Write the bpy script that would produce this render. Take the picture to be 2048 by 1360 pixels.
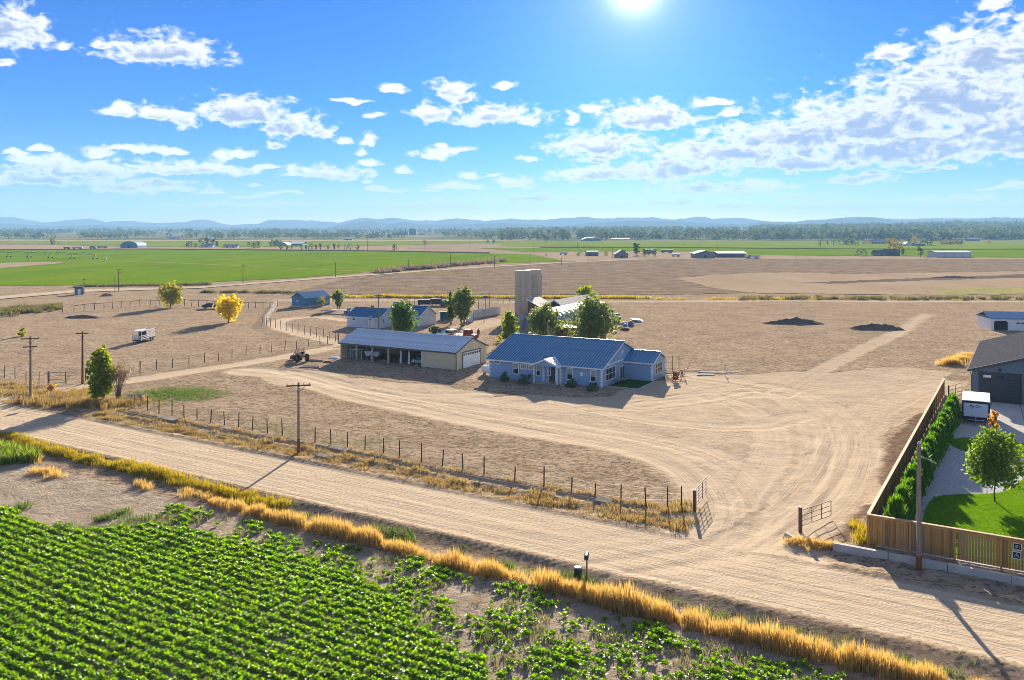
import bpy, bmesh, math, random
import numpy as np
from mathutils import Vector, Matrix

for _o in list(bpy.data.objects):
    bpy.data.objects.remove(_o)
SC = bpy.context.scene
COL = SC.collection
rnd = random.Random(7)
RNG = np.random.default_rng(11)

# ------------------------------------------------------------------ camera
FPX, CAMH, HOR = 1690.0, 20.0, 458.0           # focal length in photo pixels, camera height, horizon row
cam_d = bpy.data.cameras.new('camera')
cam_d.sensor_width = 36.0
cam_d.lens = FPX / 2048 * 36.0
cam_d.shift_y = -(680 - HOR) / 2048
cam_d.clip_start, cam_d.clip_end = 0.5, 60000
cam = bpy.data.objects.new('camera', cam_d)
cam.location = (0, 0, CAMH)
cam.rotation_euler = (math.radians(90), 0, 0)
COL.objects.link(cam)
SC.camera = cam

# ------------------------------------------------------------------ sun and sky
SUN_EL = math.radians(15.9)
SUN_AZ = math.atan(246 / 1690)                  # to the right of straight ahead (+Y)
sun_dir = Vector((math.sin(SUN_AZ) * math.cos(SUN_EL), math.cos(SUN_AZ) * math.cos(SUN_EL), math.sin(SUN_EL)))
sl = bpy.data.lights.new('sun', 'SUN')
sl.energy = 5.0
sl.angle = math.radians(0.53)
sl.color = (1.0, 0.88, 0.73)
so = bpy.data.objects.new('sun', sl)
so.rotation_euler = sun_dir.to_track_quat('Z', 'Y').to_euler()
so.location = (30, 60, 90)
COL.objects.link(so)

W = bpy.data.worlds.new('World')
SC.world = W
W.use_nodes = True
try:
    W.cycles.sampling_method = 'MANUAL'
    W.cycles.sample_map_resolution = 512
except Exception:
    pass
NT = W.node_tree
NT.nodes.clear()
def wn(t, **k):
    n = NT.nodes.new(t)
    for a, b in k.items():
        setattr(n, a, b)
    return n
def wl(a, b):
    NT.links.new(a, b)
def wmath(op, a, b=None, c=None, clamp=False):
    n = wn('ShaderNodeMath', operation=op, use_clamp=clamp)
    for i, v in enumerate((a, b, c)):
        if v is None: continue
        if hasattr(v, 'links'): wl(v, n.inputs[i])
        else: n.inputs[i].default_value = v
    return n.outputs[0]
def wvec(op, a, b=None, c=None, scale=None):
    n = wn('ShaderNodeVectorMath', operation=op)
    for i, v in enumerate((a, b, c)):
        if v is None: continue
        if hasattr(v, 'links'): wl(v, n.inputs[i])
        else: n.inputs[i].default_value = v
    if scale is not None: n.inputs['Scale'].default_value = scale
    return n.outputs['Value'] if op in ('LENGTH', 'DOT_PRODUCT', 'DISTANCE') else n.outputs[0]
def wmix(f, a, b, blend='MIX'):
    n = wn('ShaderNodeMix', data_type='RGBA', blend_type=blend)
    n.clamp_factor = True
    for s, v in ((n.inputs[0], f), (n.inputs[6], a), (n.inputs[7], b)):
        if hasattr(v, 'links'): wl(v, s)
        elif isinstance(v, (int, float)): s.default_value = v
        else: s.default_value = (*v, 1)
    return n.outputs[2]
def wsmooth(x, lo, hi):
    n = wn('ShaderNodeMapRange', interpolation_type='SMOOTHSTEP')
    wl(x, n.inputs[0])
    n.inputs[1].default_value, n.inputs[2].default_value = lo, hi
    return n.outputs[0]

sky = wn('ShaderNodeTexSky', sky_type='NISHITA', sun_disc=False)
sky.sun_elevation = SUN_EL
sky.sun_rotation = SUN_AZ
sky.altitude = 1500
sky.air_density, sky.dust_density, sky.ozone_density = 1.0, 0.4, 3.0
tc = wn('ShaderNodeTexCoord')
D = wvec('NORMALIZE', tc.outputs['Generated'])
sep = wn('ShaderNodeSeparateXYZ'); wl(D, sep.inputs[0])
az = wmath('ARCTAN2', sep.outputs[0], sep.outputs[1])
el = wmath('ARCSINE', sep.outputs[2])
cmb = wn('ShaderNodeCombineXYZ'); wl(az, cmb.inputs[0]); wl(el, cmb.inputs[1])
P = cmb.outputs[0]
# clear air: a deeper blue away from the horizon than the plain Nishita result
SKYB = 0.15
gam = wn('ShaderNodeGamma'); wl(sky.outputs[0], gam.inputs[0]); gam.inputs[1].default_value = 1.0
skyc = gam.outputs[0]
hs = wn('ShaderNodeHueSaturation'); wl(skyc, hs.inputs['Color'])
hs.inputs['Saturation'].default_value = 1.0
skyc = hs.outputs[0]
hfall = wmath('EXPONENT', wmath('MULTIPLY', wmath('MAXIMUM', el, 0.0), -1/.032))
SKY_HOOK = wmix(1.0, skyc, wmix(hfall, (.026, .172, .40), (.55, .49, .57)), 'MULTIPLY')
# warm glare of the low sun
ang = wmath('ARCCOSINE', wvec('DOT_PRODUCT', D, tuple(sun_dir)))
core = wmath('EXPONENT', wmath('MULTIPLY', wmath('POWER', wmath('DIVIDE', ang, math.radians(1.1)), 1.4), -1.0))
halo = wmath('EXPONENT', wmath('MULTIPLY', wmath('DIVIDE', ang, math.radians(4.5)), -1.0))
# clouds -----------------------------------------------------------
CL = [(20,52,62,42),(8,128,24,9),(330,100,105,30),(212,88,28,9),(490,220,88,30),(585,252,60,27),(310,220,48,17),(245,218,34,14),(365,240,32,18),
 (650,263,26,11),(735,276,19,12),(685,279,20,7),(785,178,25,11),(905,180,40,20),(930,195,26,14),(862,226,40,20),(990,230,100,20),(1145,236,19,14),
 (1185,210,28,11),(1305,230,105,30),(1200,286,110,27),(1435,204,36,9),(1460,223,26,9),(865,306,42,13),(655,343,80,16),(740,322,28,7),
 (265,297,65,8),(355,300,30,9),(30,305,28,7),(90,318,55,13),(165,338,100,20),(375,335,125,16),(290,371,90,13),(80,360,130,14),(415,384,30,6),
 (515,395,35,5),(500,412,95,7),(350,412,60,5),(920,371,62,10),(940,350,30,7),(1025,366,46,13),(765,379,40,6),(840,409,120,8),(1080,395,110,9),
 (1210,346,118,18),(1330,336,120,22),(1430,372,130,15),(1340,406,70,7),(1595,392,32,8),(1720,358,65,13),(1450,302,150,28),(1600,268,190,42),
 (1750,240,200,58),(1900,185,180,70),(1985,105,140,58),(1800,290,260,44),(2010,250,170,70),(1600,322,190,18),(1780,106,40,17),(1980,8,26,13),
 (1910,398,90,10),(1700,413,80,7),(1990,410,70,5),(1890,311,42,10),(2040,296,60,14),(2036,368,26,7),(705,200,40,5),(1010,172,22,7),(750,230,20,10),
 (120,90,16,9),(1860,150,30,10)]
for _i in range(46):                              # the many small flat puffs low over the plain
    _y = rnd.uniform(285, 428)
    CL.append((rnd.uniform(-60, 2110), _y, rnd.uniform(14, 50)*(1.5 if _y > 390 else 1), max(3.5, (440-_y)/16*rnd.uniform(.6, 1.1))))
def pxdir(px, py):
    a = math.atan((px - 1024) / FPX)
    return a, math.atan((HOR - py) / math.hypot(FPX, px - 1024))
def cloudfield(Pin, items):
    cur = None
    for (cx, cy, rx, ry) in items:
        a, e = pxdir(cx, cy + ry * 0.35)
        sx, sy = FPX / (rx * 1.18), FPX / (ry * 1.45)
        v = wvec('MULTIPLY_ADD', Pin, (sx, sy, 0), (-a * sx, -e * sy, 0))
        v = wvec('MAXIMUM', v, wvec('MULTIPLY', v, (-1, -2.1, 0)))
        L = wvec('LENGTH', v)
        cur = L if cur is None else wmath('MINIMUM', cur, L)
    return wmath('SUBTRACT', 1.0, cur)
warp = wn('ShaderNodeTexNoise', noise_dimensions='3D'); wl(wvec('MULTIPLY', P, (1, 1.5, 1)), warp.inputs['Vector'])
warp.inputs['Scale'].default_value = 26; warp.inputs['Detail'].default_value = 3
wv = wvec('SUBTRACT', warp.outputs['Color'], (.5, .5, .5))
PW = wvec('ADD', P, wvec('MULTIPLY', wv, (.030, .017, 0)))
nz = wn('ShaderNodeTexNoise', noise_dimensions='3D'); wl(wvec('MULTIPLY', PW, (1, 1.75, 1)), nz.inputs['Vector'])
nz.inputs['Scale'].default_value = 52; nz.inputs['Detail'].default_value = 9; nz.inputs['Roughness'].default_value = .61
n1 = wmath('SUBTRACT', nz.outputs['Fac'], .5)
E1 = cloudfield(PW, CL)
# the same cloud goes on outside the view, cover raised to fill shadows
pl = wvec('DIVIDE', D, None)
pl_n = pl.node; cz = wmath('ADD', wmath('MAXIMUM', sep.outputs[2], 0.0), .12)
cz3 = wn('ShaderNodeCombineXYZ'); [wl(cz, cz3.inputs[i]) for i in range(3)]
wl(cz3.outputs[0], pl_n.inputs[1])
ng = wn('ShaderNodeTexNoise'); wl(pl, ng.inputs['Vector']); ng.inputs['Scale'].default_value = 1.1; ng.inputs['Detail'].default_value = 5
Eg = wmath('MULTIPLY', wmath('SUBTRACT', ng.outputs['Fac'], .53), 5.0)
outm = wmath('MAXIMUM', wsmooth(wmath('ABSOLUTE', az), .60, .68), wsmooth(el, .275, .33))
Eg = wmath('SUBTRACT', Eg, wmath('MULTIPLY', wmath('SUBTRACT', 1.0, outm), 9.0))
E1 = wmath('MAXIMUM', E1, Eg)
F1 = wmath('MULTIPLY_ADD', n1, 2.6, wmath('MAXIMUM', E1, -1.2))
alpha = wsmooth(F1, -.08, .55)
big = [c for c in CL if c[3] >= 13]
up = wvec('ADD', PW, (0.0, .013, 0))
nz2 = wn('ShaderNodeTexNoise', noise_dimensions='3D'); wl(wvec('MULTIPLY', wvec('ADD', PW, (0.0, .006, 0)), (1, 1.75, 1)), nz2.inputs['Vector'])
nz2.inputs['Scale'].default_value = 44; nz2.inputs['Detail'].default_value = 4
n2 = wmath('SUBTRACT', nz2.outputs['Fac'], .5)
E2 = cloudfield(up, big)
F2 = wmath('MULTIPLY_ADD', n2, 1.5, E2)
shade = wsmooth(F2, -.28, .50)
thin = wsmooth(F1, .30, .95)
shade = wmath('MULTIPLY', shade, thin)
cloud_lit = (1.00, 0.985, 0.97)
cloud_dark = (0.33, 0.42, 0.66)
cloudc = wmix(shade, cloud_lit, cloud_dark)
hz = wsmooth(el, .0, .085)                       # low clouds sink into the horizon haze
alpha = wmath('MULTIPLY', alpha, wmath('MULTIPLY_ADD', hz, .42, .58))
CLOUDB = 1.0
SKY_LINK = (sky, skyc, core, halo, alpha, cloudc)
EOFS = 1.76
SKYS = 0.10                                       # sky strength
CLOUD_LEVEL = 3.5
cl_s = wvec('MULTIPLY', cloudc, (CLOUD_LEVEL,) * 3)
# aureole: sunlight scattered by the air near the sun
glow = wvec('ADD', wvec('SCALE', (1.0, .93, .80), scale=1.0), (0, 0, 0))
g1 = wn('ShaderNodeVectorMath', operation='SCALE'); g1.inputs[0].default_value = (1.0, .95, .86); wl(wmath('ADD', wmath('MULTIPLY', core, 9.0), wmath('MULTIPLY', halo, 1.5)), g1.inputs['Scale'])
base = wmix(alpha, SKY_HOOK, cl_s)
tot = wvec('ADD', base, g1.outputs[0])
bg = wn('ShaderNodeBackground'); wl(tot, bg.inputs[0]); bg.inputs[1].default_value = SKYS
out = wn('ShaderNodeOutputWorld'); wl(bg.outputs[0], out.inputs[0])

vs = SC.view_settings
vs.view_transform = 'Standard'; vs.look = 'None'; vs.gamma = 1; vs.use_curve_mapping = False
vs.exposure = EOFS
SC.render.engine = 'CYCLES'
try:
    SC.cycles.use_denoising = True
    SC.cycles.filter_width = 0.85
    SC.cycles.max_bounces = 6; SC.cycles.diffuse_bounces = 3; SC.cycles.glossy_bounces = 2
    SC.cycles.transmission_bounces = 3; SC.cycles.transparent_max_bounces = 4; SC.cycles.volume_bounces = 0
    SC.cycles.sample_clamp_indirect = 6
except Exception:
    pass

# ------------------------------------------------------------------ helpers
def G(px, py, z=0.0):
    """ground point seen at photo pixel (px, py)"""
    Y = FPX * (CAMH - z) / (py - HOR)
    return ((px - 1024) * Y / FPX, Y)
def GP(pts):
    return [G(*p) for p in pts]
UX, UY = 0.853, -0.521                            # along the gravel road; across it is (0.521, 0.853)
def SN(s, n): return (UX * s + 0.521 * n, UY * s + 0.853 * n)

def tag(o, label=None, cat=None, group=None, kind=None):
    if label: o['label'] = label
    if cat: o['category'] = cat
    if group: o['group'] = group
    if kind: o['kind'] = kind
    return o
def empty(name, loc, rz=0.0, label=None, cat=None, group=None):
    o = bpy.data.objects.new(name, None)
    o.empty_display_size = .3
    o.location = loc; o.rotation_euler = (0, 0, rz)
    COL.objects.link(o)
    return tag(o, label, cat, group)
def link_mesh(name, me, m=None, parent=None):
    o = bpy.data.objects.new(name, me)
    COL.objects.link(o)
    if m is not None and not me.materials: me.materials.append(m)
    if parent is not None: o.parent = parent
    return o
def copy_tree(o, parent=None):
    c = o.copy(); COL.objects.link(c)
    if parent is not None: c.parent = parent
    for ch in KIDS.get(o.name, []):
        k = copy_tree(ch, c)
        KIDS.setdefault(c.name, []).append(k)
    return c
KIDS = {}

class MB:
    def __init__(s): s.v = []; s.f = []; s.m = []; s.mi = 0
    def quad(s, a, b, c, d):
        i = len(s.v); s.v += [a, b, c, d]; s.f.append((i, i+1, i+2, i+3)); s.m.append(s.mi); return s
    def poly(s, pts):
        i = len(s.v); s.v += list(pts); s.f.append(tuple(range(i, i+len(pts)))); s.m.append(s.mi); return s
    def hexa(s, p):
        i = len(s.v); s.v += list(p)
        for q in ((0,3,2,1),(4,5,6,7),(0,1,5,4),(1,2,6,5),(2,3,7,6),(3,0,4,7)):
            s.f.append(tuple(i+k for k in q)); s.m.append(s.mi)
        return s
    def box(s, x0, x1, y0, y1, z0, z1):
        return s.hexa([(x0,y0,z0),(x1,y0,z0),(x1,y1,z0),(x0,y1,z0),(x0,y0,z1),(x1,y0,z1),(x1,y1,z1),(x0,y1,z1)])
    def bar(s, a, b, w, h=None):
        """square bar from a to b"""
        h = h or w
        a, b = Vector(a), Vector(b); d = (b-a).normalized()
        r = d.cross(Vector((0,0,1)))
        r = Vector((1,0,0)) if r.length < 1e-4 else r.normalized()
        u = r.cross(d)
        r = r*w/2; u = u*h/2
        return s.hexa([tuple(q) for q in (a-r-u,a+r-u,a+r+u,a-r+u,b-r-u,b+r-u,b+r+u,b-r+u)])
    def tube(s, pts, rad, n=6, cap=True):
        pts = [Vector(p) for p in pts]
        rs = rad if isinstance(rad, (list, tuple)) else [rad]*len(pts)
        base = len(s.v)
        for k, p in enumerate(pts):
            d = (pts[min(k+1, len(pts)-1)]-pts[max(k-1, 0)]).normalized()
            r = d.cross(Vector((0.31, 0.2, 1)))
            if r.length < 1e-3: r = d.cross(Vector((1, 0, 0)))
            r.normalize(); u = d.cross(r)
            for j in range(n):
                a = 2*math.pi*j/n
                s.v.append(tuple(p+(r*math.cos(a)+u*math.sin(a))*rs[k]))
        for k in range(len(pts)-1):
            for j in range(n):
                a = base+k*n+j; b = base+k*n+(j+1) % n
                s.f.append((a, b, b+n, a+n)); s.m.append(s.mi)
        if cap:
            s.f.append(tuple(base+j for j in range(n))[::-1]); s.m.append(s.mi)
            e = base+(len(pts)-1)*n
            s.f.append(tuple(e+j for j in range(n))); s.m.append(s.mi)
        return s
    def lathe(s, prof, n=12, c=(0,0,0)):
        base = len(s.v)
        for (r, z) in prof:
            for j in range(n):
                a = 2*math.pi*j/n
                s.v.append((c[0]+r*math.cos(a), c[1]+r*math.sin(a), c[2]+z))
        for k in range(len(prof)-1):
            for j in range(n):
                a = base+k*n+j; b = base+k*n+(j+1) % n
                s.f.append((a, b, b+n, a+n)); s.m.append(s.mi)
        s.f.append(tuple(base+j for j in range(n))[::-1]); s.m.append(s.mi)
        e = base+(len(prof)-1)*n
        s.f.append(tuple(e+j for j in range(n))); s.m.append(s.mi)
        return s
    def extrude(s, prof, y0, y1, axis='y'):
        """closed profile of (x,z) extruded along y (or (y,z) along x)"""
        n = len(prof); i = len(s.v)
        for yy in (y0, y1):
            for (a, z) in prof:
                s.v.append((a, yy, z) if axis == 'y' else (yy, a, z))
        for k in range(n):
            s.f.append((i+k, i+(k+1) % n, i+n+(k+1) % n, i+n+k)); s.m.append(s.mi)
        s.f.append(tuple(i+k for k in range(n))[::-1]); s.m.append(s.mi)
        s.f.append(tuple(i+n+k for k in range(n))); s.m.append(s.mi)
        return s
    def mesh(s, name, mats=None, smooth=False):
        me = bpy.data.meshes.new(name)
        me.from_pydata(s.v, [], s.f)
        for m in (mats if isinstance(mats, (list, tuple)) else [mats]):
            if m is not None: me.materials.append(m)
        if isinstance(mats, (list, tuple)) and len(mats) > 1:
            me.polygons.foreach_set('material_index', s.m)
        bm = bmesh.new(); bm.from_mesh(me); bmesh.ops.recalc_face_normals(bm, faces=bm.faces[:]); bm.to_mesh(me); bm.free()
        if smooth: me.polygons.foreach_set('use_smooth', [True]*len(me.polygons))
        me.update()
        return me
    def obj(s, name, mats, parent=None, smooth=False):
        o = link_mesh(name, s.mesh(name, mats, smooth), None, parent)
        if parent is not None: KIDS.setdefault(parent.name, []).append(o)
        return o

def np_mesh(name, verts, faces, mat_=None, attrs=None, smooth=False):
    """big mesh straight from arrays; faces (n,3) or (n,4)"""
    verts = np.asarray(verts, dtype=np.float32); faces = np.asarray(faces, dtype=np.int32)
    me = bpy.data.meshes.new(name)
    k = faces.shape[1]
    me.vertices.add(len(verts)); me.vertices.foreach_set('co', verts.ravel())
    me.loops.add(faces.size); me.loops.foreach_set('vertex_index', faces.ravel())
    me.polygons.add(len(faces))
    me.polygons.foreach_set('loop_start', np.arange(0, faces.size, k, dtype=np.int32))
    if smooth: me.polygons.foreach_set('use_smooth', np.ones(len(faces), dtype=bool))
    for an, av in (attrs or {}).items():
        at = me.attributes.new(an, 'FLOAT', 'POINT'); at.data.foreach_set('value', np.asarray(av, dtype=np.float32))
    if mat_ is not None: me.materials.append(mat_)
    me.update(calc_edges=True)
    return me

# numpy noise
def _h(ix, iy, seed):
    n = (ix.astype(np.int64)*374761393 + iy.astype(np.int64)*668265263 + seed*974711) & 0x7fffffff
    n = ((n ^ (n >> 13))*1274126177) & 0x7fffffff
    return ((n ^ (n >> 16)) & 0xffff)/32767.5-1.0
def vnoise(x, y, seed=0):
    ix, iy = np.floor(x), np.floor(y); fx, fy = x-ix, y-iy
    ix = ix.astype(np.int64); iy = iy.astype(np.int64)
    fx = fx*fx*(3-2*fx); fy = fy*fy*(3-2*fy)
    a = _h(ix, iy, seed); b = _h(ix+1, iy, seed); c = _h(ix, iy+1, seed); d = _h(ix+1, iy+1, seed)
    return (a*(1-fx)+b*fx)*(1-fy)+(c*(1-fx)+d*fx)*fy
def fbm(x, y, o=4, seed=0, gain=.5):
    t = 0; a = 1.0; s = 0
    for i in range(o):
        t = t+a*vnoise(x*2**i+17.3*i, y*2**i-9.1*i, seed+i); s += a; a *= gain
    return t/s
def sstep(x, a, b):
    t = np.clip((x-a)/(b-a), 0, 1); return t*t*(3-2*t)
def inside(x, y, poly):
    r = np.zeros(x.shape, bool); n = len(poly)
    for i in range(n):
        x0, y0 = poly[i]; x1, y1 = poly[(i+1) % n]
        if y0 == y1: continue
        c = ((y0 > y) != (y1 > y)) & (x < (x1-x0)*(y-y0)/(y1-y0)+x0)
        r ^= c
    return r
def catmull(pts, step=1.0):
    P_ = [np.array(p, float) for p in pts]; P_ = [2*P_[0]-P_[1]]+P_+[2*P_[-1]-P_[-2]]
    o = []
    for i in range(1, len(P_)-2):
        a, b, c, d = P_[i-1:i+3]; m = max(2, int(np.linalg.norm(c-b)/step))
        for k in range(m):
            t = k/m
            o.append(.5*((2*b)+(-a+c)*t+(2*a-5*b+4*c-d)*t*t+(-a+3*b-3*c+d)*t**3))
    o.append(P_[-2]); return np.array(o)
def linedist(x, y, pts):
    """distance, signed lateral offset and run along a polyline"""
    best = np.full(x.shape, 1e9); lat = np.zeros(x.shape); lon = np.zeros(x.shape); run = 0.0
    for i in range(len(pts)-1):
        ax, ay = pts[i]; dx, dy = pts[i+1][0]-ax, pts[i+1][1]-ay; L = math.hypot(dx, dy)
        if L < 1e-6: continue
        t = np.clip(((x-ax)*dx+(y-ay)*dy)/(L*L), 0, 1)
        ex, ey = x-ax-t*dx, y-ay-t*dy; d = np.hypot(ex, ey)
        k = d < best
        best = np.where(k, d, best); lat = np.where(k, (dx*ey-dy*ex)/L, lat); lon = np.where(k, run+t*L, lon); run += L
    return best, lat, lon
def onwall(o, ang, px, py):
    """point of the vertical plane through o along ang that is seen at a pixel: run along the wall, height"""
    a = (px-1024)/FPX; dx, dy = math.cos(ang), math.sin(ang)
    t = (a*o[1]-o[0])/(dx-a*dy)
    Y = o[1]+dy*t
    return t, CAMH-(py-HOR)*Y/FPX

# ------------------------------------------------------------------ materials
MATS = {}
def mat(name, c, rough=.8, var=.12, scale=4.0, bump=0.0, bscale=None, metal=0.0, trans=0.0, spec=.3, c2=None, tint=False, stretch=None, emit=None):
    if name in MATS: return MATS[name]
    m = bpy.data.materials.new(name); m.use_nodes = True
    nt = m.node_tree; N = nt.nodes; L = nt.links
    b = N['Principled BSDF']; o = N['Material Output']
    b.inputs['Roughness'].default_value = rough; b.inputs['Metallic'].default_value = metal
    b.inputs['Specular IOR Level'].default_value = spec
    t = N.new('ShaderNodeTexCoord'); src = t.outputs['Object']
    if stretch:
        mp = N.new('ShaderNodeMapping'); mp.inputs['Scale'].default_value = stretch; L.new(src, mp.inputs[0]); src = mp.outputs[0]
    n = N.new('ShaderNodeTexNoise'); n.inputs['Scale'].default_value = scale; n.inputs['Detail'].default_value = 6; n.inputs['Roughness'].default_value = .65
    L.new(src, n.inputs['Vector'])
    mr = N.new('ShaderNodeMapRange'); mr.inputs[1].default_value = .3; mr.inputs[2].default_value = .7; L.new(n.outputs['Fac'], mr.inputs[0])
    fac = mr.outputs[0]
    if tint:
        at = N.new('ShaderNodeAttribute'); at.attribute_name = 'tint'
        ad = N.new('ShaderNodeMath'); ad.operation = 'MULTIPLY_ADD'; ad.inputs[1].default_value = .25; L.new(fac, ad.inputs[0]); 
        sc = N.new('ShaderNodeMath'); sc.operation = 'MULTIPLY'; sc.inputs[1].default_value = .75; L.new(at.outputs['Fac'], sc.inputs[0])
        L.new(sc.outputs[0], ad.inputs[2]); fac = ad.outputs[0]
    mx = N.new('ShaderNodeMix'); mx.data_type = 'RGBA'
    L.new(fac, mx.inputs[0])
    lo = tuple(v*(1-var) for v in c); hi = tuple(min(1, v*(1+var)) for v in c) if c2 is None else c2
    mx.inputs[6].default_value = (*lo, 1); mx.inputs[7].default_value = (*hi, 1)
    L.new(mx.outputs[2], b.inputs['Base Color'])
    if bump:
        bt = N.new('ShaderNodeTexNoise'); bt.inputs['Scale'].default_value = bscale or scale*4; bt.inputs['Detail'].default_value = 5; L.new(src, bt.inputs['Vector'])
        bp = N.new('ShaderNodeBump'); bp.inputs['Strength'].default_value = 1; bp.inputs['Distance'].default_value = bump
        L.new(bt.outputs['Fac'], bp.inputs['Height']); L.new(bp.outputs[0], b.inputs['Normal'])
    if trans:
        tr = N.new('ShaderNodeBsdfTranslucent'); 
        hsv = N.new('ShaderNodeHueSaturation'); hsv.inputs['Value'].default_value = 1.5; hsv.inputs['Saturation'].default_value = 1.1
        L.new(mx.outputs[2], hsv.inputs['Color']); L.new(hsv.outputs[0], tr.inputs[0])
        ms = N.new('ShaderNodeMixShader'); ms.inputs[0].default_value = trans
        L.new(b.outputs[0], ms.inputs[1]); L.new(tr.outputs[0], ms.inputs[2]); L.new(ms.outputs[0], o.inputs[0])
    MATS[name] = m
    return m
# ------------------------------------------------------------------ the land
def spread(a0, a1, step, grow, lo, hi):
    c = list(np.arange(a0, a1+step*.5, step)); s = step; v = c[-1]
    while v < hi:
        s *= grow; v += s; c.append(v)
    l = []; s = step; v = a0
    while v > lo:
        s *= grow; v -= s; l.append(v)
    return np.array(l[::-1]+c)
xs = spread(-60, 58, .34, 1.05, -9500, 9500)
ys = spread(33, 140, .34, 1.045, -250, 10500)

# tracks: (pixel points, half width, rut count strength)
TR = [
 ([(-80,801),(0,795),(100,780),(200,769),(280,758),(400,740),(500,725),(600,708),(690,690),(740,682)], 1.9, 1.0),
 ([(700,689),(650,679),(600,667),(563,655),(556,645),(580,637),(640,634),(690,640)], 1.9, .8),
 ([(500,742),(600,752),(700,782),(900,826),(1100,862),(1260,890),(1380,930),(1440,985),(1450,1040),(1400,1085),(1250,1110)], 3.2, 1.3),
 ([(780,800),(1000,832),(1200,862),(1350,890),(1450,930),(1510,990),(1540,1060),(1560,1110)], 2.6, 1.2),
 ([(1500,1090),(1580,1040),(1650,980),(1690,910),(1690,860),(1640,815),(1580,785),(1480,765),(1380,752)], 3.0, 1.3),
 ([(1540,1080),(1600,1000),(1640,940),(1650,880),(1615,820),(1560,790),(1440,790),(1320,800),(1180,812)], 2.4, 1.1),
 ([(1560,790),(1650,735),(1740,690),(1800,662),(1850,630)], 1.6, .45),
 ([(1700,860),(1740,820),(1800,790),(1880,765)], 3.0, .6),
 ([(1000,640),(960,650),(905,665),(870,690)], 4.0, .5),
 ([(640,598),(760,600),(900,602),(1035,604),(1300,602),(1600,601),(2048,603)], 2.6, .6),
 ([(560,600),(640,598),(700,600)], 2.0, .5),
 ([(1120,800),(1250,830),(1400,850),(1520,850),(1600,830)], 1.8, 1.0),
 ([(960,800),(1100,815),(1280,812),(1420,800),(1540,770)], 2.0, .9),
 ([(1480,1000),(1530,930),(1540,870),(1500,820),(1420,790)], 2.0, 1.0),
 ([(560,742),(700,770),(840,790),(960,790)], 1.8, .8),
 ([(1300,808),(1400,790),(1500,776),(1600,790),(1660,830),(1670,900),(1620,990),(1570,1050)], 2.2, .9),
]
TRW = [(catmull(GP(p), 1.5), w, k) for p, w, k in TR]
YARD = GP([(520,742),(600,735),(700,745),(900,770),(1000,790),(1250,795),(1340,760),(1420,748),(1600,740),(1800,730),(1900,745),(1895,775),(1820,830),(1740,930),(1690,1000),(1600,1060),(1560,1110),(1400,1090),(1440,1060),(1450,1000),(1400,940),(1280,895),(1100,865),(900,830),(700,790),(560,760)])
PLOUGH = GP([(1905,757),(1890,785),(1835,860),(1790,940),(1765,985),(1732,1040),(1700,1086),(1655,1060),(1680,1010),(1740,940),(1800,860),(1860,800)])
NEIGH = [SN(-8.4, 57.3), SN(12, 57.3), SN(40, 57.3), SN(40, 118), SN(-8.0, 118)]
def height(x, y):
    x = np.asarray(x, float); y = np.asarray(y, float)
    s = UX*x+UY*y; n = .521*x+.853*y
    d = np.hypot(x, y)
    fade = 1-sstep(d, 170, 420)
    z = (.05*fbm(x/3.1, y/3.1, 3, 3)+.10*fbm(x/19., y/19., 3, 9))*fade
    road = sstep(n, 44.3, 45.4)*(1-sstep(n, 52.3, 52.9))
    z = z*(1-road*.85)
    low = 1-sstep(n, 43.2, 45.0)
    near = 1-sstep(np.abs(s+35), 110, 200)
    z -= .32*low*near
    ob = near*(1-sstep(s, -21, -18)*(1-sstep(s, -13.5, -11.5)))*(1-sstep(-s, 82, 86))   # the driveway mouths break the verge
    wob = .8+.4*fbm(s/2.3, n, 2, 21)
    z += .13*np.exp(-((n-52.75)/.22)**2)*ob*wob
    z += .10*np.exp(-((n-45.0)/.25)**2)*near*wob
    verge = sstep(n, 53.1, 54.2)*(1-sstep(n, 55.3, 56.0))*ob
    z += verge*(-.10+.16*fbm(s/.9, n/.5, 3, 31))
    z += .14*np.exp(-((n-55.55)/.25)**2)*ob*wob
    ca = ob*(1-sstep(s, -24, -23))
    z -= .34*np.exp(-((n-56.45)/.42)**4)*ca
    # far rise that carries the woods on the right
    px = 1024+FPX*x/np.maximum(y, 1)
    amp = 7+8*sstep(px, 850, 1250)+19*sstep(px, 1350, 1950)
    z += amp*sstep(y, 1250, 3600)*(1+.12*fbm(x/260, y/260, 2, 77))
    return z
def hz_at(x, y):
    return float(height(np.array([x]), np.array([y]))[0])

X, Y = np.meshgrid(xs, ys)
Z = height(X, Y)
s_ = UX*X+UY*Y; n_ = .521*X+.853*Y
pack = np.zeros(X.shape); lat = n_*1.0; lon = s_*1.0; rut = np.zeros(X.shape)
nearm = (Y < 280) & (Y > 25) & (np.abs(X) < 170)
xi, yi = X[nearm], Y[nearm]
wobx = xi+.9*fbm(xi/4, yi/4, 2, 5); woby = yi+.9*fbm(xi/4, yi/4, 2, 6)
pk = np.zeros(xi.shape)
yd = inside(wobx+4.5*fbm(xi/16, yi/16, 3, 25), woby+4.5*fbm(xi/16, yi/16, 3, 26), YARD); pk = np.where(yd, .62+.25*fbm(xi/7, yi/7, 3, 8), 0)
LA = [n_[nearm]+40, n_[nearm]*.6+s_[nearm]*.8+90]; LO = [s_[nearm]*1.0, n_[nearm]*.8-s_[nearm]*.6]; RU = [np.where(yd, .30, 0), np.where(yd, .15, 0)]; W1 = [np.zeros(xi.shape), np.zeros(xi.shape)]; W2 = [np.zeros(xi.shape), np.zeros(xi.shape)]
hz_ = Z[nearm]; lastw = np.zeros(xi.shape)
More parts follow.
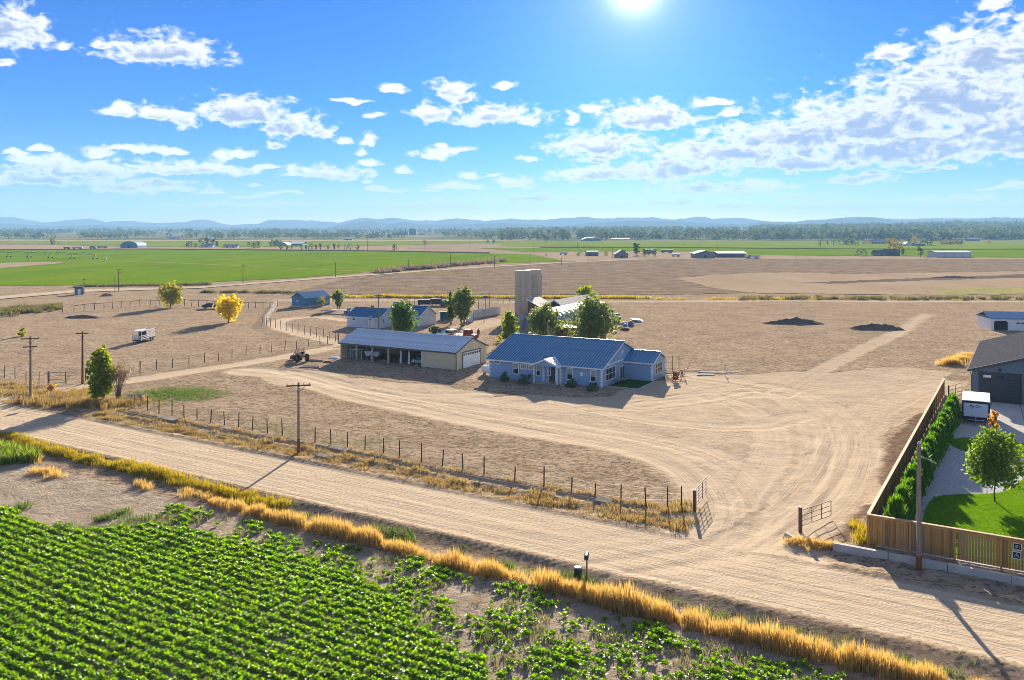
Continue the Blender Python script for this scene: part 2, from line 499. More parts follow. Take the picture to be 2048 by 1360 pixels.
for k, (pts, w, st) in enumerate(TRW):
    bb = (xi > pts[:, 0].min()-w*3) & (xi < pts[:, 0].max()+w*3) & (yi > pts[:, 1].min()-w*3) & (yi < pts[:, 1].max()+w*3)
    if not bb.any(): continue
    d, l, r = linedist(xi[bb], yi[bb], pts)
    wv_ = 1-sstep(d+.35*fbm(xi[bb]/1.5, yi[bb]/1.5, 2, 40+k), w*.72, w*1.25)
    pk[bb] = np.maximum(pk[bb], wv_*min(1, .25+.85*st))
    y_ = k % 2
    w1, w2 = W1[y_][bb], W2[y_][bb]
    tk = wv_ > w1
    for arr, val in ((LA[y_], l+13.7*(k+1)), (LO[y_], r), (RU[y_], wv_*min(1, st))):
        q = arr[bb]; q[tk] = val[tk]; arr[bb] = q
    W2[y_][bb] = np.where(tk, w1, np.maximum(w2, wv_)); W1[y_][bb] = np.maximum(w1, wv_)
    # wheel ruts pressed into the dirt
    ww = vnoise(l*2.1+9*k, r*.04, 60+k)
    hz_[bb] += wv_*st*.035*ww-.03*wv_
for y_ in (0, 1): RU[y_] = RU[y_]*(.12+.88*sstep(W1[y_]-W2[y_], .02, .4))
lat2, lon2, rut2 = np.zeros(X.shape), np.zeros(X.shape), np.zeros(X.shape)
pack[nearm] = pk; lat[nearm] = LA[0]; lon[nearm] = LO[0]; rut[nearm] = RU[0]; lat2[nearm] = LA[1]; lon2[nearm] = LO[1]; rut2[nearm] = RU[1]; Z[nearm] = hz_
roadm = sstep(n_, 44.9, 45.5)*(1-sstep(n_, 52.1, 52.7))
near_s = 1-sstep(np.abs(s_+35), 250, 420)
roadm *= near_s
lat = np.where(roadm > .4, n_, lat); lon = np.where(roadm > .4, s_, lon)
rut = np.maximum(rut*(roadm < .4), roadm*1.0)
Z += roadm*.022*vnoise(n_*2.7, s_*.03, 91)
pack = np.maximum(pack, roadm*.9)
inn = inside(X+.5*fbm(X/2, Y/2, 2, 14), Y+.5*fbm(X/2, Y/2, 2, 15), PLOUGH)
plough = np.where(inn & (Y < 150), 1.0, 0)*(1-np.clip(pack*.9, 0, 1))
# cloddy pasture
rough = (1-np.clip(pack, 0, 1))*(n_ > 52.9)*(Y < 260)
Z += rough*(.05*np.abs(fbm(X/.9, Y/1.3, 3, 51))+.03*fbm(X/.42, Y/.42, 2, 52))*(1-sstep(Y, 110, 200))
# sown field: low beds along the rows
fld = (1-sstep(n_, 40.6, 41.2))*(Y < 90)
Z += fld*.05*np.sin(n_*2*math.pi/.62)+fld*.05*fbm(X/.6, Y/.6, 3, 56)
yardflat = inside(X, Y, NEIGH)
Z = np.where(yardflat, -.05, Z)
# grey-green weeds and straw
veg = np.zeros(X.shape)
def blot(pxs, rad, amt):
    global veg
    for p in pxs:
        gx, gy = G(*p); dd = np.hypot((X-gx)/rad[0], (Y-gy)/rad[1])+.5*fbm(X/1.3, Y/1.3, 3, 70)
        veg = np.maximum(veg, amt*(1-sstep(dd, .5, 1.1)))
blot([(345,785),(320,790),(380,788)], (5, 5), .9)
blot([(580,862),(600,866),(535,856),(700,888),(740,884)], (3, 1.3), .55)
blot([(1360,1005)], (1.2, 1.2), .8)
straw = ((n_ > 53.0) & (n_ < 57.2))*.55*(1-pack)*(s_ < -19)+np.exp(-((n_-44.1)/.7)**2)*.5
straw = np.clip(straw*(.6+.8*fbm(X/1.1, Y/1.1, 3, 81)), 0, 1)*near_s
straw = np.maximum(straw, .5*np.clip(fbm(X/30., Y/9., 4, 83), 0, 1)*(Y > 125)*(1-pack))
farm = sstep(Y, 900, 1500)
EARTH_ATTR = dict(pack=pack, plough=plough, veg=veg, straw=straw, lat=lat, lon=lon, rut=rut, lat2=lat2, lon2=lon2, rut2=rut2*(1-roadm), far=farm, low=fld)

def earth_material():
    m = bpy.data.materials.new('dry_earth'); m.use_nodes = True
    nt = m.node_tree; N = nt.nodes; L = nt.links; b = N['Principled BSDF']
    b.inputs['Roughness'].default_value = .95; b.inputs['Specular IOR Level'].default_value = 0
    def A(n): a = N.new('ShaderNodeAttribute'); a.attribute_name = n; return a.outputs['Fac']
    def noise(vec, sc, det=5, ro=.6):
        n = N.new('ShaderNodeTexNoise'); n.inputs['Scale'].default_value = sc; n.inputs['Detail'].default_value = det; n.inputs['Roughness'].default_value = ro
        L.new(vec, n.inputs['Vector']); return n.outputs['Fac']
    def mth(op, a, c=None, d=None, clamp=False):
        n = N.new('ShaderNodeMath'); n.operation = op; n.use_clamp = clamp
        for i, v in enumerate((a, c, d)):
            if v is None: continue
            if hasattr(v, 'links'): L.new(v, n.inputs[i])
            else: n.inputs[i].default_value = v
        return n.outputs[0]
    def mr(x, a, c, t0=0, t1=1):
        n = N.new('ShaderNodeMapRange'); L.new(x, n.inputs[0]); n.inputs[1].default_value = a; n.inputs[2].default_value = c; n.inputs[3].default_value = t0; n.inputs[4].default_value = t1
        return n.outputs[0]
    def mix(f, a, c, bl='MIX'):
        n = N.new('ShaderNodeMix'); n.data_type = 'RGBA'; n.blend_type = bl
        for s, v in ((n.inputs[0], f), (n.inputs[6], a), (n.inputs[7], c)):
            if hasattr(v, 'links'): L.new(v, s)
            elif isinstance(v, (int, float)): s.default_value = v
            else: s.default_value = (*v, 1)
        return n.outputs[2]
    t = N.new('ShaderNodeTexCoord'); O = t.outputs['Object']
    big = noise(O, .06, 4); mid = noise(O, .55, 5); fine = noise(O, 3.2, 6, .7); spk = noise(O, 1.5, 3, .6)
    cl = N.new('ShaderNodeTexNoise'); cl.inputs['Scale'].default_value = .9; cl.inputs['Detail'].default_value = 7; cl.inputs['Roughness'].default_value = .72
    mp = N.new('ShaderNodeMapping'); mp.inputs['Scale'].default_value = (1, 1.5, 1); mp.inputs['Rotation'].default_value = (0, 0, .55); L.new(O, mp.inputs[0]); L.new(mp.outputs[0], cl.inputs['Vector'])
    clod = cl.outputs['Fac']
    # bare pasture: grey-brown with trampled dark clods and dead straw
    c = mix(mr(mid, .3, .7), C_ROUGH1, C_ROUGH2)
    c = mix(mth('MULTIPLY', mr(big, .35, .65), .5), c, C_ROUGH3)
    mot = noise(O, .17, 6, .7)
    c = mix(mth('MULTIPLY', mr(mot, .46, .66), .6), c, (.245, .185, .125))
    c = mix(mth('MULTIPLY', mr(mot, .45, .30), .5), c, (.52, .42, .30))
    c = mix(mth('MULTIPLY', mr(clod, .50, .62), .75), c, C_DARK)
    c = mix(mth('MULTIPLY', mr(fine, .56, .74), .35), c, (.50, .42, .29))
    s2 = noise(O, 2.3, 2, .5)
    c = mix(mth('MULTIPLY', mr(s2, .57, .63), .7), c, (.13, .095, .06))
    s3 = noise(O, 6.0, 2, .5)
    c = mix(mth('MULTIPLY', mr(s3, .60, .66), .45), c, (.56, .46, .32))
    # far off: banded stubble
    fbn = noise(O, .006, 4, .6)
    c = mix(mth('MULTIPLY', A('far'), .92), c, mix(mr(fbn, .42, .58), (.075, .095, .035), (.27, .25, .12)))
    # field earth
    c = mix(mth('MULTIPLY', A('low'), .8), c, mix(mr(mid, .3, .7), (.31, .25, .18), (.43, .36, .27)))
    # ploughed strip
    pl = mix(mr(clod, .35, .65), (.28, .20, .135), (.13, .095, .065))
    c = mix(A('plough'), c, pl)
    # packed tracks with streaks that follow the wheels
    cx = N.new('ShaderNodeCombineXYZ'); L.new(mth('MULTIPLY', A('lat'), 1.9), cx.inputs[0]); L.new(mth('MULTIPLY', A('lon'), .045), cx.inputs[1])
    st1 = noise(cx.outputs[0], 1.0, 5, .75)
    cx2 = N.new('ShaderNodeCombineXYZ'); L.new(mth('MULTIPLY', A('lat'), 5.5), cx2.inputs[0]); L.new(mth('MULTIPLY', A('lon'), .12), cx2.inputs[1])
    st2 = noise(cx2.outputs[0], 1.0, 4, .7)
    patchy = mr(noise(O, .28, 3, .6), .38, .62, .12, 1.0)
    cx3 = N.new('ShaderNodeCombineXYZ'); L.new(mth('MULTIPLY', A('lat2'), 5.2), cx3.inputs[0]); L.new(mth('MULTIPLY', A('lon2'), .16), cx3.inputs[1])
    st3 = noise(cx3.outputs[0], 1.0, 5, .75)
    pk_ = mix(mr(st1, .35, .65), C_PACK1, C_PACK2)
    pk_ = mix(mth('MULTIPLY', mth('MULTIPLY', mr(st3, .54, .68), patchy), mth('MULTIPLY', A('rut2'), .75)), pk_, C_PACKD)
    pk_ = mix(mth('MULTIPLY', mr(fine, .55, .75), .35), pk_, C_PACKD)
    pk_ = mix(mth('MULTIPLY', mth('MULTIPLY', mr(st2, .53, .68), patchy), mth('MULTIPLY', A('rut'), .8)), pk_, C_PACKD)
    pk_ = mix(mth('MULTIPLY', mr(big, .4, .62), .35), pk_, C_PACKP)
    pm = mth('MULTIPLY', mth('ADD', A('pack'), mth('MULTIPLY', mth('SUBTRACT', mid, .5), .7)), 1.15, clamp=True)
    pm = mth('MULTIPLY', pm, mr(A('pack'), .03, .3))
    c = mix(pm, c, pk_)
    c = mix(mth('MULTIPLY', mth('MULTIPLY', A('straw'), mr(fine, .35, .6)), .8), c, (.46, .33, .13))
    c = mix(mth('MULTIPLY', A('veg'), mr(fine, .38, .56)), c, (.10, .15, .035))
    L.new(c, b.inputs['Base Color'])
    # relief
    h1 = mth('MULTIPLY', clod, mth('MULTIPLY_ADD', A('pack'), -.75, 1.0))
    h2 = mth('MULTIPLY', fine, mth('MULTIPLY_ADD', A('pack'), -.42, .6))
    hh = mth('ADD', mth('MULTIPLY', h1, .9), h2)
    hh = mth('ADD', hh, mth('MULTIPLY', st1, mth('MULTIPLY', A('rut'), .4)))
    hh = mth('ADD', hh, mth('MULTIPLY', mth('MULTIPLY', st2, patchy), mth('MULTIPLY', A('rut'), .2)))
    hh = mth('ADD', hh, mth('MULTIPLY', mth('MULTIPLY', st3, patchy), mth('MULTIPLY', A('rut2'), .32)))
    bp = N.new('ShaderNodeBump'); bp.inputs['Distance'].default_value = .26; bp.inputs['Strength'].default_value = .9
    L.new(hh, bp.inputs['Height']); L.new(bp.outputs[0], b.inputs['Normal'])
    return m
C_ROUGH1, C_ROUGH2, C_ROUGH3, C_DARK = (.37, .275, .18), (.49, .37, .25), (.43, .31, .20), (.145, .108, .075)
C_PACK1, C_PACK2, C_PACKD, C_PACKP = (.525, .41, .275), (.63, .50, .34), (.29, .225, .15), (.555, .425, .29)
M_EARTH = earth_material()

ny, nx = X.shape
idx = np.arange(ny*nx).reshape(ny, nx)
quads = np.stack([idx[:-1, :-1], idx[:-1, 1:], idx[1:, 1:], idx[1:, :-1]], -1).reshape(-1, 4)
V = np.stack([X, Y, Z], -1).reshape(-1, 3)
gx = np.gradient(Z, axis=1)/np.gradient(X, axis=1); gy = np.gradient(Z, axis=0)/np.gradient(Y, axis=0)
NRM = np.stack([-gx, -gy, np.ones_like(gx)], -1); NRM /= np.linalg.norm(NRM, axis=-1, keepdims=True); NRM = NRM.reshape(-1, 3)
def fmean(a): return a.reshape(-1)[quads].mean(1)
fs, fn, fp = fmean(s_), fmean(n_), fmean(pack)
zone = np.zeros(len(quads), int)
zone[(fn > 45.1) & (fn < 52.6) & (np.abs(fs+35) < 400)] = 1
fyd = fmean(pack*(nearm))
zone[(zone == 0) & (fyd > .5)] = 2
zone[(zone == 0) & (fn < 45.1) & (fmean(Y) < 120) & (fmean(Y) > 20) & (np.abs(fmean(X)) < 110)] = 3
for zi, nm in ((0, 'ground'), (1, 'gravel_road'), (2, 'dirt_driveway'), (3, 'field_soil')):
    q = quads[zone == zi]; us, inv = np.unique(q, return_inverse=True)
    me = np_mesh(nm, V[us], inv.reshape(-1, 4), M_EARTH, {k: v.reshape(-1)[us] for k, v in EARTH_ATTR.items()}, smooth=True)
    me.normals_split_custom_set_from_vertices(NRM[us].tolist())
    tag(link_mesh(nm, me), kind='structure')

# ------------------------------------------------------------------ far fields, laid as sheets over the plain
def ragged(pts, amp=.7, seed=5):
    """field edges are never ruler-straight"""
    r_ = random.Random(seed); o_ = []
    for (x0, y0), (x1, y1) in zip(pts, pts[1:]+pts[:1]):
        k = max(1, int(math.hypot(x1-x0, y1-y0)/9))
        for i in range(k): o_.append((x0+(x1-x0)*i/k, y0+(y1-y0)*i/k+(r_.uniform(-amp, amp) if i else 0)))
    return GP(o_)
def sheet(name, pts, z, m, drop=False):
    bm = bmesh.new()
    vs_ = [bm.verts.new((x, y, z)) for x, y in pts]
    f = bm.faces.new(vs_)
    if f.normal.z < 0: bmesh.ops.reverse_faces(bm, faces=[f])
    bmesh.ops.triangulate(bm, faces=bm.faces[:])
    me = bpy.data.meshes.new(name); bm.to_mesh(me); bm.free()
    for p in me.polygons: pass
    bm = bmesh.new(); bm.from_mesh(me); bmesh.ops.recalc_face_normals(bm, faces=bm.faces[:])
    for f in bm.faces:
        if f.normal.z < 0: f.normal_flip()
    bm.to_mesh(me); bm.free()
    o = link_mesh(name, me, m)
    return tag(o, kind='structure')
M_GREEN = mat('young_wheat', (.105, .20, .004), .9, .0, .035, .3, 1.2, c2=(.185, .265, .010), spec=0.0, stretch=(1, .35, 1))
M_GREEN2 = mat('green_crop', (.15, .22, .012), .9, .0, .02, .2, 1.0, c2=(.23, .28, .03), spec=0.0, stretch=(1, .3, 1))
M_STRAWF = mat('straw_stubble', (.36, .30, .13), .95, .0, .03, .2, 1.0, c2=(.45, .38, .20), spec=0.0, stretch=(1, .3, 1))
M_TANF = mat('fallow_tan', (.34, .25, .165), .95, .0, .05, .3, .9, c2=(.42, .32, .21), spec=0.0, stretch=(1, .4, 1))
M_PLF = mat('ploughed_clods', (.165, .122, .085), .95, .0, .14, .6, .75, c2=(.35, .265, .18), spec=0.0)
M_PINK = mat('bare_red_soil', (.38, .25, .17), .95, .0, .03, .2, .9, c2=(.43, .29, .2), spec=0.0)
M_PALE = mat('pale_track', (.52, .42, .30), .95, .1, .1, .05, 2, spec=0.0)
FZ = .10
sheet('ploughed_field', ragged([(560,590),(640,570),(700,556),(860,543),(1000,531),(1128,524),(1280,519),(1400,517.5),(2300,519),(2300,540),(2048,543),(1700,548),(1560,545),(1420,550),(1350,557),(1420,575),(1500,586),(1300,590),(900,589)], .7), FZ, M_PLF)
sheet('fallow_field', ragged([(1350,557),(1420,550),(1560,545),(1700,548),(2048,543),(2300,540),(2300,590),(1800,590),(1500,586),(1420,575)], .7), FZ+.01, M_TANF)
sheet('dark_furrow_field', ragged([(1600,566),(1700,562),(1860,556),(2048,549),(2300,545),(2300,553),(2000,557),(1800,563),(1660,568)], .7), FZ+.03, mat('dark_furrow', (.17, .13, .10), .95, .3, .2, .4, 1, spec=0.0))
sheet('weedy_field', ragged([(1840,583),(1930,577),(2100,573),(2300,572),(2300,588),(1900,588)], .7), FZ+.03, mat('weedy_straw', (.34, .31, .12), .95, .25, .2, .3, 1, spec=0.0))
sheet('green_field', GP([(-500,583),(0,572),(200,570),(390,566),(600,556),(700,548),(760,541),(860,533),(960,528),(1128,523),(1060,509),(760,503),(300,499),(-500,499)]), FZ, M_GREEN)
sheet('bare_patch', ragged([(-100,528),(60,525),(128,524),(110,528),(0,536),(-100,540)], .35), FZ+.03, M_TANF)
sheet('field_track', GP([(250,523),(330,524.5),(600,537),(770,545),(960,546),(960,547.2),(770,546.2),(600,538.2),(330,526),(250,524)]), FZ+.05, mat('dry_grass_track', (.26,.24,.07), .95, .2, .1, spec=0.0))
sheet('county_road', GP([(-300,603),(0,593),(160,580),(400,574),(660,554.5),(860,540.5),(1000,531.5),(1128,524.5),(1290,518),(1290,519),(1128,526),(1000,533.2),(860,542.5),(660,557),(400,577),(160,585),(0,599),(-300,610)]), FZ+.06, M_PALE)
sheet('red_soil_field', ragged([(-500,490),(0,489.5),(130,491),(240,495),(500,496.5),(700,495.5),(760,494),(900,497),(700,498.5),(300,498.3),(0,499),(-500,500)], .35), .16, M_PINK)
sheet('strip_field', ragged([(-500,482),(0,482),(500,483.5),(1000,482.5),(1060,484),(760,491),(600,494),(250,493.5),(100,489),(-500,489)], .35), .22, M_GREEN2)
sheet('stubble_field', ragged([(-600,477.5),(200,478),(600,479),(1020,480),(1060,482),(500,483),(0,481.6),(-600,481.6)], .35), .26, M_STRAWF)
sheet('back_green_field', GP([(1010,483),(1300,482),(1700,479),(2500,480),(2500,497.5),(1800,498),(1300,494.5),(1000,492.5)]), .20, M_GREEN2)
sheet('right_green_field', GP([(960,496.5),(1300,496),(1800,499.5),(2500,499),(2500,517),(2048,516.5),(1800,512.5),(1500,510),(1440,503),(1180,503),(1060,504.5)]), .18, M_GREEN)
M_DITCH = mat('dark_ditch_grass', (.05, .06, .02), .95, .3, .1, spec=0.0)
sheet('field_ditch', GP([(1080,494.5),(1300,494.2),(1700,497.5),(2300,499),(2300,500),(1700,498.6),(1300,495.4),(1080,495.6)]), .30, M_DITCH)
sheet('field_ditch', GP([(-200,499.4),(300,497.6),(760,501.4),(980,505.5),(980,507),(760,502.8),(300,498.8),(-200,501)]), .30, M_DITCH)
sheet('farmyard_ground', GP([(1060,507),(1140,503.5),(1300,503),(1440,503.5),(1520,511),(1800,513),(2300,517.5),(2300,519.5),(1400,518),(1280,519.5),(1128,523)]), .14, M_TANF)

# ------------------------------------------------------------------ mountains
def ridge(name, prof, dist, depth, z0, col, seed, rough):
    px = np.linspace(-1000, 3050, 900)
    py = np.interp(px, [p[0] for p in prof], [p[1] for p in prof])
    a = (px-1024)/FPX
    rows = []
    hts = (HOR-py)*dist/FPX+CAMH
    hts = hts*(1+.05*fbm(px/17, px*0+seed, 4, seed)+.05*fbm(px/6, px*0+seed, 3, seed+1))
    for k, (dy, f) in enumerate([(-.75,0),(-.55,.16),(-.40,.34),(-.27,.52),(-.16,.70),(-.08,.86),(0,1),(.1,.85),(.35,.4),(.7,0)]):
        yy = dist+dy*depth
        xx = a*dist*1.0
        spur = .38*fbm(px/(26.)+k*.35, px*0+k*.55, 4, seed+5) if 0 < f < 1 else 0
        zz = z0+(hts-z0)*np.clip(f+spur*f*(1.2-f)*1.6*rough, 0, 1)
        rows.append(np.stack([xx, np.full_like(xx, yy), zz], -1))
    v = np.array(rows); nr, nc = v.shape[:2]; id_ = np.arange(nr*nc).reshape(nr, nc)
    q = np.stack([id_[:-1, :-1], id_[:-1, 1:], id_[1:, 1:], id_[1:, :-1]], -1).reshape(-1, 4)
    me = np_mesh(name, v.reshape(-1, 3), q, mat('rock_slope_'+name, col, .95, .25, .004, 0, spec=0.0), smooth=True)
    return tag(link_mesh(name, me), kind='structure')
BACK = [(-1200,436),(-600,442),(-200,434),(0,434),(25,433.5),(84,445),(140,440),(178,437),(212,446),(225,441.5),(264,441.5),(300,446),(380,444),(405,438),(460,450),(520,447),(540,440),(590,440.5),(620,440),(645,443),(680,445),(723,435),(755,439),(787,435),(820,440.5),(870,441),(912,437.5),(970,441.5),(1020,438),(1086,439),(1170,434),(1200,437),(1245,435),(1305,434.5),(1350,438.5),(1400,433),(1425,437),(1480,436),(1540,443),(1590,444),(1700,439),(1790,438),(1822,437.5),(1870,436.5),(2048,436),(2400,440),(3000,436),(3300,442)]
FRONT = [(-1200,448),(-300,446),(0,447),(60,450),(110,452),(200,450),(300,453),(500,455),(550,454),(650,456),(678,451),(741,440),(780,449),(805,443.5),(840,448),(880,449.5),(1020,446),(1066,449),(1120,453),(1180,446),(1260,441),(1325,442),(1400,445),(1480,449),(1528,443),(1590,444),(1630,440),(1670,436.5),(1740,433.5),(1795,441.5),(1830,440),(1870,437.5),(1910,441),(1960,436),(2000,434),(2048,436),(2300,434),(2700,444),(3300,440)]
ridge('far_mountains', BACK, 8300, 1700, -10, (.13, .14, .13), 3, .8)
ridge('mountains', FRONT, 6300, 1500, -10, (.10, .115, .10), 8, 1.0)

# ------------------------------------------------------------------ haze
mh = bpy.data.materials.new('haze_air'); mh.use_nodes = True
mh.node_tree.nodes.clear()
pv = mh.node_tree.nodes.new('ShaderNodeVolumePrincipled'); mo = mh.node_tree.nodes.new('ShaderNodeOutputMaterial')
pv.inputs['Color'].default_value = (.35, .66, 1.0, 1); pv.inputs['Density'].default_value = 1.5e-4; pv.inputs['Anisotropy'].default_value = 0.0
mh.node_tree.links.new(pv.outputs[0], mo.inputs['Volume'])
hb = MB(); hb.box(-12500, 12500, -400, 12000, -14, 330)
tag(hb.obj('haze', mh), kind='stuff')
# ------------------------------------------------------------------ buildings
M_WHITE = mat('white_paint', (.78, .78, .77), .5, .04, 3)
M_BLUEW = mat('blue_grey_siding', (.26, .40, .56), .6, .05, 2, .004, 30, stretch=(.2, .2, 9))
M_BROOF = mat('blue_metal_roof', (.05, .205, .37), .34, .28, 1.0, 0, spec=.5, metal=.0)
M_CROOF = mat('grey_blue_metal_roof', (.55, .63, .69), .34, .2, 1.5, 0, spec=.5, metal=.1)
M_TAN = mat('tan_metal_siding', (.66, .56, .37), .55, .06, 1.5)
M_TRIM = mat('dark_trim', (.09, .085, .08), .6, .1)
M_GLASS = mat('window_glass', (.02, .03, .045), .08, .2, 1, spec=.6)
M_BLIND = mat('window_blind', (.42, .38, .27), .5, .12, 2, spec=.5)
M_WOOD = mat('weathered_wood', (.25, .16, .09), .85, .25, 5, .01, 30, stretch=(1, 1, .12))
M_GREYW = mat('grey_wood', (.24, .205, .17), .85, .22, 5, .01, 30, stretch=(1, 1, .12))
M_STEEL = mat('galvanised_steel', (.45, .46, .47), .4, .1, 4, metal=.6)
M_RUST = mat('rusty_iron', (.24, .085, .04), .8, .35, 6, .005)
M_DARKM = mat('dark_metal', (.06, .06, .065), .5, .2, 5)
M_CONC = mat('concrete', (.46, .43, .38), .9, .14, 1.3, .01, 14)
M_BRICK = mat('terracotta_block', (.37, .17, .09), .85, .18, 3, .01, 12)
M_BLK = mat('black_rubber', (.025, .025, .025), .8, .2, 4)
M_LROOF = mat('navy_shingle_roof', (.05, .17, .30), .7, .2, 2, .01, 14)
M_DARKIN = mat('dark_interior', (.035, .03, .027), .9, .2, 2)

def part(parent, name, mb, mats, smooth=False, kind=None, label=None):
    o = mb.obj(name, mats, parent, smooth)
    if kind: o['kind'] = kind
    if label: o['label'] = label
    return o
def loc_part(parent, name, me, loc, rot=None):
    o = bpy.data.objects.new(name, me); COL.objects.link(o); o.parent = parent; o.location = loc
    if rot: o.rotation_euler = rot
    KIDS.setdefault(parent.name, []).append(o)
    return o
def window(parent, side, t, z0, w, h, pane=None, mull=(), cross=(), off=0.0, fr=.09):
    """a framed window on a wall: side 'f' lies in y=off facing -y, 'r' lies in x=off facing +x"""
    m = MB(); g = MB(); b = MB()
    def bx(mb, a0, a1, q0, q1, d0, d1):
        if side == 'f': mb.box(a0, a1, off-d1, off-d0, q0, q1)
        else: mb.box(off+d0, off+d1, a0, a1, q0, q1)
    x0, x1, z1 = t-w/2, t+w/2, z0+h
    bx(m, x0, x1, z0-.02, z0+fr, .0, .07); bx(m, x0, x1, z1-fr, z1, .0, .07)
    bx(m, x0, x0+fr, z0+fr, z1-fr, .0, .07); bx(m, x1-fr, x1, z0+fr, z1-fr, .0, .07)
    for q in mull: bx(m, x0+w*q-.03, x0+w*q+.03, z0+fr, z1-fr, .0, .055)
    for q in cross: bx(m, x0+fr, x1-fr, z0+h*q-.03, z0+h*q+.03, .0, .06)
    fo = part(parent, 'window_frame', m, M_WHITE)
    bx(g, x0+fr, x1-fr, z0+fr, z1-fr, .005, .02)
    part(fo, 'pane', g, pane or M_GLASS)
    return fo
def gable_block(root, L_, D_, ez, rz, wallm, x0=0, y0=0, zb=-.3, name='wall', rib=0):
    """long walls along x, gables at the ends; ridge along x"""
    m = MB(); yr = y0+D_/2; T = .14
    m.box(x0, x0+L_, y0, y0+T, zb, ez); m.box(x0, x0+L_, y0+D_-T, y0+D_, zb, ez)
    for xa in (x0, x0+L_-T):
        m.extrude([(y0+T, zb), (y0+D_-T, zb), (y0+D_-T, ez), (yr, rz-.03), (y0+T, ez)], xa, xa+T, axis='x')
    if rib:
        k = int(L_/rib)
        for i in range(k):
            m.box(x0+.1+i*rib, x0+.14+i*rib, y0-.025, y0, .02, ez-.06)
        k = int(D_/rib)
        for i in range(k):
            yy = y0+.1+i*rib; top = ez+(rz-ez)*(1-abs(yy-yr)/(D_/2))-.1
            m.box(x0+L_, x0+L_+.025, yy, yy+.04, .02, top)
    return part(root, name, m, wallm)
def roof_panels(root, L_, D_, ez, rz, m, x0=0, y0=0, oh=.35, og=.3, step=.42, rib=.07, fascia=None, ribm=None, ribw=.08):
    """gable roof of ribbed sheets lying side by side: one part per front sheet, the far slope as one"""
    yr = y0+D_/2; sl = (rz-ez)/(D_/2)
    xa, xb = x0-og, x0+L_+og
    n = max(1, int(round((xb-xa)/step))); w = (xb-xa)/n
    pm = MB()
    ye = y0-oh; ze = ez-oh*sl; up = .05
    pm.hexa([(0, ye, ze), (w-.004, ye, ze), (w-.004, yr, rz), (0, yr, rz), (0, ye, ze+up), (w-.004, ye, ze+up), (w-.004, yr, rz+up), (0, yr, rz+up)])
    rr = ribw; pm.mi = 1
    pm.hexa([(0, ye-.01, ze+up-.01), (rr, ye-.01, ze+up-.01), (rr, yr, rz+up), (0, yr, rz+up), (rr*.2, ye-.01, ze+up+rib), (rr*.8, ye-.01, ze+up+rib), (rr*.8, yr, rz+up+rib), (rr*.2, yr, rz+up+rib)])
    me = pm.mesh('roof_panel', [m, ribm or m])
    ro = MB(); yb = y0+D_+oh
    ro.hexa([(xa, yr, rz), (xb, yr, rz), (xb, yb, ze), (xa, yb, ze), (xa, yr, rz+up), (xb, yr, rz+up), (xb, yb, ze+up), (xa, yb, ze+up)])
    roof = part(root, 'roof', ro, m)
    for i in range(n):
        loc_part(roof, 'roof_panel', me, (xa+i*w, 0, 0))
    cap = MB(); cap.hexa([(xa-.02, yr-.18, rz-.18*sl+up+.02), (xb+.02, yr-.18, rz-.18*sl+up+.02), (xb+.02, yr+.18, rz-.18*sl+up+.02), (xa-.02, yr+.18, rz-.18*sl+up+.02),
        (xa-.02, yr-.03, rz+up+rib+.03), (xb+.02, yr-.03, rz+up+rib+.03), (xb+.02, yr+.03, rz+up+rib+.03), (xa-.02, yr+.03, rz+up+rib+.03)])
    part(roof, 'ridge_cap', cap, m)
    if fascia:
        fb = MB()
        fb.box(xa, xb, ye-.03, ye-.004, ze-.14, ze+.035)
        for xx in (xa-.03, xb+.004):
            fb.hexa([(xx, ye-.03, ze-.14), (xx+.026, ye-.03, ze-.14), (xx+.026, yr, rz-.10), (xx, yr, rz-.10), (xx, ye-.03, ze+.05), (xx+.026, ye-.03, ze+.05), (xx+.026, yr, rz+.06), (xx, yr, rz+.06)])
            fb.hexa([(xx, yr, rz-.10), (xx+.026, yr, rz-.10), (xx+.026, yb, ze-.14), (xx, yb, ze-.14), (xx, yr, rz+.06), (xx+.026, yr, rz+.06), (xx+.026, yb, ze+.05), (xx, yb, ze+.05)])
        part(root, 'fascia', fb, fascia)
    return roof

# ---- the blue house
HO = (-3.1, 114.2); HA = math.atan2(-.48, .877); HL, HD, HE, HR = 16.44, 14.0, 2.55, 4.98
house = empty('house', (*HO, 0), HA, 'blue house with white corner blocks, blue ribbed roof and small gabled porch', 'house')
def hf(cx, cy): return onwall(HO, HA, 960+cx/4.6545, 620+cy/4.6545)
HC = (HO[0]+HL*math.cos(HA), HO[1]+HL*math.sin(HA))
def hg(cx, cy): return onwall(HC, HA+math.pi/2, 960+cx/4.6545, 620+cy/4.6545)
gable_block(house, HL, HD, HE, HR, M_BLUEW)
roof_panels(house, HL, HD, HE, HR, M_BROOF, step=.41, rib=.10, ribw=.12, ribm=mat('blue_rib_highlight', (.17, .36, .52), .4, .2, 1.5), fascia=M_WHITE)  # ribs lighter than the sheets: bright lines of light painted into their colour
def rect_on(fn, x0, y0, x1, y1):
    xm, ym = (x0+x1)/2, (y0+y1)/2
    ta, tb = fn(x0, ym)[0], fn(x1, ym)[0]; za, zb = fn(xm, y1)[1], fn(xm, y0)[1]
    return (ta+tb)/2, za, tb-ta, zb-za
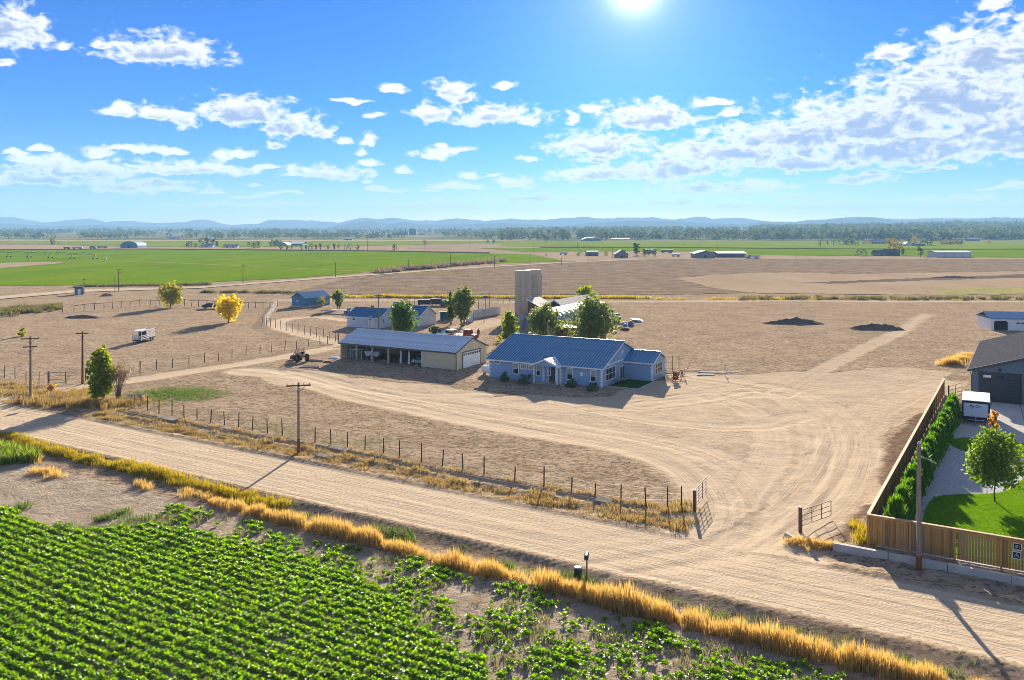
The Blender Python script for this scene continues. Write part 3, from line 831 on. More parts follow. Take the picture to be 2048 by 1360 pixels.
for (r, pane, mul, crs) in [((130,465,187,497), M_GLASS, (.5,), ()), ((306,494,364,597), M_GLASS, (), (.5,)), ((377,502,439,550), M_BLIND, (), ()), ((448,508,511,556), M_BLIND, (), ()),
        ((523,512,564,614), M_GLASS, (), (.5,)), ((808,541,867,650), M_GLASS, (), (.5,)), ((1028,561,1084,670), M_GLASS, (), (.5,)), ((630,520,660,612), M_GLASS, (), (.5,))]:
    t, z0, w, h = rect_on(hf, *r)
    wf = window(house, 'f', t, z0, w, h, pane, mul, crs)
    if pane is M_GLASS and h > 1:      # a drawn blind behind the upper sash
        bl = MB(); bl.box(t-w/2+.1, t+w/2-.1, -.026, -.02, z0+h*.55, z0+h-.1); part(wf, 'blind', bl, M_BLIND)
# corner blocks
def quoins(root, px_, py_, sx, sy, zt):
    q = MB(); k = 0; z = .05
    while z < zt-.2:
        w = .34 if k % 2 else .2; w2 = .2 if k % 2 else .34
        x0, x1 = (px_, px_+w) if sx > 0 else (px_-w, px_)
        y0, y1 = (py_, py_+w2) if sy > 0 else (py_-w2, py_)
        yield (x0, x1, y0, y1, z, z+.2); z += .235; k += 1
for (cx, cy, sx, sy) in ((-.03, -.03, 1, 1), (HL+.03, -.03, -1, 1)):
    for bxs in quoins(house, cx, cy, sx, sy, HE-.1):
        part(house, 'corner_block', MB().box(*bxs), M_WHITE)
# gable side: band board, window triple, glazed door, vent
bnd = MB(); bnd.box(HL, HL+.05, 0, HD, HE-.02, HE+.14); part(house, 'band_board', bnd, M_WHITE)
t, z0, w, h = rect_on(hg, 1168, 530, 1256, 648)
window(house, 'r', t, max(.6, z0), w, h, M_GLASS, (.33, .67), (.5,), off=HL)
t, z0, w, h = rect_on(hg, 1300, 508, 1350, 630)
gd = window(house, 'r', t, .1, w, h, M_GLASS, (.5,), (), off=HL); gd.name = 'glazed_door'
v_ = MB(); v_.box(HL, HL+.06, 6.7, 7.2, 3.4, 3.9); part(house, 'gable_vent', v_, M_WHITE)
lt = MB(); lt.box(HL, HL+.12, 6.2, 6.4, 3.0, 3.25); part(house, 'wall_lamp', lt, M_WHITE)
t, z0, w, h = rect_on(hf, 933, 585, 957, 612)
pl_ = MB(); pl_.box(t-.2, t+.2, -.04, 0, z0, z0+.42); part(house, 'wall_plaque', pl_, M_WHITE)
# porch
PX0, PX1, PY = 7.2, 10.9, -1.15
pm = MB(); pm.box(PX0-.1, PX1+.1, PY-.5, 0, -.2, .12); part(house, 'porch_slab', pm, M_CONC)
pm = MB(); pm.box(PX0+.6, PX1-.6, PY-.95, PY-.5, -.2, .05); part(house, 'porch_step', pm, M_CONC)
for xx in (PX0+.2, PX1-.2):
    pm = MB(); pm.box(xx-.09, xx+.09, PY-.09, PY+.09, .1, 2.35); part(house, 'porch_post', pm, M_WHITE)
pe, pk_z, pmid = 2.42, 3.18, (PX0+PX1)/2
pm = MB(); pm.extrude([(PX0-.05, pe-.1), (PX1+.05, pe-.1), (PX1+.05, pe), (pmid, pk_z-.03), (PX0-.05, pe)], PY-.12, PY+.02); part(house, 'porch_gable', pm, M_BLUEW)
sl_ = (pk_z-pe)/(PX1-pmid)
for sgn, nm in ((-1, 'porch_roof'), (1, 'porch_roof')):
    xe = pmid+sgn*(PX1-pmid+.3); ze = pe-.3*sl_
    pm = MB(); pm.hexa([(xe, PY-.3, ze), (pmid, PY-.3, pk_z), (pmid, 2.3, pk_z), (xe, .35, ze), (xe, PY-.3, ze+.06), (pmid, PY-.3, pk_z+.06), (pmid, 2.3, pk_z+.06), (xe, .35, ze+.06)])
    for k in range(6):
        ya = PY-.25+k*.38; f0, f1 = 0, 1
        pm.hexa([(xe, ya, ze+.06), (pmid, ya, pk_z+.06), (pmid, ya+.06, pk_z+.06), (xe, ya+.06, ze+.06), (xe, ya, ze+.11), (pmid, ya, pk_z+.11), (pmid, ya+.06, pk_z+.11), (xe, ya+.06, ze+.11)])
    part(house, nm, pm, M_CROOF)
    pm = MB(); pm.hexa([(xe, PY-.34, ze-.12), (pmid, PY-.34, pk_z-.12), (pmid, PY-.305, pk_z-.12), (xe, PY-.305, ze-.12), (xe, PY-.34, ze+.07), (pmid, PY-.34, pk_z+.07), (pmid, PY-.305, pk_z+.07), (xe, PY-.305, ze+.07)])
    part(house, 'porch_barge_board', pm, M_WHITE)
dr = MB(); dr.box(9.0, 9.95, -.05, 0, .14, 2.2); d_ = part(house, 'front_door', dr, M_DARKM)
dh = MB(); dh.box(9.82, 9.86, -.10, -.055, 1.05, 1.2); part(d_, 'door_handle', dh, M_STEEL)
dr = MB(); dr.box(8.88, 9.0, -.07, 0, .14, 2.3); dr.box(9.95, 10.07, -.07, 0, .14, 2.3); dr.box(8.88, 10.07, -.07, 0, 2.2, 2.32); part(house, 'door_frame', dr, M_WHITE)
for bxs in quoins(house, 8.05, -.06, 1, 1, 2.4): part(house, 'corner_block', MB().box(bxs[0], bxs[1], -.06, 0, bxs[4], bxs[5]), M_WHITE)
for bxs in quoins(house, 10.6, -.06, 1, 1, 2.4): part(house, 'corner_block', MB().box(bxs[0], bxs[1], -.06, 0, bxs[4], bxs[5]), M_WHITE)
dp = MB(); dp.tube([(PX1+.1, PY+.3, 2.3), (PX1+.1, PY+.3, .35), (PX1+.35, PY-.15, .12), (PX1+1.6, PY-.5, .06)], .045, 5); part(house, 'downspout', dp, M_WHITE)
# wing on the right
WX0, WY0, WL, WD, WE, WR = HL, 7.5, 4.0, 5.1, 2.5, 3.5
m = MB(); T = .14
m.box(WX0, WX0+WL, WY0, WY0+T, -.3, WE); m.box(WX0, WX0+WL, WY0+WD-T, WY0+WD, -.3, WE)
m.extrude([(WY0+T, -.3), (WY0+WD-T, -.3), (WY0+WD-T, WE), (WY0+WD/2, WR-.03), (WY0+T, WE)], WX0+WL-T, WX0+WL, axis='x'); part(house, 'wing_wall', m, M_BLUEW)
wr = roof_panels(house, WL-.3, WD, WE, WR, M_BROOF, x0=WX0+.3, y0=WY0, og=.3, step=.4, ribm=mat('blue_rib_highlight', (.17, .36, .52)), fascia=M_WHITE)  # wing ribs carry the same painted highlight colour
for bxs in quoins(house, WX0+WL+.03, WY0-.03, -1, 1, WE-.1): part(house, 'corner_block', MB().box(*bxs), M_WHITE)
def hw(cx, cy): return onwall((HO[0]+(HL+WL)*math.cos(HA)-7.5*math.sin(HA), HO[1]+(HL+WL)*math.sin(HA)+7.5*math.cos(HA)), HA+math.pi/2, 960+cx/4.6545, 620+cy/4.6545)
t, z0, w, h = rect_on(hw, 1628, 492, 1694, 600)
window(house, 'r', WY0+t, .7, w, 1.5, M_GLASS, (.33, .67), (.5,), off=HL+WL)
# patio lawn and slab edge by the wing
pg = empty('patio_turf', (*HO, 0), HA, 'small dark green turf patch in the corner of the blue house', 'lawn')
m = MB(); m.box(HL+.3, HL+4.3, 1.3, 7.2, -.1, .06); part(pg, 'turf', m, mat('patio_grass', (.035, .11, .02), .9, .3, 6, .04, 30, spec=0.0))
m = MB(); m.box(HL+.1, HL+4.5, 1.1, 1.3, -.1, .1); m.box(HL+4.3, HL+4.5, 1.3, 7.4, -.1, .1); part(pg, 'kerb', m, M_CONC)

# ---- carport
CO = (-26.4, 130.0); CA = math.atan2(-.497, .868); CLn, CD, CE, CR = 21.3, 8.27, 2.6, 4.16
carport = empty('open_shed', (*CO, 0), CA, 'long tan metal shed with open bays, pale ribbed roof and white garage door', 'shed')
def cf(px, py): return onwall(CO, CA, px, py)
tcl = cf(842, 730)[0]
posts = [cf(p, 715)[0] for p in (712, 743.7, 775.8)]
m = MB(); T = .12
m.box(0, CLn, CD-T, CD, -.3, CE)
m.extrude([(0, -.3), (CD-T, -.3), (CD-T, CE), (CD/2, CR-.03), (0, CE)], 0, T, axis='x')
m.box(T, tcl, CD-T-.03, CD-T, 0, CE)
part(carport, 'back_wall', m, M_TAN)
m = MB(); m.box(tcl, CLn, 0, T, -.3, CE); 
m.extrude([(T, -.3), (CD-T, -.3), (CD-T, CE), (CD/2, CR-.03), (T, CE)], CLn-T, CLn, axis='x')
k = 0
x = tcl+.15
while x < CLn-.1: m.box(x, x+.05, -.03, 0, 0, CE-.06); x += .30
y = .2
while y < CD: m.box(CLn, CLn+.03, y, y+.05, 0, CE+(CR-CE)*(1-abs(y-CD/2)/(CD/2))-.1); y += .30
part(carport, 'garage_wall', m, M_TAN)
m = MB(); m.box(tcl, tcl+T, T, CD-T, -.3, CE); m.box(posts[2], posts[2]+.1, 3.0, CD-T, -.2, CE); part(carport, 'partition', m, mat('plywood', (.36, .27, .17), .8, .15, 2))
for i, t in enumerate(posts):
    m = MB(); m.box(t-.11, t+.11, .02, .24, -.3, CE-.1); part(carport, 'post', m, mat('pale_timber', (.50, .40, .27), .8, .15, 4))
m = MB(); m.box(0, tcl, -.02, .1, CE-.32, CE); part(carport, 'header_beam', m, mat('pale_timber', (.50, .40, .27)))
roof_panels(carport, CLn, CD, CE, CR, M_CROOF, oh=.25, og=.2, step=.45, rib=.09, ribw=.14, ribm=mat('pale_rib_highlight', (.66, .72, .76), .4, .15, 1.5), fascia=M_TRIM)  # paler rib colour imitates light on the ribs against shaded valleys
def cg(px, py):
    o = (CO[0]+CLn*math.cos(CA), CO[1]+CLn*math.sin(CA)); return onwall(o, CA+math.pi/2, px, py)
t0, t1 = cg(925.5, 720)[0], cg(960, 715)[0]
gdoor = empty('garage_door', (0, 0, 0)); gdoor.parent = carport; KIDS.setdefault(carport.name, []).append(gdoor)
for k in range(4):
    m = MB(); m.box(CLn+.02, CLn+.06, t0, t1, .05+k*.55, .05+k*.55+.53); part(gdoor, 'door_panel', m, M_WHITE)
for k in range(8):
    w = (t1-t0)/8; m = MB(); m.box(CLn+.06, CLn+.075, t0+k*w+.1, t0+(k+1)*w-.1, 1.82, 2.12); part(gdoor, 'pane', m, M_GLASS)
m = MB(); m.box(CLn, CLn+.09, t0-.1, t0, 0, 2.4); m.box(CLn, CLn+.09, t1, t1+.1, 0, 2.4); m.box(CLn, CLn+.09, t0-.1, t1+.1, 2.3, 2.4); part(carport, 'door_frame', m, M_TRIM)
m = MB(); m.tube([(CLn+.06, -.06, CE-.1), (CLn+.06, -.06, 0)], .06, 5); part(carport, 'downspout', m, M_DARKM)

def place(o, root, x, y, z=0, rz=0):
    """stand a thing at a point given in a building's own frame"""
    a = root.rotation_euler[2]; o.location = (root.location[0]+x*math.cos(a)-y*math.sin(a), root.location[1]+x*math.sin(a)+y*math.cos(a), z); o.rotation_euler = (0, 0, a+rz)
    return o

# ---- white farmhouse behind the carport
FO = (-33.9, 173.5); FA = math.atan2(-.49, .872)
fh = empty('farmhouse', (*FO, 0), FA, 'white farmhouse with dark blue roof and cross gable behind the tan open shed', 'house')
M_BB = mat('white_batten_wall', (.62, .66, .72), .7, .1, 3, .02, 8, stretch=(6, 6, .2))
def ff(px, py): return onwall(FO, FA, px, py)
gable_block(fh, 8.2, 6.2, 2.25, 3.75, M_BB, rib=.45)
roof_panels(fh, 8.2, 6.2, 2.25, 3.75, M_LROOF, oh=.3, og=.25, step=1.0, rib=.0, ribw=.02, fascia=M_WHITE)
gable_block(fh, 8.6, 6.0, 2.3, 4.0, M_BB, x0=5.0, y0=6.35, name='rear_wall', rib=.45)
roof_panels(fh, 8.6, 6.0, 2.3, 4.0, M_LROOF, x0=5.0, y0=6.35, oh=.3, og=.25, step=1.0, rib=.0, ribw=.02, fascia=M_WHITE)
for (px, py, w, h) in ((708, 637, .9, .8), (741, 637, .75, .9)):
    t, z = ff(px, py); window(fh, 'f', t, z-h/2, w, h, M_GLASS, (), (.5,))
t, z = ff(735, 645); m = MB(); m.box(t+.9, t+1.7, -.05, 0, .05, 1.95); part(fh, 'door', m, M_WHITE)
window(fh, 'r', 1.5, .9, .7, .9, M_GLASS, (), (.5,), off=8.2)
window(fh, 'r', 4.4, .9, .8, .9, M_GLASS, (), (.5,), off=8.2)
window(fh, 'f', 12.7, 1.1, .8, .7, M_GLASS, (.5,), (), off=6.35)
window(fh, 'f', 10.6, 1.1, .8, .7, M_GLASS, (.5,), (), off=6.35)
m = MB(); m.box(5.4, 6.6, -1.2, -.02, 2.0, 2.1); m.tube([(5.45, -1.15, 0), (5.45, -1.15, 2)], .05, 5); m.tube([(6.55, -1.15, 0), (6.55, -1.15, 2)], .05, 5); part(fh, 'entry_canopy', m, M_WHITE)
m = MB(); m.box(4.0, 4.5, 2.7, 3.1, 3.4, 4.3); part(fh, 'chimney', m, M_BRICK)

# ---- blue barn on the left
BO = G(583.6, 613); BA = math.atan2(-.49, .872)
barn = empty('barn', (*BO, 0), BA, 'dark blue barn with blue gable roof standing left beyond the curved fence', 'barn')
M_BBARN = mat('dark_blue_boards', (.09, .24, .36), .8, .15, 3, .02, 10, stretch=(5, 5, .2))
bw, bl = 4.6, 9.3
m = MB(); T = .12
m.box(bw-T, bw, 0, bl, -.3, 2.35); m.box(0, T, 0, bl, -.3, 2.35)
for ya in (0, bl-T): m.extrude([(T, -.3), (bw-T, -.3), (bw-T, 2.35), (bw/2, 3.72), (T, 2.35)], ya, ya+T)
for k in range(18): m.box(bw, bw+.03, .2+k*.5, .26+k*.5, 0, 2.2)
part(barn, 'wall', m, M_BBARN)
sl_ = (3.75-2.35)/(bw/2)
rf = None
for sg in (-1, 1):
    xe = bw/2+sg*(bw/2+.3); ze = 2.35-.3*sl_
    m = MB(); m.hexa([(xe, -.3, ze), (bw/2, -.3, 3.75), (bw/2, bl+.3, 3.75), (xe, bl+.3, ze), (xe, -.3, ze+.07), (bw/2, -.3, 3.82), (bw/2, bl+.3, 3.82), (xe, bl+.3, ze+.07)])
    for k in range(12 if sg > 0 else 0):
        ya = -.28+k*.86; m.hexa([(xe, ya, ze+.07), (bw/2, ya, 3.82), (bw/2, ya+.07, 3.82), (xe, ya+.07, ze+.07), (xe, ya, ze+.12), (bw/2, ya, 3.87), (bw/2, ya+.07, 3.87), (xe, ya+.07, ze+.12)])
    part(barn, 'roof', m, M_BROOF)
m = MB(); m.box(2.0, 2.6, -.04, 0, 2.5, 3.1); part(barn, 'loft_hatch', m, M_DARKM)
m = MB(); m.box(1.7, 2.1, -.04, 0, 1.2, 1.7); part(barn, 'window', m, M_WHITE)
m = MB(); m.box(bw+.03, bw+.08, 3.2, 5.4, .05, 2.1); part(barn, 'sliding_door', m, M_BBARN)
m = MB(); m.box(-.2, bw+.25, -.35, -.05, -.2, .35); m.box(bw+.05, bw+.3, 0, bl*.6, -.2, .35); part(barn, 'foundation', m, M_CONC)

# ---- silos
def silo(name, c, r, h, label):
    root = empty(name, (*c, 0), 0, label, 'silo', 'concrete stave silos')
    m = MB(); prof = [(r*.97, -.3)]
    z = 0.0; k = 0
    st = h/24
    while z < h-.01:
        prof += [(r, z+.03), (r, z+st-.03), (r*1.006, z+st-.02), (r*1.006, z+st)]
        z += st
    m.lathe(prof, 28); part(root, 'stave_wall', m, mat('silo_concrete', (.52, .45, .34), .9, .14, .5, .015, 6, stretch=(1, 1, .3)))
    m = MB(); m.lathe([(r*.96, h), (r*1.0, h+.02), (r*.96, h+.12)], 28); part(root, 'rim', m, M_CONC)
    m = MB()
    for q in range(23):
        zz = (q+.5)*st; m.tube([(math.cos(j*.2244)*r*1.008, math.sin(j*.2244)*r*1.008, zz) for j in range(29)], .014, 4, cap=False)
    part(root, 'steel_hoops', m, M_DARKM, kind='stuff')
    m = MB(); m.box(-.35, .35, -r-.45, -r*.96, 1, h-.6); part(root, 'chute', m, mat('silo_concrete', (.52, .45, .34)))
    return root
silo('silo', (G(1046.2, 634)[0], 196.6), 1.88, 10.2, 'left concrete silo, nearest the corral, with a ringed wall')
s2 = silo('silo', (5.05, 201.8), 1.9, 10.25, 'right concrete silo, partly hidden behind its twin and beside the red shed')
s2.rotation_euler = (0, 0, 2.2)

# ---- red shed, its lean-to and the grey-roofed barn
M_REDW = mat('red_brown_boards', (.17, .075, .055), .85, .2, 3, .02, 9, stretch=(5, 5, .2))
M_GREYR = mat('weathered_grey_roof', (.42, .38, .32), .8, .15, 1, .02, 4)
RO = G(1079, 644); RA = math.atan2(-.48, .877)
red = empty('barn', (RO[0]+1.0, RO[1]+3.2, 0), RA, 'red brown gabled barn with long grey roof beside the silos', 'barn')
bw, bl, ez, rz = 5.4, 17.0, 2.9, 4.55
m = MB(); T = .12
m.box(bw-T, bw, 0, bl, -.3, ez); m.box(0, T, 0, bl, -.3, ez)
for ya in (0, bl-T): m.extrude([(T, -.3), (bw-T, -.3), (bw-T, ez), (bw/2, rz-.03), (T, ez)], ya, ya+T)
part(red, 'wall', m, M_REDW)
sl_ = (rz-ez)/(bw/2)
for sg in (-1, 1):
    xe = bw/2+sg*(bw/2+.35); ze = ez-.35*sl_
    m = MB(); m.hexa([(xe, -.3, ze), (bw/2, -.3, rz), (bw/2, bl+.3, rz), (xe, bl+.3, ze), (xe, -.3, ze+.08), (bw/2, -.3, rz+.08), (bw/2, bl+.3, rz+.08), (xe, bl+.3, ze+.08)]); part(red, 'roof', m, M_GREYR if sg > 0 else M_LROOF)
    m = MB(); m.hexa([(xe, -.36, ze-.15), (bw/2, -.36, rz-.15), (bw/2, -.31, rz-.15), (xe, -.31, ze-.15), (xe, -.36, ze+.1), (bw/2, -.36, rz+.1), (bw/2, -.31, rz+.1), (xe, -.31, ze+.1)]); part(red, 'barge_board', m, M_WHITE)
m = MB(); m.box(1.6, 2.5, -.05, 0, .0, 2.0); part(red, 'door', m, M_DARKM)
RO2 = G(1058, 640)
lean = empty('lean_to', (RO2[0]-.3, RO2[1]-1.0, 0), RA, 'red lean-to shed with sloping white-edged roof at the foot of the silos', 'shed')
m = MB(); m.extrude([(0, -.3), (4.2, -.3), (4.2, 2.5), (0, 4.6)], 0, 6); part(lean, 'wall', m, M_REDW)
m = MB(); m.hexa([(-.2, -.25, 4.72), (4.5, -.25, 2.38), (4.5, 6.2, 2.38), (-.2, 6.2, 4.72), (-.2, -.25, 4.80), (4.5, -.25, 2.46), (4.5, 6.2, 2.46), (-.2, 6.2, 4.80)]); part(lean, 'roof', m, M_GREYR)
m = MB(); m.hexa([(-.2, -.32, 4.6), (4.5, -.32, 2.26), (4.5, -.26, 2.26), (-.2, -.26, 4.6), (-.2, -.32, 4.84), (4.5, -.32, 2.5), (4.5, -.26, 2.5), (-.2, -.26, 4.84)]); part(lean, 'barge_board', m, M_WHITE)
m = MB(); m.box(.5, 1.3, -.05, 0, 0, 1.9); part(lean, 'door', m, M_WHITE)

# ---- quonset hut
QA = math.atan2(-.48, .877)
quon = empty('quonset_hut', (6.36, 168, 0), QA, 'long quonset hut with rounded pale metal roof behind the big willow', 'barn')
M_QM = mat('dull_galvanised_sheet', (.27, .28, .30), .6, .3, .6, 0, metal=.1, spec=.3, stretch=(1, .2, 1))
qr, qh, ql = 5.0, 4.0, 25.3
pts = [(qr*math.cos(math.pi*(1-k/18)), max(-.1, qh*math.sin(math.pi*(1-k/18)))) for k in range(19)]
me_r = MB()
seg = ql/12
for k in range(18):
    (xa, za), (xb, zb) = pts[k], pts[k+1]; f = .985
    me_r.hexa([(xa*f, 0, za*f), (xb*f, 0, zb*f), (xb*f, seg-.015, zb*f), (xa*f, seg-.015, za*f), (xa, 0, za), (xb, 0, zb), (xb, seg-.015, zb), (xa, seg-.015, za)])
    f2 = 1.012
    me_r.hexa([(xa, 0, za), (xb, 0, zb), (xb, .12, zb), (xa, .12, za), (xa*f2, .02, za*f2), (xb*f2, .02, zb*f2), (xb*f2, .10, zb*f2), (xa*f2, .10, za*f2)])
me_q = me_r.mesh('roof_panel', M_QM)
for k in range(12): loc_part(quon, 'roof_panel', me_q, (0, k*seg, 0))
for ya in (.15, ql-.3):
    m = MB(); m.extrude([(p[0]*.975, p[1]*.975) for p in pts], ya, ya+.1); part(quon, 'end_wall', m, mat('quonset_end', (.16, .22, .30), .6, .1, 2))
m = MB(); m.box(-1.6, 1.6, .06, .14, 0, 2.7); part(quon, 'door', m, M_DARKM)

# ---- terracotta block store in front of it
BO2 = G(1110, 672.5)
blk = empty('block_store', (*BO2, 0), HA, 'low terracotta block building between the two willows behind the blue house', 'shed')
m = MB(); m.box(0, 6.5, 0, 4.5, -.3, 1.65); part(blk, 'wall', m, M_BRICK)
for r_ in range(6):
    for c_ in range(11):
        xa = .02+c_*.59+(.29 if r_ % 2 else 0)
        if xa+.55 > 6.5: continue
        m = None
blkme = MB().box(0, .55, -.03, 0, 0, .24).mesh('block', M_BRICK)
for r_ in range(6):
    for c_ in range(11):
        xa = .02+c_*.59+(.29 if r_ % 2 else 0)
        if xa+.55 < 6.5: loc_part(blk, 'block', blkme, (xa, 0, .02+r_*.27))
m = MB(); m.box(-.15, 6.65, -.15, 4.65, 1.66, 1.78); part(blk, 'roof', m, M_GREYR)
m = MB(); m.box(1.0, 1.7, -.05, -.03, .7, 1.3); part(blk, 'window', m, M_GLASS)

# ---- neighbour's dark shop at the right edge
SO = (53.95, 99.1); SA = math.atan2(UY, UX)
shop = empty('workshop', (*SO, 0), SA, 'dark grey batten workshop with wide overhead door at the right edge', 'workshop')
M_SHOP = mat('dark_batten_siding', (.14, .185, .23), .6, .08, 3)
M_SHROOF = mat('grey_shingles', (.082, .082, .092), .9, .25, 1.2, .02, 6, stretch=(3, 1, 1), spec=0.0)
SW, SLn, SE, SRz = 14.0, 28.6, 3.55, 5.75
m = MB(); T = .15
d0, d1 = .8, 4.9
m.box(0, T, T, SLn, -.3, SE); m.box(SW-T, SW, T, SLn, -.3, SE)
m.extrude([(T, -.3), (SW-T, -.3), (SW-T, SE), (SW/2, SRz-.05), (T, SE)], SLn-T, SLn)
m.box(0, d0, 0, T, -.3, SE); m.extrude([(d1, -.3), (SW, -.3), (SW, SE), (SW/2, SRz-.05), (d1, SE+(SRz-SE)*d1/7-.05)], 0, T)
m.extrude([(d0, 3.3), (d1, 3.3), (d1, SE+(SRz-SE)*d1/7-.05), (d0, SE+(SRz-SE)*d0/7-.05)], 0, T)
x = .12
while x < SW-.1:
    top = SE+(SRz-SE)*(1-abs(x-SW/2)/(SW/2))-.12
    zb_ = 3.42 if d0-.1 < x < d1+.06 else 0
    m.box(x, x+.06, -.035, 0, zb_, top); x += .31
part(shop, 'wall', m, M_SHOP)
for sg in (-1, 1):
    sl_ = (SRz-SE)/(SW/2); xe = SW/2+sg*(SW/2+.4); ze = SE-.4*sl_
    m = MB(); m.hexa([(xe, -.4, ze), (SW/2, -.4, SRz), (SW/2, SLn+.4, SRz), (xe, SLn+.4, ze), (xe, -.4, ze+.12), (SW/2, -.4, SRz+.12), (SW/2, SLn+.4, SRz+.12), (xe, SLn+.4, ze+.12)])
    part(shop, 'roof', m, M_SHROOF)
    # shingle courses, each a thin lapped strip
    m = MB(); nC = 24
    for k in range(nC):
        a0 = k/nC; a1 = (k+.96)/nC
        xa, za = xe+(SW/2-xe)*a0, ze+(SRz-ze)*a0+.12; xb, zb = xe+(SW/2-xe)*a1, ze+(SRz-ze)*a1+.12
        m.hexa([(xa, -.41, za), (xb, -.41, zb), (xb, SLn+.41, zb), (xa, SLn+.41, za), (xa, -.41, za+.04), (xb, -.41, zb+.01), (xb, SLn+.41, zb+.01), (xa, SLn+.41, za+.04)])
    part(shop, 'shingles', m, M_SHROOF, kind='stuff')
    m = MB(); m.hexa([(xe, -.47, ze-.12), (SW/2, -.47, SRz-.12), (SW/2, -.415, SRz-.12), (xe, -.415, ze-.12), (xe, -.47, ze+.17), (SW/2, -.47, SRz+.17), (SW/2, -.415, SRz+.17), (xe, -.415, ze+.17)])
    if sg < 0: m.box(xe-.09, xe-.02, -.47, SLn+.4, ze-.08, ze+.14)
    part(shop, 'fascia', m, M_DARKM)
od = empty('overhead_door', (0, 0, 0)); od.parent = shop; KIDS.setdefault(shop.name, []).append(od)
for k in range(5):
    m = MB(); m.box(d0+.02, d1-.02, .06, .10, .02+k*.655, .02+k*.655+.64); part(od, 'door_panel', m, mat('dark_door', (.035, .045, .055), .45, .1, 2))
for k in (0, 1):
    m = MB(); m.box(d0+.35+k*1.25, d0+1.15+k*1.25, .04, .058, 2.72, 3.0); part(od, 'pane', m, M_WHITE if k == 0 else M_GLASS)  # first pane is white: a reflection put into its colour
m = MB(); m.box(d0-.14, d0, -.05, .02, 0, 3.42); m.box(d1, d1+.14, -.05, .02, 0, 3.42); m.box(d0-.14, d1+.14, -.05, .02, 3.3, 3.42); part(shop, 'door_frame', m, M_DARKM)
m = MB(); m.box(2.7, 2.95, -.3, -.04, 3.6, 3.85); part(shop, 'wall_lamp', m, M_BLK)
m = MB(); m.tube([(-.2, -.2, SE-.3), (-.05, -.08, SE-.6), (-.05, -.08, 0)], .05, 5); part(shop, 'downspout', m, M_DARKM)

# ---- long white building beyond it
WO = G(1982.5, 660.5)
wb = empty('long_shed', (*WO, 0), math.radians(-9), 'long low white building with dark arched doorway beyond the dark workshop', 'shed')
m = MB(); m.box(0, 26, 0, 7, -.3, 2.25); m.box(26-.1, 26, 0, 7, 2.25, 2.3); part(wb, 'wall', m, M_WHITE)
m = MB(); m.hexa([(-.2, -.25, 2.26), (26.2, -.25, 2.26), (26.2, 3.5, 3.3), (-.2, 3.5, 3.3), (-.2, -.25, 2.4), (26.2, -.25, 2.4), (26.2, 3.5, 3.44), (-.2, 3.5, 3.44)]); m.hexa([(-.2, 3.5, 3.3), (26.2, 3.5, 3.3), (26.2, 7.25, 2.26), (-.2, 7.25, 2.26), (-.2, 3.5, 3.44), (26.2, 3.5, 3.44), (26.2, 7.25, 2.4), (-.2, 7.25, 2.4)]); part(wb, 'roof', m, M_BROOF)
m = MB(); m.extrude([(.5, 0), (3.0, 0), (3.0, 1.6), (2.7, 1.9), (.8, 1.9), (.5, 1.6)], -.05, -.004); part(wb, 'doorway', m, M_DARKIN)
m = MB(); m.box(.38, .5, -.09, -.004, 0, 1.65); m.box(3.0, 3.12, -.09, -.004, 0, 1.65); m.box(.7, 2.8, -.09, -.004, 1.9, 2.02); part(wb, 'door_frame', m, M_WHITE)
for xx in (4.6, 5.4):
    m = MB(); m.box(xx, xx+.65, -.04, -.004, 1.35, 1.6); part(wb, 'window', m, M_GLASS)
# ------------------------------------------------------------------ vegetation
M_BARK = mat('bark', (.14, .10, .07), .9, .25, 6, .02, 20, stretch=(1, 1, .2), spec=.1)
LEAF = {}
def leafmat(name, c1, c2, tr=.45, rough=.5, spec=.3):
    if name not in LEAF:
        LEAF[name] = mat(name, c1, rough, 0, 2.0, c2=c2, tint=True, trans=tr, spec=spec)
    return LEAF[name]
L_WILLOW = leafmat('willow_leaves', (.085, .13, .030), (.26, .29, .085), 0.45)
L_DARK = leafmat('dark_green_leaves', (.05, .11, .02), (.15, .22, .04), 0.45)
L_BRIGHT = leafmat('bright_green_leaves', (.12, .19, .018), (.33, .36, .035), 0.5)
L_YEL = leafmat('golden_leaves', (.47, .35, .012), (.72, .56, .03), .5)
L_YG = leafmat('yellow_green_leaves', (.17, .19, .02), (.42, .37, .03), .45)
L_OR = leafmat('orange_leaves', (.34, .15, .02), (.60, .32, .03), .45)
L_CON = leafmat('arborvitae_sprays', (.045, .13, .014), (.17, .30, .03), 0.5)
L_FAR = leafmat('far_tree_leaves', (.035, .065, .022), (.10, .14, .04), 0.35)
L_FARY = leafmat('far_autumn_leaves', (.22, .17, .04), (.36, .26, .06), .3)
L_BARE = leafmat('dry_twigs', (.25, .18, .10), (.40, .30, .18), .2)
L_SAGE = leafmat('shrub_leaves', (.06, .10, .035), (.17, .22, .08), 0.4)

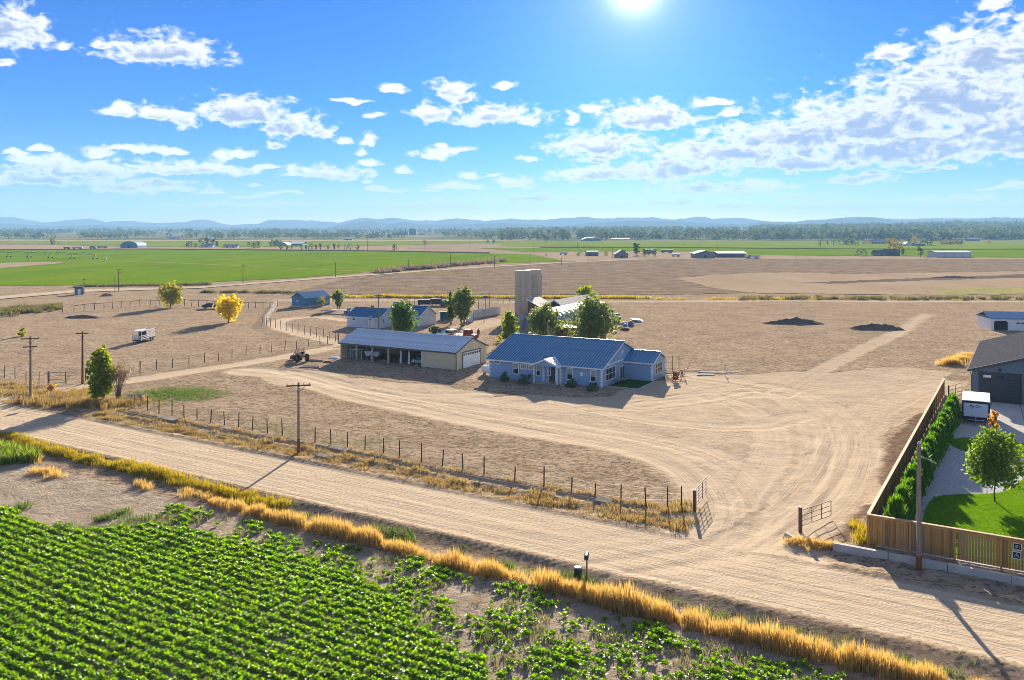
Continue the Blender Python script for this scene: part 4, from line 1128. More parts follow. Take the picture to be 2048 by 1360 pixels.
def tri_strip_leaves(c, d, nrm, ln, wd, bend=.25):
    """pointed folded leaves: base c, direction d, side nrm; 4 triangles each"""
    n = len(c); side = np.cross(d, nrm); side /= np.linalg.norm(side, axis=1, keepdims=True)+1e-9
    ln = ln[:, None]; wd = wd[:, None]
    mid = c+d*ln*.5; tip = c+d*ln*.96-np.array([0, 0, 1])*ln*bend
    v = np.stack([c, mid-side*wd*.5+nrm*wd*.12, mid-nrm*wd*.06, mid+side*wd*.5+nrm*wd*.12, tip], 1).reshape(-1, 3)
    b = (np.arange(n)*5)[:, None]
    f = np.concatenate([b+[0, 2, 1], b+[0, 3, 2], b+[1, 2, 4], b+[2, 3, 4]], 1).reshape(-1, 3)
    return v, f
def diamond(c, size, rng, flat=.0):
    """leaf clumps: a kite-shaped face each, turned every way"""
    n = len(c)
    a = rng.normal(size=(n, 3)); a[:, 2] *= (1-flat); a /= np.linalg.norm(a, axis=1, keepdims=True)
    b = rng.normal(size=(n, 3)); b -= a*(a*b).sum(1, keepdims=True); b /= np.linalg.norm(b, axis=1, keepdims=True)
    s = size[:, None]
    v = np.stack([c-a*s*.6, c+b*s*.38, c+a*s*.75, c-b*s*.38], 1).reshape(-1, 3)
    f = (np.arange(n)*4)[:, None]+np.array([0, 1, 2, 3])
    return v, f
def crown_points(lobes, n, rng, shell=.55):
    L_ = np.array(lobes, float); w = L_[:, 3]*L_[:, 3]*L_[:, 4]; w = w**.8; w /= w.sum()
    m_ = max(1, n//8)                        # leaves hang in sprays of eight with air between them
    k = rng.choice(len(L_), m_, p=w)
    d = rng.normal(size=(m_, 3)); d /= np.linalg.norm(d, axis=1, keepdims=True)
    r = shell+(1-shell)*rng.random(m_)**.6+.12*rng.normal(size=m_)
    rad = np.stack([L_[k, 3], L_[k, 3], L_[k, 4]], 1)
    p = L_[k, :3]+d*r[:, None]*rad
    lobet = rng.random(len(L_)); t = .5*lobet[k]+.3*rng.random(m_)
    j = np.repeat(np.arange(m_), 8)[:n]; j = np.concatenate([j, rng.integers(0, m_, n-len(j))]) if len(j) < n else j
    off = rng.normal(size=(n, 3))*rad[j]*np.array([.20, .20, .15])+d[j]*rad[j]*.12*rng.random((n, 1))
    return p[j]+off, t[j]+.2*rng.random(n)
def crown_mesh(name, lobes, n, size, m, seed, droop=0):
    rng = np.random.default_rng(seed)
    p, t = crown_points(lobes, n, rng)
    sz = size*(.6+.8*rng.random(n))
    v, f = diamond(p, sz, rng)
    return np_mesh(name, v, f, m, {'tint': np.repeat(t, 4)})
def make_lobes(w, h, z0, seed, nl, shape='round'):
    r = random.Random(seed); L_ = []; nl = int(nl*1.5)
    for i in range(nl):
        u = (i+.5)/nl; a = r.random()*6.283
        z = z0+(h-z0)*(.12+.80*u)
        q = (z-z0)/(h-z0)
        if shape == 'round': env = math.sqrt(max(.05, 1-(2*q-.95)**2))
        elif shape == 'tall': env = (.55+.6*q)*(1 if q < .6 else max(.18, 1-(q-.6)/.45))
        elif shape == 'cone': env = max(.12, 1.05-q)
        elif shape == 'vase': env = .35+.75*q if q < .75 else max(.3, 1.6-q*1.1)
        rr = w/2*env
        s = (w*.125+.10*w*r.random())*(.65+.5*env)
        d = max(0, rr-s*.75)*(.25+.85*r.random()**.6)
        L_.append((d*math.cos(a), d*math.sin(a), z, s, s*(.9+.5*r.random())))
    for i in range(int(nl*.55)):          # sprays that stick out past the main outline
        q = .15+.85*r.random(); a = r.random()*6.283
        env = {'round': math.sqrt(max(.05, 1-(2*q-.95)**2)), 'tall': .5+.3*q if q < .8 else .4, 'cone': 1.05-q, 'vase': .4+.6*q if q < .8 else .6}[shape]
        s = w*(.05+.05*r.random()); d = w/2*env*(.85+.35*r.random())
        L_.append((d*math.cos(a), d*math.sin(a), z0+(h-z0)*q*1.02, s, s*(1.2+.9*r.random())))
    return L_
def trunk_mesh(lobes, h, z0, rad, seed, stems=1, m=None):
    r = random.Random(seed); b = MB()
    for s in range(stems):
        a = 6.28*s/stems+r.random(); ox, oy = (.0, .0) if stems == 1 else (math.cos(a)*rad*1.4, math.sin(a)*rad*1.4)
        top = Vector((ox*6+r.uniform(-.2, .2), oy*6+r.uniform(-.2, .2), z0+(h-z0)*.55))
        b.tube([(ox, oy, -.2), (ox*1.5+r.uniform(-.06, .06), oy*1.5, z0*.55+.1), (ox*2.5, oy*2.5, z0+.15), tuple(top)], [rad*1.25, rad, rad*.8, rad*.3], 7)
    for (x, y, z, sx, sz) in r.sample(lobes, min(len(lobes), 9)):
        zb = z0+.2+(z-z0)*.35
        b.tube([(0, 0, min(zb, z-.1)), (x*.5, y*.5, (zb+z)/2-.05), (x, y, z)], [rad*.45, rad*.3, rad*.1], 5)
    return b.mesh('trunk', m or M_BARK, smooth=True)
def tree(name, label, px, py, top, wpx, m, n, leaf, seed, shape='round', z0f=.22, nl=16, rad=.12, stems=1, group=None, cat='tree', y=None):
    x, yy = G(px, py); zz = hz_at(x, yy)
    if abs(zz) > .06: x, yy = G(px, py, zz)
    h = (py-top)*yy/FPX; w = wpx*yy/FPX
    root = empty(name, (x, yy, zz), 0, label, cat, group)
    lobes = make_lobes(w, h, h*z0f, seed, nl, shape)
    link_mesh('crown', crown_mesh('crown', lobes, int(n*.72), leaf*1.05, m, seed+1), None, root)
    link_mesh('trunk', trunk_mesh(lobes, h, h*z0f, rad, seed+2, stems), None, root)
    return root
tree('tree', 'tall green tree with drooping sprays in the roadside weeds at the left', 200, 806, 700, 62, L_BRIGHT, 6800, .26, 11, 'tall', .10, 26, .12, 2)
tree('tree', 'round golden yellow tree in the bare paddock', 457, 645, 594, 49, L_YEL, 3600, .34, 21, 'round', .16, 20, .14)
tree('tree', 'round yellow-green tree by the far paddock fence', 341, 615, 568, 45, L_YG, 3400, .36, 31, 'round', .14, 20, .16)
tree('shrub', 'lone small yellow-green shrub in the paddock near the left edge', 44, 673, 655, 19, L_YG, 420, .25, 35, 'round', .05, 7, .04, cat='shrub')
tree('tree', 'green tree hiding the gable of the white farmhouse', 806, 669, 606, 55, L_DARK, 6500, .30, 41, 'round', .06, 26, .14)
tree('tree', 'tall willow beside the white board wall', 925, 652, 580, 52, L_WILLOW, 5600, .34, 51, 'vase', .16, 24, .18, 2)
tree('tree', 'slim dark green tree around the utility pole left of the tall willow', 902, 650, 586, 30, L_DARK, 2200, .30, 56, 'tall', .14, 14, .1)
tree('shrub', 'dark green bush at the end of the white farmhouse', 869, 672, 652, 24, L_DARK, 900, .25, 59, 'round', .02, 8, .04, cat='shrub')
tree('tree', 'dark green tree standing off the left end of the blue roofed house', 1019, 686, 626, 42, L_BRIGHT, 4200, .28, 61, 'tall', .04, 24, .1, 2)
tree('tree', 'rounded grey-green willow with two heads in front of the red shed', 1091, 676, 616, 72, L_WILLOW, 6500, .30, 71, 'round', .08, 26, .14, 2)
tree('tree', 'biggest dark willow behind the ridge of the blue house', 1184, 688, 604, 98, L_WILLOW, 11000, .33, 81, 'round', .05, 38, .2, 3)
tree('tree', 'bright green tree behind the quonset hut', 1172, 607, 576, 42, L_BRIGHT, 2600, .36, 91, 'round', .05, 16, .12, 2)
tree('tree', 'small olive tree between the blue barn and the white farmhouse', 677, 619, 583, 32, L_WILLOW, 1800, .34, 95, 'vase', .2, 14, .1, 2)
tree('shrub', 'pale yellowish bush against the corner of the blue barn', 645, 613, 593, 21, leafmat('pale_leaves', (.22, .20, .08), (.36, .30, .13)), 600, .3, 98, 'round', .05, 8, .05, cat='shrub')
tree('shrub', 'low yellow bush at the foot of the dark tree beside the house', 1002, 684, 672, 20, L_YG, 300, .22, 99, 'round', .05, 6, .03, cat='shrub')
tree('shrub', 'yellow leaved bush behind the orange road sign', 102, 786, 766, 20, L_YEL, 320, .16, 101, 'round', .2, 7, .03, cat='shrub')
t_ = tree('tree', 'green maple on the neighbour\'s lawn with slim trunk', 1990, 1004, 868, 100, leafmat('maple_leaves', (.085, .16, .02), (.26, .34, .045), 0.5), 8200, .19, 111, 'round', .24, 34, .055)
tree('tree', 'small orange autumn tree beside the white trailer', 1987, 889, 818, 26, L_OR, 900, .14, 121, 'tall', .28, 12, .04)

# bare bush beside the tall green tree
def bare_bush(px, py, top, wpx, seed, label):
    x, y = G(px, py); h = (py-top)*y/FPX; w = wpx*y/FPX; r = random.Random(seed)
    root = empty('bare_bush', (x, y, hz_at(x, y)), 0, label, 'shrub')
    b = MB(); tips = []
    for i in range(34):
        a = r.random()*6.283; sp = r.random()**.7*w/2; hh = h*(1-.45*(sp/(w/2))**2)*r.uniform(.7, 1)
        p1 = (math.cos(a)*sp*.3, math.sin(a)*sp*.3, hh*.45); p2 = (math.cos(a)*sp, math.sin(a)*sp, hh)
        b.tube([(math.cos(a)*.12, math.sin(a)*.12, 0), p1, p2], [.035, .022, .008], 4)
        for j in range(5):
            t = r.uniform(.35, .95); q = [p1[k]+(p2[k]-p1[k])*t for k in range(3)]
            e = (q[0]+r.uniform(-.5, .5), q[1]+r.uniform(-.5, .5), q[2]+r.uniform(.2, .8)); tips.append(e)
            b.tube([tuple(q), e], [.012, .004], 3)
    o = b.obj('branch', mat('bare_twigs', (.22, .16, .11), .9, .2, 4), root); o['kind'] = 'stuff'
    rng = np.random.default_rng(seed); c = np.repeat(np.array(tips), 7, 0)+rng.normal(size=(len(tips)*7, 3))*.18
    v, f = diamond(c, .10+.08*rng.random(len(c)), rng)
    link_mesh('dry_leaves', np_mesh('dry_leaves', v, f, L_BARE, {'tint': np.repeat(rng.random(len(c)), 4)}), None, root)
bare_bush(237, 804, 712, 44, 5, 'bare brown twiggy bush right of the tall green roadside tree')

# bushes along the house front
for i, (px, py, top, w, lb) in enumerate([(1008, 764, 747, 24, 'dark bush left of the paired small windows on the house front'), (1047, 769, 750, 36, 'widest bush under the house windows left of the porch'), (1143, 776, 763, 24, 'bush right of the porch steps'), (1185, 782, 768, 26, 'bush at the right front corner of the blue house'), (1352, 764, 744, 18, 'reddish bush by the wing of the blue house')]):
    tree('shrub', lb, px, py, top, w, L_SAGE if i < 4 else leafmat('russet_leaves', (.14, .07, .045), (.26, .13, .07)), 900, .14, 200+i*3, 'round', .0, 9, .02, cat='shrub', group='shrubs by the blue house')

# ---- arborvitae hedge: every shrub its own thing
def arb_mesh(seed):
    rng = np.random.default_rng(seed); n = 620
    z = rng.random(n)**.8; ang = rng.random(n)*6.283
    r = .62*(1-z)**.62*(.75+.35*rng.random(n))+.03
    c = np.stack([r*np.cos(ang), r*np.sin(ang), .05+z*1.95], 1)
    d = np.stack([np.cos(ang)*.38, np.sin(ang)*.38, np.ones(n)*.85], 1)+rng.normal(size=(n, 3))*.2
    d /= np.linalg.norm(d, axis=1, keepdims=True)
    nr = np.stack([np.cos(ang), np.sin(ang), -.35*np.ones(n)], 1)+rng.normal(size=(n, 3))*.4
    v, f = tri_strip_leaves(c, d, nr/np.linalg.norm(nr, axis=1, keepdims=True), .34+.26*rng.random(n), .10+.08*rng.random(n), -.05)
    return np_mesh('foliage', v, f, L_CON, {'tint': np.repeat(rng.random(n), 5)})
ARB = [arb_mesh(300+i) for i in range(4)]
stemb = MB(); stemb.tube([(0, 0, -.1), (0, 0, 1.6)], [.05, .015], 5); STEM = stemb.mesh('stem', M_BARK)
hp0, hp1 = SN(-7.35, 59.2), SN(-6.6, 101.5)
NH = 30
for i in range(NH):
    t = i/(NH-1); x = hp0[0]+(hp1[0]-hp0[0])*t; y = hp0[1]+(hp1[1]-hp0[1])*t
    lab = 'conifer shrub in the clipped-looking hedge row between the wooden fence and the rock bed'
    if i == 0: lab = 'nearest conifer shrub of the hedge, at the fence corner'
    if 0 < i < NH-1: lab = 'upright green conifer shrub, number %s of the hedge counted from the front fence corner' % ['one','two','three','four','five','six','seven','eight','nine','ten','eleven','twelve','thirteen','fourteen','fifteen','sixteen','seventeen','eighteen','nineteen','twenty','twenty-one','twenty-two','twenty-three','twenty-four','twenty-five','twenty-six','twenty-seven','twenty-eight','twenty-nine','thirty'][i]
    if i == NH-1: lab = 'farthest conifer shrub of the hedge, beside the black tube gate'
    r_ = empty('hedge_shrub', (x+rnd.uniform(-.12, .12), y+rnd.uniform(-.12, .12), -.03), rnd.random()*6.28, lab, 'shrub', 'conifer hedge along the wooden fence')
    k = rnd.uniform(.88, 1.22); r_.scale = (k*rnd.uniform(.78, .95), k*rnd.uniform(.78, .95), k)
    link_mesh('foliage', ARB[i % 4], None, r_); link_mesh('stem', STEM, None, r_)

# ---- foreground crop
L_CROP = leafmat('crop_leaves', (.06, .175, .010), (.30, .45, .018), 0.55, .42, .3)
def plant_arrays(rng, scale=1.0, nleaf=20):
    n = nleaf
    ang = rng.random(n)*6.283; e = .35+1.05*rng.random(n)
    d = np.stack([np.cos(ang)*np.cos(e), np.sin(ang)*np.cos(e), np.sin(e)], 1)
    nr = np.stack([-np.cos(ang)*np.sin(e), -np.sin(ang)*np.sin(e), np.cos(e)], 1)+rng.normal(size=(n, 3))*.25
    nr /= np.linalg.norm(nr, axis=1, keepdims=True)
    c = np.stack([np.cos(ang)*.06*rng.random(n), np.sin(ang)*.06*rng.random(n), .04+.10*rng.random(n)], 1)
    ln = scale*(.22+.20*rng.random(n)); wd = ln*(.27+.12*rng.random(n))
    v, f = tri_strip_leaves(c*scale, d, nr, ln, wd, .30)
    return v, f, np.repeat(.15+.85*rng.random(n), 5)
PROT = [plant_arrays(np.random.default_rng(400+i), 1.0, 28+3*(i % 4)) for i in range(10)]
def in_px(x, y, z, poly):
    py = HOR+FPX*(CAMH-z)/y; px = 1024+FPX*x/y
    return inside(px, py, poly)
DENSE = [G(*p, -.32) for p in [(-260,1000),(0,1022),(60,1046),(130,1052),(190,1064),(250,1058),(300,1048),(360,1062),(430,1068),(520,1092),(640,1122),(720,1160),(800,1215),(860,1270),(960,1330),(1000,1420),(-260,1500)]]
SPARSE = [G(*p, -.32) for p in [(300,1046),(345,1012),(420,1024),(540,1062),(700,1096),(860,1130),(1040,1172),(1160,1206),(1330,1262),(1520,1312),(1700,1356),(1850,1420),(900,1440),(960,1330),(860,1270),(800,1215),(720,1160),(640,1122),(520,1092),(430,1068),(360,1062)]]
ROW = .68
plants = []
nn = np.arange(18, 42.6, ROW)
for n0 in nn:
    ss = np.arange(-95, 20, .19)
    ss = ss+RNG.normal(size=len(ss))*.06; n2 = n0+RNG.normal(size=len(ss))*.07
    x = UX*ss+.521*n2; y = UY*ss+.853*n2
    ok = (y > 33.5) & (np.abs(x) < y*.66)
    x, y, ss, n2 = x[ok], y[ok], ss[ok], n2[ok]
    wx = x+.8*fbm(x/2, y/2, 3, 501); wy = y+.8*fbm(x/2, y/2, 3, 502)
    dn = inside(wx, wy, DENSE); sp = inside(wx, wy, SPARSE) & ~dn
    g = fbm(x/1.9, y/1.9, 3, 510); g2 = RNG.random(len(x))
    keepd = dn & (g > -.72) & (g2 < .95)
    keeps = sp & (g2 < .36+.7*g) & (g > -.3)
    for k in np.nonzero(keepd | keeps)[0]:
        sc = (.88+.2*g[k]+.34*RNG.random()) if keepd[k] else (.60+.45*g[k]+.38*RNG.random())
        plants.append((x[k], y[k], sc, bool(keepd[k])))
PA = np.array([(p[0], p[1], p[2], p[3]) for p in plants])
pz = height(PA[:, 0], PA[:, 1])
def scatter(name, protos, P_, Zs, S_, m, kind='stuff', rot=None, tintj=.0):
    """many copies of a few shapes written into one mesh"""
    VV, FF, TT = [], [], []; off = 0
    k = RNG.integers(0, len(protos), len(P_)); a = RNG.random(len(P_))*6.283
    for i, (v, f, t) in enumerate(protos):
        s = np.nonzero(k == i)[0]
        if not len(s): continue
        ca, sa = np.cos(a[s]), np.sin(a[s])
        vx = v[None, :, 0]*ca[:, None]-v[None, :, 1]*sa[:, None]; vy = v[None, :, 0]*sa[:, None]+v[None, :, 1]*ca[:, None]
        w = np.stack([vx*S_[s][:, None]+P_[s, 0][:, None], vy*S_[s][:, None]+P_[s, 1][:, None], np.broadcast_to(v[None, :, 2], vx.shape)*S_[s][:, None]+Zs[s][:, None]], -1)
        VV.append(w.reshape(-1, 3)); FF.append((f[None]+(np.arange(len(s))*len(v))[:, None, None]+off).reshape(-1, f.shape[1])); off += len(s)*len(v)
        TT.append(np.clip(np.broadcast_to(t[None], (len(s), len(t)))+tintj*(RNG.random(len(s))[:, None]-.5), 0, 1).ravel())
    me = np_mesh(name, np.concatenate(VV), np.concatenate(FF), m, {'tint': np.concatenate(TT)})
    o = link_mesh(name, me); o['kind'] = kind
    return o
# the nearest well-apart plants at the thin edge are things of their own
loose = np.nonzero((PA[:, 3] < .5) & (np.abs(PA[:, 0]) < PA[:, 1]*.60))[0]
loose = loose[np.argsort(PA[loose, 1])][:300]
single = np.zeros(len(PA), bool); single[loose] = True
CM = []
for (v, f, t) in PROT: CM.append(np_mesh('crop_plant', v, f, L_CROP, {'tint': t}))
for i in loose:
    o = link_mesh('crop_plant', CM[rnd.randrange(10)])
    o.location = (PA[i, 0], PA[i, 1], pz[i]); o.scale = (PA[i, 2],)*3; o.rotation_euler = (0, 0, rnd.random()*6.28)
    tag(o, 'single leafy green crop plant in the thinly grown sandy part of the near field', 'crop plant', 'separate crop plants in the thin part of the field')
rest = ~single
scatter('crop_rows', PROT, PA[rest, :2], pz[rest], PA[rest, 2], L_CROP, tintj=.3)

# ---- grasses
def blade_clump(rng, n, h, spread, w, lean=.35):
    ang = rng.random(n)*6.283; r = spread*np.sqrt(rng.random(n)); hh = h*(.55+.5*rng.random(n))
    bx, by = r*np.cos(ang), r*np.sin(ang)
    a2 = rng.random(n)*6.283; ln = lean*hh*rng.random(n)
    lx, ly = np.cos(ang)*ln*.7+np.cos(a2)*ln*.5, np.sin(ang)*ln*.7+np.sin(a2)*ln*.5
    px_, py_ = np.cos(a2+1.57)*w/2, np.sin(a2+1.57)*w/2
    z0 = np.zeros(n)-.03
    v = np.stack([np.stack([bx-px_, by-py_, z0], 1), np.stack([bx+px_, by+py_, z0], 1), np.stack([bx+lx*.4+px_*.8, by+ly*.4+py_*.8, hh*.6], 1), np.stack([bx+lx, by+ly, hh], 1), np.stack([bx+lx*.4-px_*.8, by+ly*.4-py_*.8, hh*.6], 1)], 1).reshape(-1, 3)
    b = (np.arange(n)*5)[:, None]
    f = np.concatenate([b+[0, 1, 2], b+[0, 2, 4], b+[4, 2, 3]], 1).reshape(-1, 3)
    return v, f, np.repeat(rng.random(n), 5)
M_GOLD = leafmat('tall_dry_grass', (.38, .245, .075), (.68, .485, .18), .45, .7, .1)
M_GY = leafmat('yellow_green_grass', (.22, .19, .025), (.50, .37, .06), .45, .7, .1)
M_WEED = leafmat('verge_weeds', (.20, .15, .06), (.48, .34, .14), .35, .8, .05)
M_GREENW = leafmat('green_weeds', (.06, .10, .02), (.17, .22, .06), .4, .6, .1)
GC = [blade_clump(np.random.default_rng(600+i), 34, .84, .30, .020) for i in range(6)]
GS = [blade_clump(np.random.default_rng(620+i), 24, .5, .28, .022, .5) for i in range(6)]
GW = [blade_clump(np.random.default_rng(640+i), 16, .30, .30, .025, .9) for i in range(6)]
def strip(s0, s1, nfun, wid, step, seed, gap=None):
    s = np.arange(s0, s1, step); r = np.random.default_rng(seed); s = s+r.normal(size=len(s))*step
    n = nfun(s)+r.normal(size=len(s))*wid
    k = np.ones(len(s), bool)
    if gap is not None: k = gap(s, n, r)
    s, n = s[k], n[k]
    return np.stack([UX*s+.521*n, UY*s+.853*n], 1), s, n
p_, s0_, n0_ = strip(-52, 12, lambda s: 41.85+  .25*vnoise(s/6, s*0, 3), .32, .030, 1, lambda s, n, r: r.random(len(s)) < .74+.5*vnoise(s/1.4, s*0, 8))
sc_ = (.86+.40*vnoise(s0_/1.3, n0_*0, 12)+.30*vnoise(s0_/.4, n0_*0, 19))*np.clip(1.25-np.abs(n0_-41.85)*.9, .4, 1.2)
scatter('tall_dry_grass', GC, p_, height(p_[:, 0], p_[:, 1]), sc_*np.where(s0_ < -43, .75, 1), M_GOLD, tintj=.5)
p_, s0_, n0_ = strip(-100, -46, lambda s: 43.75+.4*vnoise(s/7, s*0, 4), .30, .035, 2, lambda s, n, r: r.random(len(s)) < .75+.4*vnoise(s/2.6, s*0, 18))
scatter('yellow_grass', GS, p_, height(p_[:, 0], p_[:, 1]), 1.1+.4*vnoise(s0_/1.7, n0_, 13), M_GY, tintj=.5)
p_, s0_, n0_ = strip(-92, -50, lambda s: 42.6-.4+.4*vnoise(s/5, s*0, 5), .35, .10, 3, lambda s, n, r: vnoise(s/2.2, s*0, 28) > .05)
scatter('brown_grass', GC, p_, height(p_[:, 0], p_[:, 1]), .7+.3*vnoise(s0_/1.7, n0_, 14), M_GOLD, tintj=.5)
p_, s0_, n0_ = strip(-50, 12, lambda s: 43.2+.4*vnoise(s/3, s*0, 6), .4, .06, 4, lambda s, n, r: vnoise(s/1.6, n/.6, 38) > .05)
scatter('verge_greens', GW, p_, height(p_[:, 0], p_[:, 1]), 1.0+.5*vnoise(s0_/1.2, n0_, 15), M_GREENW, tintj=.4)
# far verge: dry tufts on the ditch bank
p_, s0_, n0_ = strip(-86, -19.5, lambda s: 54.6+0*s, .75, .022, 5, lambda s, n, r: (vnoise(s/1.1, n/.5, 48)+.25*r.normal(size=len(s)) > -.08) & (n > 53.1) & (n < 56.35))
scatter('ditch_weeds', GW, p_, height(p_[:, 0], p_[:, 1]), 1.0+.6*vnoise(s0_/1.2, n0_, 16), M_WEED, tintj=.5)
p_, s0_, n0_ = strip(-86, -19, lambda s: 57.3+0*s, .3, .09, 6, lambda s, n, r: (vnoise(s/1.3, n/.8, 58) > .1))
scatter('fence_line_weeds', GW, p_, height(p_[:, 0], p_[:, 1]), .8+.5*vnoise(s0_/1.2, n0_, 17), M_WEED, tintj=.5)
def patch(name, pts_px, rad, cnt, protos, m, sc, seed):
    r = np.random.default_rng(seed); P_ = []
    for (px, py) in pts_px:
        gx, gy = G(px, py); q = r.normal(size=(cnt, 2))*np.array(rad)*.5; P_.append(q+np.array([gx, gy]))
    P_ = np.concatenate(P_)
    return scatter(name, protos, P_, height(P_[:, 0], P_[:, 1]), sc*(.6+.8*r.random(len(P_))), m, tintj=.4)
patch('roadside_brush', [(140,795),(165,788),(120,800),(180,806),(215,812),(248,806),(80,806),(150,812)], (3.2, 2.0), 90, GC, M_WEED, .85, 71)
patch('left_verge_weeds', [(20,785),(45,788),(70,786),(5,770),(40,776)], (4, 1.6), 70, GW, M_WEED, 1.3, 72)
patch('green_weed_patch', [(318,786),(345,782),(375,786),(350,795),(300,790),(390,794)], (3.6, 3.0), 110, GW, M_GREENW, .8, 73)
patch('gate_weeds', [(1600,1085),(1635,1092),(1655,1094)], (1.0, .4), 40, GS, M_GOLD, .7, 74)
patch('fence_corner_weeds', [(1722,1070),(1730,1082),(1716,1060)], (.5, .7), 18, GS, M_GY, 1.0, 75)
patch('gatepost_weeds', [(1350,1016),(1375,1022),(1340,1024),(1362,1008)], (.9, .4), 16, GS, M_WEED, .7, 76)
patch('orange_grass', [(1903,729),(1922,723),(1935,717)], (1.6, .7), 60, GC, M_GOLD, 1.1, 77)
patch('sand_weeds', [(205,1030),(245,1018),(285,1030),(245,1045),(40,1005),(130,1050)], (.8, .5), 14, GW, M_GREENW, 1.3, 78)
patch('sand_tussocks', [(66,915),(72,940),(90,938),(110,945)], (.6, .5), 12, GS, M_GOLD, 1.0, 79)
# corn at the left edge
CORN = [blade_clump(np.random.default_rng(660+i), 26, 1.15, .3, .08, .8) for i in range(4)]
r = np.random.default_rng(9); P_ = []
for s in np.arange(-110, -74, .22):
    for n in np.arange(37.6, 41.6, .75):
        if s < -74.2-(41-n)*.6: P_.append((UX*s+.521*n, UY*s+.853*n))
P_ = np.array(P_)+r.normal(size=(len(P_), 2))*.06
P_ = P_[(P_[:, 0] < P_[:, 1]*-.55)]
scatter('corn_stand', CORN, P_, height(P_[:, 0], P_[:, 1]), .8+.3*r.random(len(P_)), leafmat('corn_leaves', (.07, .15, .02), (.33, .36, .05), .45), tintj=.3)
# thin weeds among the crop
q = RNG.random((9000, 2)); s = -60+75*q[:, 0]; n = 30+12*q[:, 1]
P_ = np.stack([UX*s+.521*n, UY*s+.853*n], 1); k = inside(P_[:, 0], P_[:, 1], SPARSE) & (fbm(P_[:, 0]/1.1, P_[:, 1]/1.1, 3, 66) > .12); P_ = P_[k][:900]
scatter('field_weeds', GW, P_, height(P_[:, 0], P_[:, 1]), .6+.5*RNG.random(len(P_)), leafmat('pale_weeds', (.17, .16, .07), (.36, .33, .16), .35, .8, .05), tintj=.4)
# pasture stubble tufts in front of the house
q = RNG.random((14000, 2)); s = -95+78*q[:, 0]; n = 57+26*q[:, 1]
P_ = np.stack([UX*s+.521*n, UY*s+.853*n], 1); k = (fbm(P_[:, 0]/2.2, P_[:, 1]/2.2, 3, 67) > .08) & ~inside(P_[:, 0], P_[:, 1], YARD)
for pts, w, st in TRW[:4]:
    d_, _, _ = linedist(P_[:, 0], P_[:, 1], pts); k &= d_ > w*1.3
P_ = P_[k][:4200]
scatter('pasture_stubble', GW, P_, height(P_[:, 0], P_[:, 1]), .30+.25*RNG.random(len(P_)), leafmat('dead_stubble', (.20, .155, .09), (.38, .31, .18), .3, .8, .05), tintj=.5)
# golden reeds along the far field edge
s = np.concatenate([np.linspace(645, 1640, 1500), np.linspace(1640, 2090, 220)]); px = s+RNG.normal(size=len(s))*3
py = np.where(px < 1300, np.interp(px, [645, 1040, 1300], [594, 596, 597]), np.interp(px, [1300, 2090], [597.5, 600.5]))
Yv = FPX*CAMH/(py-HOR)+RNG.normal(size=len(px))*1.0; P_ = np.stack([(px-1024)*Yv/FPX, Yv], 1)
k = ((px < 1290) & (RNG.random(len(px)) < .75+.5*vnoise(px/14, px*0, 5))) | ((px >= 1290) & (RNG.random(len(px)) < .28+.5*vnoise(px/40, px*0, 6))); P_ = P_[k]
RD = [blade_clump(np.random.default_rng(680+i), 22, .85, .75, .08, .4) for i in range(4)]
scatter('reed_bank', RD, P_, height(P_[:, 0], P_[:, 1]), (.8+.5*RNG.random(len(P_)))*np.where(P_[:, 0] > 42, .6, 1), M_GY, tintj=.6)
# ------------------------------------------------------------------ verge concrete, kerbs, neighbour's garden
CONC2 = mat('old_concrete', (.31, .27, .215), .95, .2, 2, .02, 10, spec=0.0)
m = MB()
for k in range(44):          # lined irrigation ditch, in cast lengths
    s0 = -85+k*1.42; s1 = s0+1.40
    prof = [(-.48, -.02), (-.40, -.01), (-.16, -.30), (.16, -.30), (.40, -.01), (.48, -.02), (.48, -.12), (.22, -.40), (-.22, -.40), (-.48, -.12)]
    v0 = len(m.v)
    for ss in (s0, s1):
        for (a, z) in prof:
            x, y = SN(ss, 56.45+a); m.v.append((x, y, z))
    n = len(prof)
    for j in range(n): m.f.append((v0+j, v0+(j+1) % n, v0+n+(j+1) % n, v0+n+j)); m.m.append(0)
    m.f.append(tuple(v0+j for j in range(n))); m.m.append(0); m.f.append(tuple(v0+n+j for j in range(n))[::-1]); m.m.append(0)
tag(m.obj('irrigation_ditch', CONC2), kind='structure')
kerb = empty('kerb', (0, 0, 0)); kerb['kind'] = 'structure'
kb = MB(); kb.extrude([(0, -.3), (.42, -.3), (.36, .42), (.06, .42)], 0, 3.15)
kme = kb.mesh('kerb_block', M_CONC)
ka = math.atan2(UY, UX)
k0 = G(1668, 1096); 
for k in range(7):
    o = link_mesh('kerb_block', kme, None, kerb); o.location = (k0[0]+UX*3.2*k, k0[1]+UY*3.2*k, rnd.uniform(-.03, .01)); o.rotation_euler = (0, 0, ka-math.pi/2+rnd.uniform(-.012, .012))
bk = MB(); bk.extrude([(0, -.2), (.3, -.2), (.26, .22), (.04, .22)], 0, .9)
o = bk.obj('concrete_lump', M_CONC); tag(o, 'broken pale concrete block beside the steel gatepost on the right of the driveway', 'concrete block'); o.location = (*G(1588, 1083), 0); o.rotation_euler = (.1, .25, .5)

